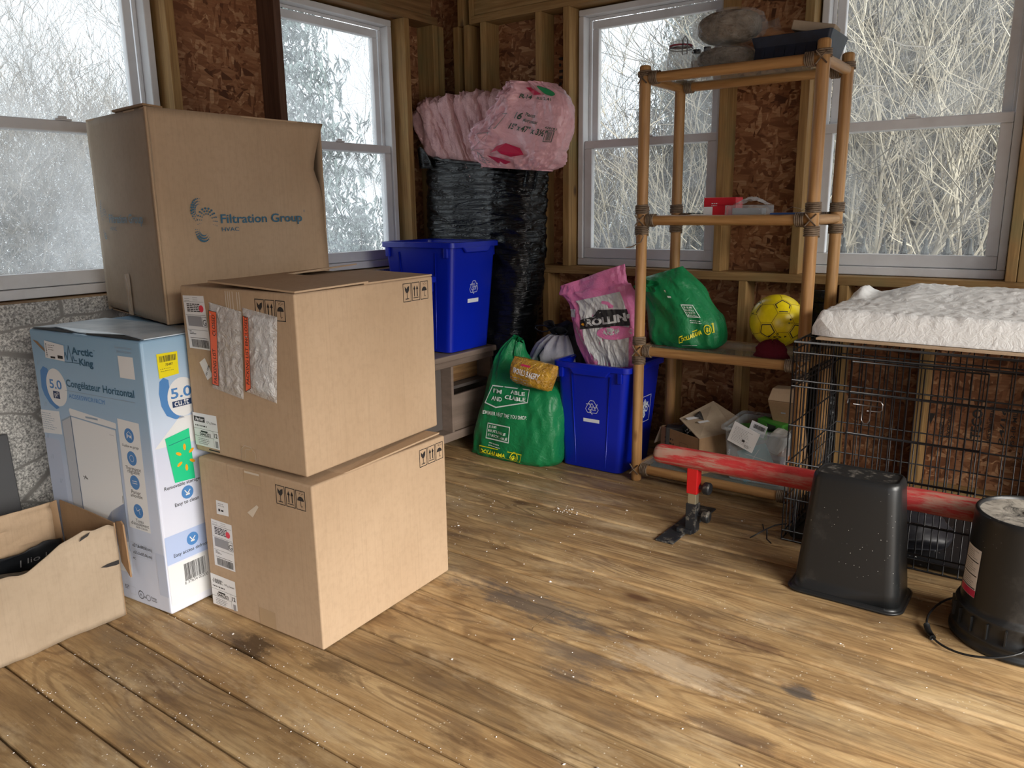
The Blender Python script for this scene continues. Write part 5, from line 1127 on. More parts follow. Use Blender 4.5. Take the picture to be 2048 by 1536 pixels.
for i, x in enumerate(PX):
    for j, y in enumerate(PY):
        cane('post', (x, y, 0.0), (x, y, top_z[(i, j)] if True else 1.78), RP, 'bamboo_z')
for k, z in enumerate(LV):
    for y in PY: cane('front_rail' if y == PY[0] else 'rear_rail', (PX[0] + 0.015, y, z), (PX[1] - 0.015, y, z), 0.0205, 'bamboo_x', ends=False)
    for x in PX: cane('side_rail', (x, PY[0] + 0.015, z), (x, PY[1] - 0.015, z), 0.0195, 'bamboo_y', ends=False)
    for x, s in ((PX[0], 1), (PX[1], -1)):
        for y, q in ((PY[0], 1), (PY[1], -1)):
            if k in (1, 2): lash((x, y, z + 0.043), 'z', RP, 5, 0.038, k); lash((x, y, z - 0.043), 'z', RP, 5, 0.038, k + 9)
            elif k == 3: lash((x, y, z + 0.016), 'z', RP, 3, 0.022, k)
            lash((x + s * 0.044, y, z), 'x', 0.0205, 5, 0.036, k + 3)
            if q == 1: 
                MB().use('rattan').tube([(x - 0.02, y - RP - 0.002, z - 0.022), (x, y - RP - 0.006, z), (x + 0.02, y - RP - 0.002, z + 0.022)], 0.003, 5).build('cross_tie', Sh, smooth=True)
                MB().use('rattan').tube([(x - 0.02, y - RP - 0.002, z + 0.022), (x, y - RP - 0.007, z), (x + 0.02, y - RP - 0.002, z - 0.022)], 0.003, 5).build('cross_tie', Sh, smooth=True)
    MB().use('shelf_glass').bx((PX[0] + 0.012, PY[0] + 0.012, z + 0.012), (PX[1] - 0.012, PY[1] - 0.012, z + 0.018)).build('glass_shelf', Sh)
MB().use('rattan').tube([(-1.575, 3.062, 1.10), (-1.55, 3.055, 1.112), (-1.535, 3.057, 1.10), (-1.545, 3.05, 1.075), (-1.585, 3.045, 1.055), (-1.61, 3.045, 1.052)], 0.0025, 5).build('loose_rattan_end', Sh, smooth=True)
ZT_, ZM_, ZL_, ZB_ = [z + 0.0185 for z in LV][::-1]
# top shelf
mat('jar_glass', (0.55, 0.60, 0.60), 0.04, spec=0.9, Alpha=0.34); mat('jar_seal', (0.25, 0.02, 0.04), 0.5); mat('jar_wire', (0.16, 0.15, 0.15), 0.3, metal=0.8); mat('cap_black', (0.015, 0.015, 0.017), 0.4)
J = thing('swing_top_jar', (-1.49, 3.27, ZT_), 'clear glass swing top jar with dark red seal on the top shelf', 'jar')
MB().use('jar_glass').lathe([(0.001, 0.001), (0.052, 0.001), (0.057, 0.008), (0.057, 0.085), (0.053, 0.100), (0.043, 0.114), (0.043, 0.120)], (-1.49, 3.27, ZT_), 32).build('jar_body', J, smooth=True)
MB().use('jar_glass').lathe([(0.043, 0.124), (0.046, 0.126), (0.046, 0.136), (0.040, 0.141), (0.001, 0.142)], (-1.49, 3.27, ZT_), 32).build('lid', J, smooth=True)
MB().use('jar_seal').lathe([(0.040, 0.119), (0.048, 0.119), (0.048, 0.125), (0.040, 0.125)], (-1.49, 3.27, ZT_), 32).build('rubber_seal', J)
q = MB().use('jar_wire').tube([(-1.49 + 0.049 * math.cos(a), 3.27 + 0.049 * math.sin(a), ZT_ + 0.112) for a in [i * 0.2618 for i in range(24)]], 0.0026, 5, closed=True)
q.tube([(-1.462, 3.228, ZT_ + 0.112), (-1.460, 3.222, ZT_ + 0.138), (-1.452, 3.226, ZT_ + 0.150), (-1.444, 3.232, ZT_ + 0.138), (-1.446, 3.236, ZT_ + 0.085), (-1.460, 3.222, ZT_ + 0.080), (-1.463, 3.225, ZT_ + 0.112)], 0.0028, 5)
q.build('wire_bail', J, smooth=True)
for (x, y, r, h, l) in ((-1.452, 3.345, 0.022, 0.115, 'small glass bottle with black cap seen through the swing top jar'), (-1.415, 3.37, 0.019, 0.125, 'slim glass bottle with black cap just right of the swing top jar')):
    K = thing('glass_bottle', (x, y, ZT_), l, 'bottle', 'small capped bottles on the top shelf')
    MB().use('jar_glass').lathe([(0.001, 0.001), (r, 0.001), (r, h * 0.75), (r * 0.7, h * 0.84), (r * 0.7, h * 0.88)], (x, y, ZT_), 24).build('bottle_body', K, smooth=True)
    MB().use('cap_black').lathe([(r * 0.78, h * 0.87), (r * 0.82, h * 0.88), (r * 0.82, h), (0.001, h)], (x, y, ZT_), 20).build('cap', K, angle=40)
    MB().use('white_paper').lathe([(r * 1.01, h * 0.3), (r * 1.01, h * 0.6)], (x, y, ZT_), 24).build('paper_label', K)
mat('meal', rough=0.22, spec=0.8, build=lambda n, p: (n.base(p, n.ramp(n.noise(n.geo(), 30, 4), [(0.3, (0.11, 0.078, 0.048)), (0.7, (0.27, 0.20, 0.135))])), n.bump(n.noise(n.geo(), 26, 5, 0.65, 2.0), p, 0.9, 0.02)))
for (cx, cy, cz, rx, ry, rz_, l, sd) in ((-1.285, 3.25, ZT_ + 0.048, 0.125, 0.095, 0.046, 'clear plastic bag of brown meal lying on the top shelf, underneath another', 1), (-1.275, 3.25, ZT_ + 0.163, 0.138, 0.100, 0.068, 'clear plastic bag of brown meal stacked on the other, highest on the shelf', 6)):
    K = thing('plastic_bag', (cx, cy, cz - rz_), l, 'bag', 'clear bags of meal on the top shelf')
    def bf(a, b, s=1.0):
        th, ph = 2 * math.pi * a, math.pi * (b - 0.5); cp = abs(math.cos(ph)) ** 0.7
        rr = 1 + 0.07 * ridge(V((math.cos(th) * 1.7 + sd, math.sin(th) * 1.7, ph * 1.6)), 3) * s
        z = math.copysign(abs(math.sin(ph)) ** 0.8, math.sin(ph)) * rz_ * (0.9 + 0.1 * rr)
        px_, pz_ = math.cos(th) * cp, math.sin(ph); front = max(0, -math.sin(th)) * cp
        ang = math.atan2(pz_, px_ + 0.15); star = 0.016 * math.sin(ang * 11 + sd) * front * s * min(1, 3 * math.hypot(px_ + 0.15, pz_))
        return V((cx + math.cos(th) * cp * rx * rr, cy + math.sin(th) * cp * ry * rr - star, cz + max(z, -rz_ * 0.97)))
    MB().use('meal').grid(lambda a, b: V((cx, cy, cz)).lerp(bf(a, b, 0.5), 0.90), 40, 20, wrap=True).build('contents', K, smooth=True)
    MB().use('clear_bag').grid(bf, 110, 50, wrap=True).grid(lambda a, b: V((cx + rx * 0.8 + 0.09 * a, cy - 0.05 + 0.1 * b, cz + 0.02 * math.sin(a * 5 + b * 7) - 0.01)), 10, 10).build('plastic_film', K, smooth=True)
mat('basket_navy', rough=0.5, build=lambda n, p: n.base(p, n.ramp(n.noise(n.geo(), 25, 3), [(0.3, (0.004, 0.008, 0.018)), (0.7, (0.012, 0.020, 0.042))])))
K = thing('woven_basket', (-0.99, 3.26, ZT_), 'dark navy woven tray basket on the top shelf', 'basket')
q = MB().use('basket_navy')
rloft(q, [(0.125, 0.095, 0.012, 0.0, 0, 0), (0.150, 0.120, 0.012, 0.090, 0, 0), (0.145, 0.115, 0.012, 0.090, 0, 0), (0.120, 0.09, 0.012, 0.006, 0, 0)], (-0.995, 3.26, ZT_), cap0=True, cap1=True); q.build('basket_body', K, bevel=0.002)
for i in range(7):
    f = (i + 0.5) / 7; q = MB().use('basket_navy').box((-0.995 - 0.135 + 0.27 * f, 3.26 - 0.109, ZT_ + 0.048), (0.036, 0.004, 0.080), R=Matrix.Rotation(-0.26, 3, 'X')); q.build('weave_strip', K, bevel=0.001)
K = thing('small_cardboard_box', (-0.95, 3.25, ZT_ + 0.06), 'small flat brown cardboard carton tilted inside the navy basket', 'box')
q = MB().use('cardboard_pale').box((-0.935, 3.25, ZT_ + 0.112), (0.155, 0.12, 0.035), R=Matrix.Rotation(0.22, 3, 'Y') @ Matrix.Rotation(0.1, 3, 'Z')); q.build('carton_body', K, bevel=0.003)
q = MB().use('cardboard_pale').box((-0.935, 3.25, ZT_ + 0.1302), (0.157, 0.07, 0.001), R=Matrix.Rotation(0.22, 3, 'Y') @ Matrix.Rotation(0.1, 3, 'Z')); q.build('flap', K)
# middle shelf
mat('carton_red', (0.60, 0.015, 0.03), 0.4); mat('print_lightblue', (0.05, 0.12, 0.35), 0.4)
K = thing('red_package', (-1.27, 3.27, ZM_), 'small red package on the middle bamboo shelf', 'package'); MB().use('carton_red').bx((-1.345, 3.23, ZM_), (-1.205, 3.31, ZM_ + 0.072)).build('carton', K, bevel=0.003); d = Dec(frame((-1.345, 3.23), (-1.205, 3.23), ZM_)).use('bag_print_white').scrib(0.035, 0.035, 0.075, 0.052, 2, 3, 0.4); d.build('lettering', K)
K = thing('paper_card', (-1.27, 3.19, ZM_), 'low white and red card in front of the red package', 'card'); MB().use('label_white').bx((-1.325, 3.18, ZM_), (-1.285, 3.215, ZM_ + 0.034)).build('white_end', K); MB().use('carton_red').bx((-1.285, 3.18, ZM_), (-1.218, 3.215, ZM_ + 0.036)).build('red_body', K)
K = thing('clear_package', (-1.13, 3.21, ZM_), 'clear plastic package of grey parts right of the red package', 'package')
MB().use('clear_plastic').bx((-1.225, 3.16, ZM_), (-1.05, 3.24, ZM_ + 0.040)).build('tray', K, bevel=0.003); MB().use('label_grey').bx((-1.20, 3.175, ZM_ + 0.002), (-1.075, 3.225, ZM_ + 0.028)).build('contents', K, bevel=0.004)
MB().use('clear_pouch').grid(lambda a, b: V((-1.19 + 0.13 * a, 3.16 + 0.08 * b, ZM_ + 0.036 + 0.030 * math.sin(math.pi * a) * (0.6 + 0.4 * math.sin(math.pi * b)) + 0.005 * ridge(V((a * 4, b * 4, 1)), 3))), 26, 16).build('crumpled_film', K, smooth=True)
K = MB().use('print_lightblue').bx((-1.04, 3.16, ZM_), (-0.92, 3.25, ZM_ + 0.008)).build('blue_booklet', None, loc=(-0.98, 3.2, ZM_), bevel=0.001); tagp(K, 'flat blue booklet at the right end of the middle shelf', 'booklet')
K = MB().use('rattan').tube([(-1.03, 3.29, ZM_ + 0.012), (-0.99, 3.28, ZM_ + 0.030), (-0.95, 3.30, ZM_ + 0.018), (-0.98, 3.31, ZM_ + 0.004), (-1.0, 3.30, ZM_ + 0.003)], 0.0012, 4).build('wire_scrap', None, loc=(-1, 3.3, ZM_)); tagp(K, 'thin bent wire scrap near the blue booklet', 'wire')
K = MB().use('needles').grid(lambda a, b: V((-1.45 + 0.14 * a, 3.30 + 0.05 * b, ZM_ + 0.004 + 0.012 * abs(noise.noise(V((a * 7, b * 5, 0)))))), 20, 8).build('crumpled_foil', None, loc=(-1.4, 3.3, ZM_), smooth=True); tagp(K, 'crumpled dull foil scrap by the left rear post on the middle shelf', 'foil')
# lower shelf: second green bag, ball, maroon cloth
K = thing('shopping_bag', (-1.42, 3.24, ZL_), 'green plastic shopping bag slumped on the lower glass shelf', 'bag', 'green shopping bags')
g2 = Loft([((-1.555, 3.25, ZL_ + 0.001), (-1.27, 3.23, ZL_ + 0.001), 0.07), ((-1.56, 3.25, 0.66), (-1.25, 3.23, 0.65), 0.095), ((-1.555, 3.25, 0.74), (-1.255, 3.23, 0.735), 0.10), ((-1.575, 3.25, 0.80), (-1.305, 3.23, 0.80), 0.095), ((-1.598, 3.24, 0.86), (-1.352, 3.23, 0.865), 0.08), ((-1.612, 3.23, 0.895), (-1.40, 3.23, 0.92), 0.06), ((-1.595, 3.23, 0.915), (-1.445, 3.24, 0.962), 0.022)],
          p=0.68, disp=lambda X, Y, t, p: 0.013 * ridge(V((X * 1.5 + t * 1.2, Y, t * 1.3 + 8)), 3) + 0.004 * ridge(V((X * 5, Y, t * 4)), 2), nu=90, nv=70)
q = MB().use('green_bag'); g2.surf(q); q.build('bag_skin', K, smooth=True)
q = MB().use('green_bag'); q.grid(lambda a, b: V((-1.555 + 0.055 * (0.4 + 0.6 * b) * math.cos(6.283 * a) * (1 + 0.15 * math.sin(a * 37)), 3.145 - 0.02 * b + 0.01 * math.sin(a * 25), 0.885 + 0.032 * (0.3 + 0.7 * b) * math.sin(6.283 * a) * (1 + 0.2 * math.sin(a * 23)))), 50, 8, wrap=True); q.build('bunched_opening', K, smooth=True)
d = Dec(g2.F(), 0.009).use('bag_print_white'); d.box(0.72, 0.40, 0.88, 0.53, 0.008); 
for j in range(4): d.text(['JE SUIS', 'RÉUTILI', 'SABLE ET', 'RECYCL'][j], 0.74, 0.497 - 0.029 * j, w=0.12, h=0.018, bold=0.02)
d.scrib(0.72, 0.33, 0.92, 0.37, 2, 3, 0.4).rect(0.56, 0.60, 0.62, 0.62).rect(0.54, 0.66, 0.57, 0.69).line([(0.60, 0.09), (0.70, 0.12), (0.80, 0.13)], 0.01)
d.use('print_yellow').line([(0.56, 0.14), (0.97, 0.27), (0.97, 0.34), (0.56, 0.21)], 0.008, True).text('DOLLARAMA', 0.60, 0.175, w=0.27, h=0.035, rot=0.29, bold=0.04).ring((0.915, 0.29), 0.035, 0.008, 16).text('$1', 0.897, 0.275, w=0.04, h=0.03, bold=0.05); d.build('printed_marks', K)
# ball
mat('ball_yellow', rough=0.3, spec=0.5, build=lambda n, p: n.base(p, n.ramp(n.noise(n.geo(), 12, 4), [(0.3, (0.62, 0.47, 0.003)), (0.6, (0.82, 0.66, 0.008))])))
mat('ball_seam', (0.30, 0.20, 0.01), 0.6)
BC = V((-1.018, 3.262, 0.752)); BR = 0.110
K = thing('soccer_ball', (BC.x, BC.y, BC.z - BR), 'yellow soccer ball with black markings on the lower glass shelf', 'ball')
bm = bmesh.new(); bmesh.ops.create_icosphere(bm, subdivisions=5, radius=BR); q = MB().use('ball_yellow'); q.add([v.co + BC for v in bm.verts], [[v.index for v in f.verts] for f in bm.faces]); bm.free(); q.build('ball_body', K, smooth=True)
ph = (1 + 5 ** 0.5) / 2; ico = [V(c).normalized() for a in (-1, 1) for b in (-ph, ph) for c in ((0, a, b), (a, b, 0), (b, 0, a))]
view = (V((0, 0, 1.22)) - BC).normalized()
Rb = Matrix.Rotation(0.35, 3, 'X') @ Matrix.Rotation(0.5, 3, 'Z') @ Matrix.Rotation(0.2, 3, 'Y'); ico = [Rb @ v for v in ico]
el = min((a - b).length for i, a in enumerate(ico) for b in ico[:i])
tv = {}; q = MB().use('ball_seam')
def arc(mb, a, b, r, w=0.0013, n=6): mb.tube([BC + (a.lerp(b, i / n)).normalized() * r for i in range(n + 1)], w, 5)
for i, a in enumerate(ico):
    nb = [j for j, b in enumerate(ico) if j != i and (a - b).length < el * 1.05]
    for j in nb: tv[(i, j)] = (a * 2 + ico[j]).normalized()
    for j in nb:
        if i < j: arc(q, (a * 2 + ico[j]).normalized(), (a + 2 * ico[j]).normalized(), BR - 0.0004)
    for j in nb:
        for k in nb:
            if j < k and (ico[j] - ico[k]).length < el * 1.05: arc(q, tv[(i, j)], tv[(i, k)], BR - 0.0004)
q.build('seams', K, smooth=True)
for i, a in enumerate(ico):
    if a.dot(view) < -0.1: continue
    nb = [j for j, b in enumerate(ico) if j != i and (a - b).length < el * 1.05]; q = MB().use('ink')
    for j in nb:
        for k in nb:
            if j < k and (ico[j] - ico[k]).length < el * 1.05:
                p0, p1 = a.lerp(tv[(i, j)], 0.86).normalized(), a.lerp(tv[(i, k)], 0.86).normalized()
                s0, s1 = p0.lerp(p1, 0.0 if (j + k) % 3 else 0.45), p1
                vs = []; 
                for m in range(5):
                    c = s0.lerp(s1, m / 4).normalized(); vs += [BC + c * (BR + 0.0006), BC + c.lerp(a, 0.16).normalized() * (BR + 0.0006)]
                q.add(vs, [(2 * m, 2 * m + 2, 2 * m + 3, 2 * m + 1) for m in range(4)])
    q.build('panel_marking', K, smooth=True)
dd = (view + V((0.05, 0, -0.68))).normalized(); ux = V((0, 0, 1)).cross(dd).normalized(); uy = dd.cross(ux)
def Fball(u, v): n = (dd + ux * u / BR + uy * v / BR).normalized(); return BC + n * BR, n
d = Dec(Fball, 0.0012).use('ink'); d.line([(-0.034, 0), (0, 0.016), (0.034, 0), (0, -0.016)], 0.005, True).line([(-0.014, 0), (0, 0.0065), (0.014, 0), (0, -0.0065)], 0.0035, True); d.build('diamond_emblem', K)
dd = (view + V((0.42, 0.25, 0.05))).normalized(); ux = V((0, 0, 1)).cross(dd).normalized(); uy = dd.cross(ux)
d = Dec(Fball, 0.0012).use('ink').ell((0, 0), 0.004).scrib(-0.010, -0.018, 0.010, -0.010, 1, 2, 0.5); d.build('panel_print', K)
plastic('maroon_cloth', (0.11, 0.012, 0.022), 0.9, 0.8, 40, 0.1)
K = MB().use('maroon_cloth').grid(lambda a, b: V((-0.995 + 0.060 * math.cos(6.283 * a) * math.sin(math.pi * (0.5 * b + 0.02)) * (1 + 0.2 * ridge(V((math.cos(6.28 * a), math.sin(6.28 * a), b * 2)), 2)), 3.148 + 0.034 * math.sin(6.283 * a) * math.sin(math.pi * (0.5 * b + 0.02)), ZL_ + 0.060 * math.cos(math.pi * 0.5 * b) * (1 + 0.15 * ridge(V((math.cos(6.28 * a) * 1.5, math.sin(6.28 * a) * 1.5, 4)), 2)))), 50, 24, wrap=True).build('maroon_cloth', None, loc=(-0.98, 3.15, ZL_), smooth=True); tagp(K, 'crumpled maroon cloth in front of the yellow ball on the lower shelf', 'cloth')
# dark bag behind the shelf
K = MB().use('garbage_plastic'); dk = Loft([((-0.99, 3.53, 0.01), (-0.83, 3.53, 0.01), 0.03), ((-1.0, 3.53, 0.3), (-0.82, 3.53, 0.3), 0.035), ((-1.0, 3.53, 0.7), (-0.865, 3.53, 0.7), 0.03), ((-0.98, 3.53, 0.86), (-0.88, 3.53, 0.86), 0.02)], p=0.6, disp=lambda X, Y, t, p: 0.006 * ridge(V((X * 2, Y, t * 9))), nu=50, nv=60); dk.surf(K, cap1=True)
K = K.build('garbage_bag', None, loc=(-0.87, 3.53, 0.01), smooth=True); tagp(K, 'narrow black plastic bag hanging behind the right posts of the bamboo shelf', 'bag')
# --- pink and white food bag standing in the floor bin
K = thing('food_bag', (-1.83, 3.22, 0.2), 'pink and white plastic pet food bag standing in the floor recycling bin', 'bag')
def pdisp(X, Y, t, p): return 0.010 * ridge(V((X * 1.6 + t * 2, Y, t * 2.4 + 2)), 3) + 0.005 * ridge(V((X * 5, Y, t * 7)), 2) + (0.012 * math.sin(X * 5) if t > 0.85 else 0)
pb = Loft([((-1.80, 3.22, 0.06), (-1.70, 3.22, 0.06), 0.05), ((-1.84, 3.22, 0.30), (-1.675, 3.22, 0.30), 0.06), ((-1.865, 3.22, 0.47), (-1.625, 3.21, 0.50), 0.065), ((-1.93, 3.22, 0.60), (-1.61, 3.20, 0.60), 0.065), ((-1.96, 3.22, 0.70), (-1.61, 3.20, 0.70), 0.06),
           ((-1.97, 3.22, 0.765), (-1.65, 3.21, 0.80), 0.045), ((-2.03, 3.22, 0.815), (-1.695, 3.21, 0.885), 0.022), ((-2.02, 3.22, 0.862), (-1.71, 3.21, 0.968), 0.006)], p=0.6, disp=pdisp, nu=100, nv=110)
q = MB().use('pink_bag'); pb.surf(q, cap1=True); q.build('bag_skin', K, smooth=True)
Fp = pb.F(); d = Dec(Fp, 0.004).use('bag_white')
d.quad([(0.24, 0.40), (0.90, 0.42), (0.90, 0.80), (0.17, 0.765)], 60, 60); d.quad([(0.40, 0.30), (0.90, 0.30), (0.90, 0.42), (0.24, 0.40)], 50, 18); d.quad([(0.035, 0.60), (0.13, 0.60), (0.13, 0.68), (0.03, 0.68)], 4, 4)
d.build('white_panel', K)
d = Dec(Fp, 0.0065).use('ink'); d.quad([(0.19, 0.520), (0.92, 0.575), (0.92, 0.675), (0.50, 0.675)], 40, 20); d.quad([(0.19, 0.515), (0.50, 0.545), (0.50, 0.635), (0.20, 0.585)], 30, 16)
d.L(1).use('bag_white').line([(0.21, 0.590), (0.42, 0.615), (0.60, 0.680), (0.80, 0.685)], 0.006).line([(0.42, 0.510), (0.6, 0.50), (0.80, 0.53)], 0.006)
d.L(7).text('ROLLING', 0.29, 0.545, w=0.74, h=0.048, rot=0.10, bold=0.05, cut=lambda u, v: u < 0.95)
d.L(7).use('pink_bag').ell((0.72, 0.520), 0.27, 0.045, 26, 0.06); d.L(9).use('bag_white').text('ACRES', 0.50, 0.495, w=0.44, h=0.035, rot=0.06, bold=0.04); d.use('spark_orange').ell((0.24, 0.553), 0.022, 0.010, 12)
d.L(1).use('pink_bag').poly([(0.60, 0.745), (0.68, 0.735), (0.74, 0.70), (0.72, 0.675), (0.66, 0.685), (0.66, 0.71), (0.58, 0.725)])
d.build('brand_badge', K)
d = Dec(Fp, 0.003).use('bag_white')
for i, ch in enumerate('SCRATCH'): d.text(ch, 0.08 + 0.052 * i, 0.52 - 0.040 * i, w=0.05, h=0.024, rot=-1.05, bold=0.04)
d.build('side_lettering', K)
K = MB().use('maroon_cloth').bx((-1.93, 3.14, 0.30), (-1.80, 3.30, 0.475)).build('folded_bag', None, loc=(-1.86, 3.22, 0.30), bevel=0.02, seg=3); tagp(K, 'dark maroon packet tucked in the floor recycling bin left of the pink bag', 'packet')

# ================================================================== bottom shelf contents
K = thing('cardboard_box', (-1.36, 3.25, ZB_), 'open brown cardboard box of packaging on the bottom shelf behind the red bar', 'box')
c_, ang = (-1.34, 3.245), -0.42
co, si = math.cos(ang), math.sin(ang)
def BX(x, y, z): return V((c_[0] + x * co - y * si, c_[1] + x * si + y * co, ZB_ + z))
q = MB().use('cardboard_dark')
hx, hy, hz = 0.125, 0.105, 0.165
for (a, b) in (((-hx, -hy), (hx, -hy)), ((hx, -hy), (hx, hy)), ((hx, hy), (-hx, hy)), ((-hx, hy), (-hx, -hy))):
    q.plate([BX(a[0], a[1], 0.0), BX(b[0], b[1], 0.0), BX(b[0], b[1], hz), BX(a[0], a[1], hz)], 0.004)
q.add([BX(-hx, -hy, 0.001), BX(hx, -hy, 0.001), BX(hx, hy, 0.001), BX(-hx, hy, 0.001)], [(0, 1, 2, 3)]); q.build('carton_body', K)
MB().use('cardboard_pale').plate([BX(hx, -hy, hz), BX(hx, hy, hz), BX(hx - 0.02, hy + 0.05, hz + 0.05), BX(hx - 0.16, hy + 0.02, hz + 0.105), BX(hx - 0.15, -hy + 0.02, hz + 0.055)], 0.004, V((0.3, -0.3, 1)).normalized()).build('top_flap', K)
MB().use('cardboard_pale').plate([BX(-hx, -hy, hz), BX(-hx, hy, hz), BX(-hx - 0.05, hy, hz - 0.07), BX(-hx - 0.045, -hy, hz - 0.09)], 0.004).build('side_flap', K)
d = Dec(lambda u, v: (BX(-hx + u, -hy, v), (BX(0, -1, 0) - BX(0, 0, 0)).normalized()), 0.001).use('ink').scrib(0.03, 0.07, 0.11, 0.13, 3, 4, 0.4).box(0.13, 0.06, 0.18, 0.12, 0.001); d.build('printed_marks', K)
d = Dec(lambda u, v: (BX(hx - 0.15 + u * 0.5, -hy + v, hz + 0.0625 - u * 0.13), V((0.3, -0.3, 1)).normalized()), 0.006).use('label_white').rect(0.05, 0.03, 0.09, 0.10).rect(0.14, 0.06, 0.17, 0.12); d.build('tape_strips', K)
K = thing('black_printed_box', (-1.36, 3.24, ZB_ + 0.06), 'black printed bulb carton poking out of the open box on the bottom shelf', 'box')
Rk = Matrix.Rotation(0.25, 3, 'Z') @ Matrix.Rotation(-0.75, 3, 'Y'); ck = V((-1.385, 3.235, ZB_ + 0.150))
MB().use('ink').box(ck, (0.20, 0.05, 0.065), R=Rk).build('carton', K, bevel=0.002)
d = Dec(lambda u, v: (ck + Rk @ V((u, -0.025, v)), Rk @ V((0, -1, 0))), 0.001).use('label_white').text('40w', -0.09, -0.02, h=0.022, bold=0.04).scrib(0.0, -0.012, 0.06, 0.012, 2, 4, 0.5); d.build('lettering', K)
K = MB().use('label_white').box(V((-1.325, 3.30, ZB_ + 0.175)), (0.09, 0.004, 0.11), R=Matrix.Rotation(0.5, 3, 'Y')).build('white_leaflet', None, loc=(-1.325, 3.3, ZB_ + 0.12)); tagp(K, 'white leaflet sticking out of the open box on the bottom shelf', 'paper')
K = MB().use('ink').box(V((-1.43, 3.21, ZB_ + 0.12)), (0.08, 0.06, 0.10), R=Matrix.Rotation(0.3, 3, 'Z')).build('dark_packet', None, loc=(-1.43, 3.21, ZB_ + 0.07), bevel=0.004); tagp(K, 'dark packet in the left corner of the open box on the bottom shelf', 'packet')
# clear tote
mat('tote_clear', (0.60, 0.66, 0.70), 0.22, spec=0.7, Alpha=0.33); mat('pack_teal', (0.02, 0.28, 0.34), 0.4); mat('pack_green', (0.05, 0.22, 0.03), 0.4); mat('pack_plum', (0.10, 0.03, 0.07), 0.6); mat('cloth_white', rough=0.9, color=(0.55, 0.53, 0.50)); mat('pack_orange', (0.40, 0.13, 0.04), 0.6)
K = thing('clear_tote', (-1.04, 3.26, ZB_), 'clear plastic storage tote filled with packages on the bottom shelf', 'tote')
q = MB().use('tote_clear'); rloft(q, [(0.105, 0.125, 0.02, 0.0, 0, 0), (0.112, 0.132, 0.02, 0.01, 0, 0), (0.128, 0.146, 0.02, 0.225, 0, 0)], (-1.045, 3.262, ZB_), cap0=True, rz=0.05)
q.build('tote_body', K, angle=40, solid=0.003)
q = MB().use('tote_clear'); rloft(q, [(0.128, 0.146, 0.02, 0.222, 0, 0), (0.142, 0.160, 0.024, 0.224, 0, 0), (0.142, 0.160, 0.024, 0.236, 0, 0), (0.127, 0.145, 0.02, 0.236, 0, 0)], (-1.045, 3.262, ZB_), rz=0.05); q.build('rim', K, angle=40)
def slab(name, m, c, size, R, label, cat='package', dec=None, bev=0.003):
    o = MB().use(m).box(V(c), size, R=R).build(name, None, loc=c, bevel=bev); tagp(o, label, cat)
    if dec:
        dd_ = Dec(lambda u, v: (V(c) + R @ V((u, -size[1] / 2, v)), R @ V((0, -1, 0))), 0.001); dec(dd_); dd_.mb.build('printed_marks', o)
    return o
ry = lambda a, b=0.0: Matrix.Rotation(b, 3, 'Z') @ Matrix.Rotation(a, 3, 'Y')
slab('teal_package', 'pack_teal', (-1.035, 3.155, ZB_ + 0.095), (0.13, 0.012, 0.12), ry(-0.45), 'teal printed package seen through the front of the clear tote', dec=lambda d: d.use('label_white').line([(-0.05, -0.02), (0.03, 0.04)], 0.002).line([(-0.03, 0.04), (0.04, -0.01)], 0.002))
slab('teal_package', 'pack_teal', (-1.05, 3.150, ZB_ + 0.040), (0.10, 0.010, 0.06), ry(-0.5), 'smaller teal package with white tag low in the clear tote', dec=lambda d: (d.use('label_white').rect(-0.03, -0.014, 0.0, 0.014), d.L(1).use('print_red').rect(-0.025, -0.009, -0.005, 0.009)))
slab('plum_pack', 'pack_plum', (-0.985, 3.19, ZB_ + 0.06), (0.10, 0.06, 0.10), ry(0.0), 'dark plum packet inside the clear tote')
slab('orange_pack', 'pack_orange', (-0.945, 3.28, ZB_ + 0.06), (0.05, 0.12, 0.11), ry(0.0), 'orange brown block at the right end of the clear tote')
slab('white_cloth_bundle', 'cloth_white', (-0.985, 3.27, ZB_ + 0.16), (0.07, 0.10, 0.10), ry(0.4), 'white cloth bundle inside the right side of the clear tote', 'cloth', bev=0.02)
slab('green_package', 'pack_green', (-1.09, 3.25, ZB_ + 0.19), (0.12, 0.10, 0.05), ry(-0.1, 0.3), 'green printed package on top inside the clear tote', dec=lambda d: d.use('label_white').rect(-0.03, 0.0, 0.02, 0.012))
slab('green_package', 'pack_green', (-1.03, 3.33, ZB_ + 0.20), (0.12, 0.06, 0.06), ry(0.1, -0.2), 'second green package at the rear of the clear tote', dec=lambda d: d.use('ink').rect(-0.02, -0.01, 0.03, 0.02))
slab('black_bulb_box', 'ink', (-1.135, 3.165, ZB_ + 0.145), (0.035, 0.02, 0.13), ry(0.1), 'black bulb carton at the left inside the clear tote', dec=lambda d: d.use('label_white').text('40w', -0.012, -0.05, h=0.012, rot=1.57, bold=0.04))
slab('paper_manual', 'white_paper', (-1.075, 3.096, ZB_ + 0.205), (0.115, 0.002, 0.095), Matrix.Rotation(0.36, 3, 'Y') @ Matrix.Rotation(0.10, 3, 'X'), 'folded white instruction sheet hanging over the front of the clear tote', 'paper', dec=lambda d: (d.use('grey_print').scrib(-0.045, -0.035, 0.045, 0.035, 11, 5, 0.25), d.use('ink').rect(0.0, -0.02, 0.012, -0.01).box(0.018, -0.038, 0.034, -0.030, 0.001)), bev=0.0)
slab('barcode_card', 'label_white', (-1.035, 3.150, ZB_ + 0.232), (0.07, 0.002, 0.055), ry(0.3), 'white barcode card upright behind the instruction sheet', 'card', dec=lambda d: d.use('ink').bars(-0.02, 0.0, 0.03, 0.018, 18, 4))
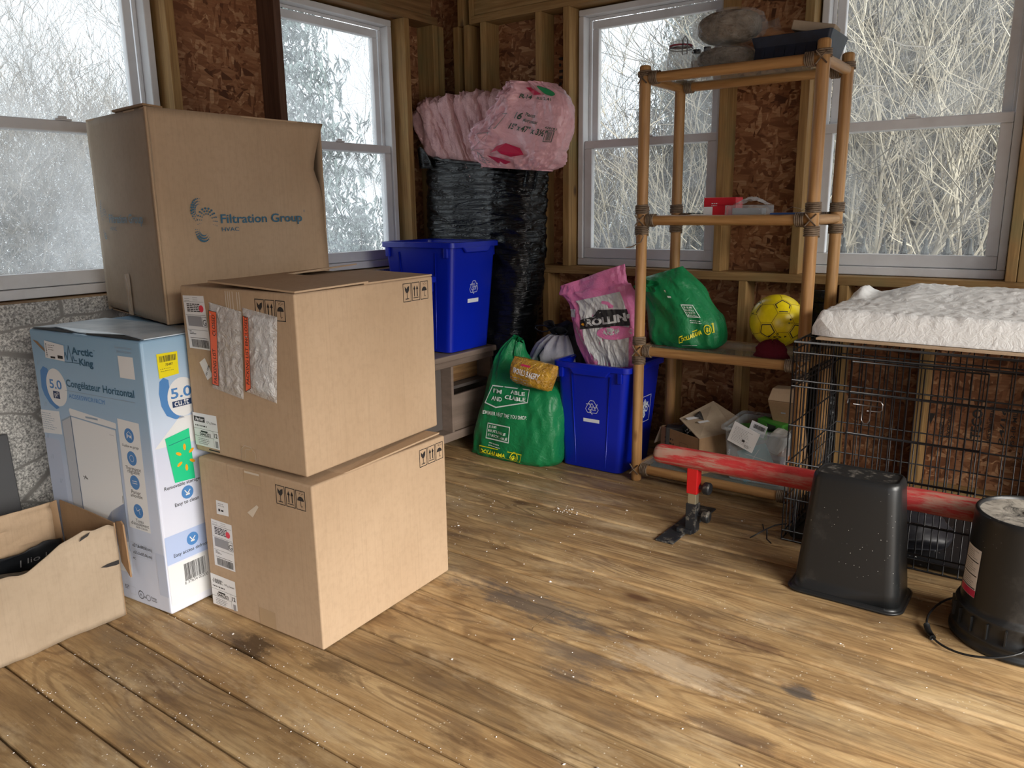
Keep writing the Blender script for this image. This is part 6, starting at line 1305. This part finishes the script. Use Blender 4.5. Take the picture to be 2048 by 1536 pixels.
K = thing('tall_cardboard_box', (-0.98, 3.36, ZB_), 'tall narrow brown cardboard box standing behind the clear tote', 'box')
MB().use('cardboard_dark').hexa([(-1.00, 3.425, ZB_), (-0.895, 3.425, ZB_), (-0.895, 3.445, ZB_), (-1.00, 3.445, ZB_)], [(-1.05, 3.30, 0.40), (-0.93, 3.30, 0.40), (-0.93, 3.41, 0.43), (-1.05, 3.41, 0.43)]).build('carton_body', K, bevel=0.004)
d = Dec(lambda u, v: (V((-1.045 + u, 3.301 + 0.125 * (0.40 - v) / 0.32, v)), V((0, -1, 0))), 0.002).use('label_grey').rect(0.05, 0.345, 0.07, 0.352); d.build('printed_marks', K)
K = MB().use('cardboard').hexa([(-1.05, 3.30, 0.402), (-0.93, 3.30, 0.402), (-0.93, 3.40, 0.425), (-1.05, 3.40, 0.425)], [(-1.035, 3.31, 0.455), (-0.93, 3.31, 0.46), (-0.93, 3.38, 0.46), (-1.035, 3.38, 0.455)]).build('flat_cardboard_box', None, loc=(-0.98, 3.35, 0.41), bevel=0.003); tagp(K, 'small brown carton on top of the tall narrow cardboard box', 'box')

# ================================================================== wire crate
mat('wire_black', (0.018, 0.018, 0.020), 0.38, metal=0.3, spec=0.6)
CX0, CX1, CY0, CY1, CZ = -0.808, 0.262, 2.800, 3.490, 0.748
Cr = thing('wire_crate', (-0.27, 3.14, 0), 'large black folding wire pet crate at the right with bedding on its roof', 'crate')
def wires(name, P, U, Wd, us, vs, u0, u1, v0, v1, r=0.0024, parent=Cr, skip=None):
    P, U, Wd = V(P), V(U), V(Wd); q = MB().use('wire_black')
    for u in us:
        a, b = v0, v1
        if skip and skip(u): a, b = skip(u)
        q.tube([P + U * u + Wd * a, P + U * u + Wd * b], r, 6)
    for v in vs: q.tube([P + U * u0 + Wd * v, P + U * u1 + Wd * v], r * 1.25, 6)
    return q.build(name, parent, smooth=True)
rng = lambda a, b, n: [a + (b - a) * i / (n - 1) for i in range(n)]
Wc, Dc = CX1 - CX0, CY1 - CY0
HZ = [0.004, 0.030, 0.165, 0.300, 0.440, 0.580, 0.600, 0.720]
wires('front_panel', (CX0, CY0, 0), (1, 0, 0), (0, 0, 1), rng(0, Wc, 25), [0.004, 0.04, 0.165, 0.305, 0.445, 0.590, 0.612, 0.712, CZ], 0, Wc, 0.004, CZ)
wires('back_panel', (CX0, CY1, 0), (1, 0, 0), (0, 0, 1), rng(0, Wc, 25), HZ + [CZ], 0, Wc, 0.004, CZ)
wires('side_panel', (CX0, CY0, 0), (0, 1, 0), (0, 0, 1), rng(0, Dc, 17), HZ + [CZ], 0, Dc, 0.004, CZ)
wires('side_panel', (CX1, CY0, 0), (0, 1, 0), (0, 0, 1), rng(0, Dc, 17), HZ + [CZ], 0, Dc, 0.004, CZ)
wires('top_panel', (CX0, CY0, CZ + 0.003), (1, 0, 0), (0, 1, 0), rng(0, Wc, 25), rng(0, Dc, 6), 0, Wc, 0, Dc)
wires('folded_divider', (CX0 + 0.02, CY0 + 0.02, 0.02), (0, 1, 0), (0.03, 0, 1), rng(0, 0.5, 12), [0.02, 0.10, 0.18, 0.26], 0, 0.5, 0.0, 0.30, 0.0015)
DX0, DX1, DZ0, DZ1 = CX0 + 0.20, CX0 + 0.60, 0.06, 0.70
q = MB().use('wire_black')
for x in rng(DX0, DX1, 10): q.tube([(x, CY0 - 0.006, DZ0), (x, CY0 - 0.006, DZ1)], 0.0026, 6)
for z in (DZ0, 0.165, 0.31, 0.45, 0.595, DZ1): q.tube([(DX0, CY0 - 0.007, z), (DX1, CY0 - 0.007, z)], 0.003, 6)
dr = q.build('door', Cr, smooth=True)
q = MB().use('wire_black'); mat('latch_steel', (0.25, 0.24, 0.24), 0.3, metal=0.8)
lx, lz = CX0 + 0.215, 0.555
q = MB().use('latch_steel')
q.tube([(lx - 0.02, CY0 - 0.014, lz), (lx - 0.018, CY0 - 0.014, lz + 0.016), (lx, CY0 - 0.014, lz + 0.018), (lx + 0.085, CY0 - 0.014, lz + 0.018), (lx + 0.092, CY0 - 0.016, lz + 0.010), (lx + 0.092, CY0 - 0.016, lz - 0.010), (lx + 0.084, CY0 - 0.016, lz - 0.016), (lx + 0.045, CY0 - 0.016, lz - 0.018)], 0.0022, 6)
q.tube([(lx + 0.030, CY0 - 0.018, lz), (lx + 0.030, CY0 - 0.020, lz - 0.050), (lx + 0.038, CY0 - 0.022, lz - 0.062), (lx + 0.050, CY0 - 0.022, lz - 0.062), (lx + 0.056, CY0 - 0.020, lz - 0.050), (lx + 0.056, CY0 - 0.018, lz)], 0.0022, 6)
q.tube([(lx, CY0 - 0.014, lz), (lx + 0.09, CY0 - 0.014, lz - 0.001)], 0.0022, 6); o = q.build('slide_latch', dr, smooth=True)
mat('tray_black', rough=0.45, build=lambda n, p: n.base(p, n.mix(n.ramp(n.voro(n.geo(), 45), [(0.06, 1.0), (0.14, 0.0)]), (0.010, 0.011, 0.013), (0.16, 0.15, 0.14))))
q = MB().use('tray_black'); rloft(q, [(Wc / 2 - 0.02, Dc / 2 - 0.02, 0.02, 0.010, 0, 0), (Wc / 2 - 0.012, Dc / 2 - 0.012, 0.02, 0.035, 0, 0), (Wc / 2 - 0.016, Dc / 2 - 0.016, 0.02, 0.035, 0, 0), (Wc / 2 - 0.024, Dc / 2 - 0.024, 0.02, 0.014, 0, 0)], ((CX0 + CX1) / 2, (CY0 + CY1) / 2, 0), cap0=True, cap1=True); q.build('floor_tray', Cr)
q = MB().use('wire_black').tube([(-0.80, 2.83, 0.055), (-0.835, 2.80, 0.05), (-0.862, 2.775, 0.035), (-0.905, 2.735, 0.006)], 0.0026, 6); q.tube([(-0.858, 2.78, 0.038), (-0.845, 2.745, 0.012), (-0.825, 2.735, 0.004)], 0.0026, 6); q.tube([(-0.866, 2.772, 0.034), (-0.868, 2.76, 0.06)], 0.0024, 6); q.build('bent_feet_wire', Cr, smooth=True)
# dark bag inside the crate
K = MB().use('garbage_plastic'); dk = Loft([((-0.74, 2.98, 0.04), (-0.30, 2.98, 0.04), 0.10), ((-0.76, 2.98, 0.08), (-0.28, 2.98, 0.08), 0.12), ((-0.74, 2.99, 0.14), (-0.34, 2.99, 0.13), 0.10), ((-0.66, 3.0, 0.185), (-0.42, 3.0, 0.17), 0.03)], p=0.7, disp=lambda X, Y, t, p: 0.01 * ridge(V((X * 2, Y, t * 3))), nu=50, nv=30); dk.surf(K, cap1=True)
K.mats[0] = 'bag_black'; K = K.build('garbage_bag', None, loc=(-0.52, 2.98, 0.04), smooth=True); tagp(K, 'dark plastic bag lying low inside the wire crate behind the waste bin', 'bag')
# cardboard sheet and bedding on the roof
K = MB().use('cardboard').plate([(-0.745, 2.835, CZ + 0.016), (0.27, 2.835, CZ + 0.016), (0.27, 3.42, CZ + 0.016), (-0.70, 3.42, CZ + 0.016)], 0.007, V((0, 0, 1))).build('cardboard_sheet', None, loc=(-0.24, 3.12, CZ + 0.009)); tagp(K, 'flat corrugated cardboard sheet lying on the crate roof under the white bedding', 'cardboard')
plastic('bedding_white', (0.80, 0.80, 0.79), 0.55, 0.45, 26, 0.4)
K = thing('white_bedding', (-0.23, 3.15, CZ + 0.018), 'crumpled white plastic covered bedding folded on top of the crate', 'bedding')
def bed(a, b):
    # outline: rounded front edge, hump rising to the back, raised left rear corner
    th = 2 * math.pi * a; X = math.copysign(abs(math.cos(th)) ** 0.35, math.cos(th)); Y = math.copysign(abs(math.sin(th)) ** 0.35, math.sin(th))
    w = math.sin(math.pi * min(b, 0.999) * 0.5) if b < 1 else 1
    return X, Y
NX, NY = 110, 60
def top_h(x, y):
    f = max(0, min(1, (y - 2.862) / 0.045)); g = max(0, min(1, (y - 2.95) / 0.42))
    left = max(0, min(1, (x + 0.775) / 0.035))
    h = 0.082 * math.sin(f * math.pi / 2) ** 0.7 + 0.055 * (g ** 1.2) * max(0.0, min(1, (x + 0.74) / 0.22))
    h += 0.040 * math.exp(-((x + 0.715) / 0.03) ** 2) * max(0, min(1, (y - 3.25) / 0.08))
    h *= 0.25 + 0.75 * math.sin(left * math.pi / 2)
    r = 0.0042 * ridge(V((x * 7 + y * 4, y * 9, 0)), 3) + 0.0032 * ridge(V((x * 24, y * 18 + x * 8, 2)), 3)
    h += r * min(1, f * 2 + 0.3) + 0.006 * noise.noise(V((x * 4, y * 3, 3)))
    return max(h, 0.004)
x0_, x1_, y0_, y1_ = -0.775, 0.62, 2.862, 3.44
def bt(a, b):
    x = x0_ + (x1_ - x0_) * a; y = y0_ + (y1_ - y0_) * b
    rx = 0.05 * max(0, 1 - a * 12) ** 2 * (1 if b < 0.3 else 0.2); y += 0.03 * max(0, 1 - a * 14) ** 2 * (1 - b)
    y += 0.02 * (0.45 - a) * (1 - b) * 0 
    return V((x + 0.006 * noise.noise(V((y * 9, 0, 1))), y, CZ + 0.019 + top_h(x, y)))
q = MB().use('bedding_white'); q.grid(bt, 170, 80)
q.grid(lambda a, b: V((*(bt(a, 0.0).xy), CZ + 0.018 + (bt(a, 0.0).z - CZ - 0.018) * b)), 170, 2)
q.grid(lambda a, b: V((*(bt(0.0, a).xy), CZ + 0.018 + (bt(0.0, a).z - CZ - 0.018) * b)), 80, 2)
q.grid(lambda a, b: V((*(bt(1 - a, 1.0).xy), CZ + 0.018 + (bt(1 - a, 1.0).z - CZ - 0.018) * b)), 170, 2)
q.build('cover', K, smooth=True)

# ================================================================== red beam on an adjustable foot
mat('beam_red', rough=0.6, build=lambda n, p: n.base(p, n.mix(n.math('MULTIPLY', n.ramp(n.sep(n.geo())[2], [(0.30, 0.0), (0.325, 1.0)]) if False else n.ramp(n.noise(n.geo(scale=(4, 30, 30)), 1.0, 6, 0.75), [(0.46, 0.0), (0.56, 0.85)]), n.ramp(n.noise(n.geo(), 5, 4), [(0.30, 0.3), (0.6, 1.0)])), n.ramp(n.noise(n.geo(), 9, 4), [(0.3, (0.30, 0.014, 0.016)), (0.7, (0.48, 0.035, 0.035))]), (0.34, 0.28, 0.21))))
mat('paint_red', (0.55, 0.012, 0.014), 0.35); mat('steel_bare', (0.45, 0.40, 0.28), 0.4, metal=0.6); mat('foot_black', rough=0.55, build=lambda n, p: n.base(p, n.mix(n.ramp(n.noise(n.geo(), 22, 5, 0.7), [(0.52, 0), (0.66, 0.8)]), (0.016, 0.018, 0.022), (0.30, 0.27, 0.22))))
BYc = 2.665
K = thing('padded_bar', (-0.7, BYc, 0), 'scuffed red round bar on a low adjustable foot in front of the shelf', 'bar')
a_, b_ = V((-1.262, 2.662, 0.297)), V((-0.150, 2.668, 0.297))
pts = [a_ + V((0.0, 0, 0)), a_ + V((0.004, 0, 0)), a_ + V((0.012, 0, 0))] + [a_.lerp(b_, f) for f in rng(0.02, 0.99, 40)] + [b_]
q = MB().use('beam_red').tube(pts, [0.024, 0.032, 0.036] + [0.0375 + 0.0008 * noise.noise(V((i, 0, 0))) for i in range(40)] + [0.03], 24); q.build('padded_tube', K, smooth=True)
sx, sy = -1.105, 2.665
MB().use('paint_red').bx((sx - 0.021, sy - 0.021, 0.165), (sx + 0.021, sy + 0.021, 0.275)).build('outer_sleeve', K, bevel=0.003)
MB().use('steel_bare').bx((sx - 0.016, sy - 0.016, 0.09), (sx + 0.016, sy + 0.016, 0.18)).build('inner_post', K, bevel=0.002)
MB().use('foot_black').bx((sx - 0.021, sy - 0.021, 0.012), (sx + 0.021, sy + 0.021, 0.125)).build('lower_sleeve', K, bevel=0.003)
q = MB().use('foot_black').bx((-1.192, 2.525, 0.0), (-1.120, 2.945, 0.007)); q.build('foot_plate', K, bevel=0.003)
q = MB().use('foot_black').add([(sx - 0.03, sy - 0.022, 0.008), (sx + 0.02, sy - 0.022, 0.008), (sx - 0.0, sy - 0.022, 0.035)], [(0, 1, 2)]); q.box((sx - 0.02, sy, 0.016), (0.06, 0.07, 0.018)); q.build('weld_bracket', K, bevel=0.003)
for z, s in ((0.190, 1.0), (0.078, 1.0)):
    q = MB().use('foot_black').lathe([(0.001, 0.0), (0.008, 0.0), (0.008, 0.016), (0.020, 0.018), (0.024, 0.024), (0.024, 0.040), (0.020, 0.045), (0.001, 0.045)], (sx + 0.020, sy + 0.004, z), 12, R=Matrix.Rotation(math.pi / 2, 3, 'Y')); q.build('clamp_knob', K, angle=35)

# ================================================================== upturned waste bin and pail
def _dusty(n, p):
    a = n.ramp(n.noise(n.geo(), 5, 6, 0.72), [(0.55, 0.0), (0.80, 0.30)])
    sp = n.math('MULTIPLY', n.ramp(n.voro(n.geo(), 70), [(0.05, 1.0), (0.10, 0.0)]), n.ramp(n.noise(n.geo(), 6, 2), [(0.52, 0), (0.60, 1)]))
    c = n.mix(a, (0.013, 0.014, 0.015), (0.15, 0.14, 0.13)); c = n.mix(sp, c, (0.45, 0.44, 0.42))
    n.base(p, c); n.bump(n.noise(n.geo(), 400, 1), p, 0.05, 0.001)
mat('black_plastic', rough=0.36, spec=0.5, build=_dusty)
def _dusttop(n, p):
    a = n.ramp(n.noise(n.geo(), 12, 6, 0.75, 1.0), [(0.40, 0.0), (0.56, 0.9)])
    n.base(p, n.mix(a, (0.02, 0.02, 0.02), n.ramp(n.noise(n.geo(), 20, 3), [(0.3, (0.26, 0.235, 0.20)), (0.7, (0.50, 0.46, 0.40))])))
mat('dusty_top', rough=0.85, spec=0.2, build=_dusttop)
mat('scuffed_black', rough=0.45, build=lambda n, p: n.base(p, n.mix(n.ramp(n.noise(n.geo(), 30, 5, 0.75), [(0.54, 0.0), (0.70, 0.7)]), (0.018, 0.018, 0.018), (0.34, 0.31, 0.27))))
K = thing('waste_bin', (-0.505, 2.53, 0), 'black rectangular plastic waste bin standing upside down in front of the crate', 'bin')
wc = (-0.503, 2.525, 0)
R = [(0.168, 0.108, 0.045, 0.0, 0, 0), (0.170, 0.110, 0.045, 0.004, 0, 0), (0.168, 0.108, 0.045, 0.012, 0, 0), (0.158, 0.098, 0.040, 0.016, 0, 0)] + [(0.158 - 0.030 * f, 0.098 - 0.030 * f, 0.040 - 0.004 * f, 0.016 + 0.380 * f, 0.002, 0) for f in rng(0, 0.96, 10)] + [(0.1265, 0.0665, 0.034, 0.392, 0.002, 0), (0.121, 0.061, 0.030, 0.399, 0.002, 0), (0.117, 0.057, 0.028, 0.400, 0.002, 0), (0.114, 0.054, 0.026, 0.396, 0.002, 0)]
q = MB().use('black_plastic'); rloft(q, R, wc, k=7); q.build('bin_body', K, smooth=True)
q = MB().use('scuffed_black'); rloft(q, [(0.114, 0.054, 0.026, 0.3958, 0.002, 0), (0.09, 0.035, 0.02, 0.3955, 0.002, 0)], wc, k=7, cap1=True); q.build('bin_base', K)
q = MB().use('black_plastic'); rloft(q, [(0.170, 0.110, 0.045, 0.004, 0, 0), (0.174, 0.114, 0.047, 0.005, 0, 0), (0.174, 0.114, 0.047, 0.010, 0, 0), (0.169, 0.109, 0.045, 0.012, 0, 0)], wc, k=7); q.build('rim', K, smooth=True)
K = thing('black_pail', (-0.038, 2.50, 0), 'round black plastic pail upside down with dusty base and side label at right edge', 'pail')
pc = (-0.038, 2.500, 0)
prof = [(0.172, 0.0), (0.176, 0.003), (0.176, 0.012), (0.171, 0.016), (0.170, 0.030), (0.172, 0.034), (0.170, 0.040), (0.166, 0.044), (0.163, 0.088), (0.166, 0.094), (0.163, 0.100), (0.155, 0.103)] + [(0.155 - 0.012 * f, 0.103 + 0.262 * f) for f in rng(0.05, 0.97, 8)] + [(0.1435, 0.372), (0.141, 0.378), (0.137, 0.380), (0.133, 0.378), (0.131, 0.370)]
MB().use('black_plastic').lathe(prof, pc, 72).build('pail_body', K, smooth=True)
q = MB().use('dusty_top').lathe([(0.131, 0.3705), (0.10, 0.371), (0.020, 0.371)], pc, 72); q.lathe([(0.020, 0.371), (0.018, 0.377), (0.001, 0.377)], pc, 24); q.build('dusty_base', K, smooth=True)
for k in range(22):
    a = 2 * math.pi * k / 22; MB().use('black_plastic').box((pc[0] + 0.1675 * math.cos(a), pc[1] + 0.1675 * math.sin(a), 0.066), (0.010, 0.004, 0.044), rz=a).build('rim_rib', K) if k in (11, 12, 13, 14, 15, 16, 17, 18) else None
q = MB().use('black_plastic'); hp = []
for i in range(25):
    a = math.pi * (0.93 + 0.62 * i / 24); rr = 0.176 + 0.075 * math.sin(math.pi * i / 24) ** 0.8; hp.append((pc[0] + rr * math.cos(a), pc[1] + rr * math.sin(a), 0.055 - 0.048 * math.sin(math.pi * i / 24)))
q.tube(hp, 0.0032, 8); q.build('bail_handle', K, smooth=True)
q = MB().use('black_plastic').tube([hp[8], hp[9], hp[10], hp[11]], 0.009, 10); q.build('hand_grip', K, smooth=True)
def Fpail(u, v):
    a = math.radians(196) + u / 0.152; return V((pc[0] + 0.1528 * math.cos(a) , pc[1] + 0.1528 * math.sin(a), v)) if False else V((pc[0] + (0.1605 - 0.046 * (v - 0.0) ) * math.cos(a), pc[1] + (0.1605 - 0.046 * v) * math.sin(a), v)), V((math.cos(a), math.sin(a), 0))
d = Dec(Fpail, 0.001).use('label_white'); d.rect(0.0, 0.135, 0.075, 0.275, 8, 1); d.L(1).use('ink')
for z in (0.235, 0.195, 0.158): d.rect(0.004, z, 0.071, z + 0.003, 8, 1)
d.use('grey_print').scrib(0.006, 0.242, 0.068, 0.270, 5, 2, 0.35).scrib(0.006, 0.202, 0.068, 0.232, 5, 3, 0.35).scrib(0.006, 0.163, 0.068, 0.192, 5, 4, 0.35); d.use('print_red').rect(0.0, 0.136, 0.075, 0.156, 8, 1); d.build('paper_label', K)

# ================================================================== crumbs of white foam and sawdust
mat('foam_white', (0.85, 0.83, 0.80), 0.8)
rc = random.Random(77); q = MB().use('foam_white')
def crumb(x, y, s, z=0.0):
    R_ = Matrix.Rotation(rc.uniform(0, 6.28), 3, 'Z') @ Matrix.Rotation(rc.uniform(-0.4, 0.4), 3, 'X')
    vs = [V((a * s * rc.uniform(0.5, 1.3), b * s * rc.uniform(0.4, 0.9), c * s * rc.uniform(0.3, 0.6))) for a, b, c in ((-1, 0, 0), (1, 0, 0), (0, -1, 0), (0, 1, 0), (0, 0, -1), (0, 0, 1))]
    q.add([R_ @ v + V((x, y, z + s * 0.3)) for v in vs], [(0, 2, 5), (2, 1, 5), (1, 3, 5), (3, 0, 5), (2, 0, 4), (1, 2, 4), (3, 1, 4), (0, 3, 4)])
for (cx, cy, sx_, sy_, n_, s_) in [(-2.0, 2.45, 0.35, 0.35, 75, 0.0028), (-1.75, 2.25, 0.30, 0.20, 30, 0.0032), (-1.63, 2.60, 0.03, 0.025, 26, 0.004), (-1.38, 2.80, 0.20, 0.10, 14, 0.004), (-1.2, 2.1, 0.5, 0.4, 26, 0.0028), (-0.75, 1.75, 0.3, 0.3, 12, 0.003), (-0.27, 2.95, 0.25, 0.12, 16, 0.004)]:
    for _ in range(n_):
        x, y = rc.gauss(cx, sx_), rc.gauss(cy, sy_)
        if -2.45 < x < 0.1 and 0.9 < y < 3.0 and not (x < -1.62 and y < 1.95) and not (-0.7 < x < -0.3 and 2.4 < y < 2.66): crumb(x, y, s_ * rc.uniform(0.5, 1.5), 0.014 if y > 2.79 else 0)
for (x, y, s) in [(-1.33, 2.02, 0.008), (-1.22, 1.66, 0.006), (-1.30, 1.48, 0.006), (-0.82, 1.30, 0.006), (-0.75, 1.33, 0.008), (-0.98, 1.60, 0.006), (-1.92, 1.21, 0.006)]: crumb(x, y, s)
for _ in range(260):
    k = rc.randint(-1, 3); x = rc.uniform(-2.2, -1.0); y = P0 + k * PITCH + rc.gauss(0, 0.012)
    if x < -1.6 and y > 1.2: continue
    crumb(x, y, rc.uniform(0.0012, 0.003))
for _ in range(220): 
    x, y = rc.uniform(-2.2, -1.1), rc.uniform(0.7, 1.25)
    crumb(x, y, rc.uniform(0.0008, 0.002))
o = q.build('foam_crumbs', None, loc=(-1.6, 2.0, 0)); tagp(o, 'scattered white foam crumbs and sawdust on the deck boards', 'debris', kind='stuff')
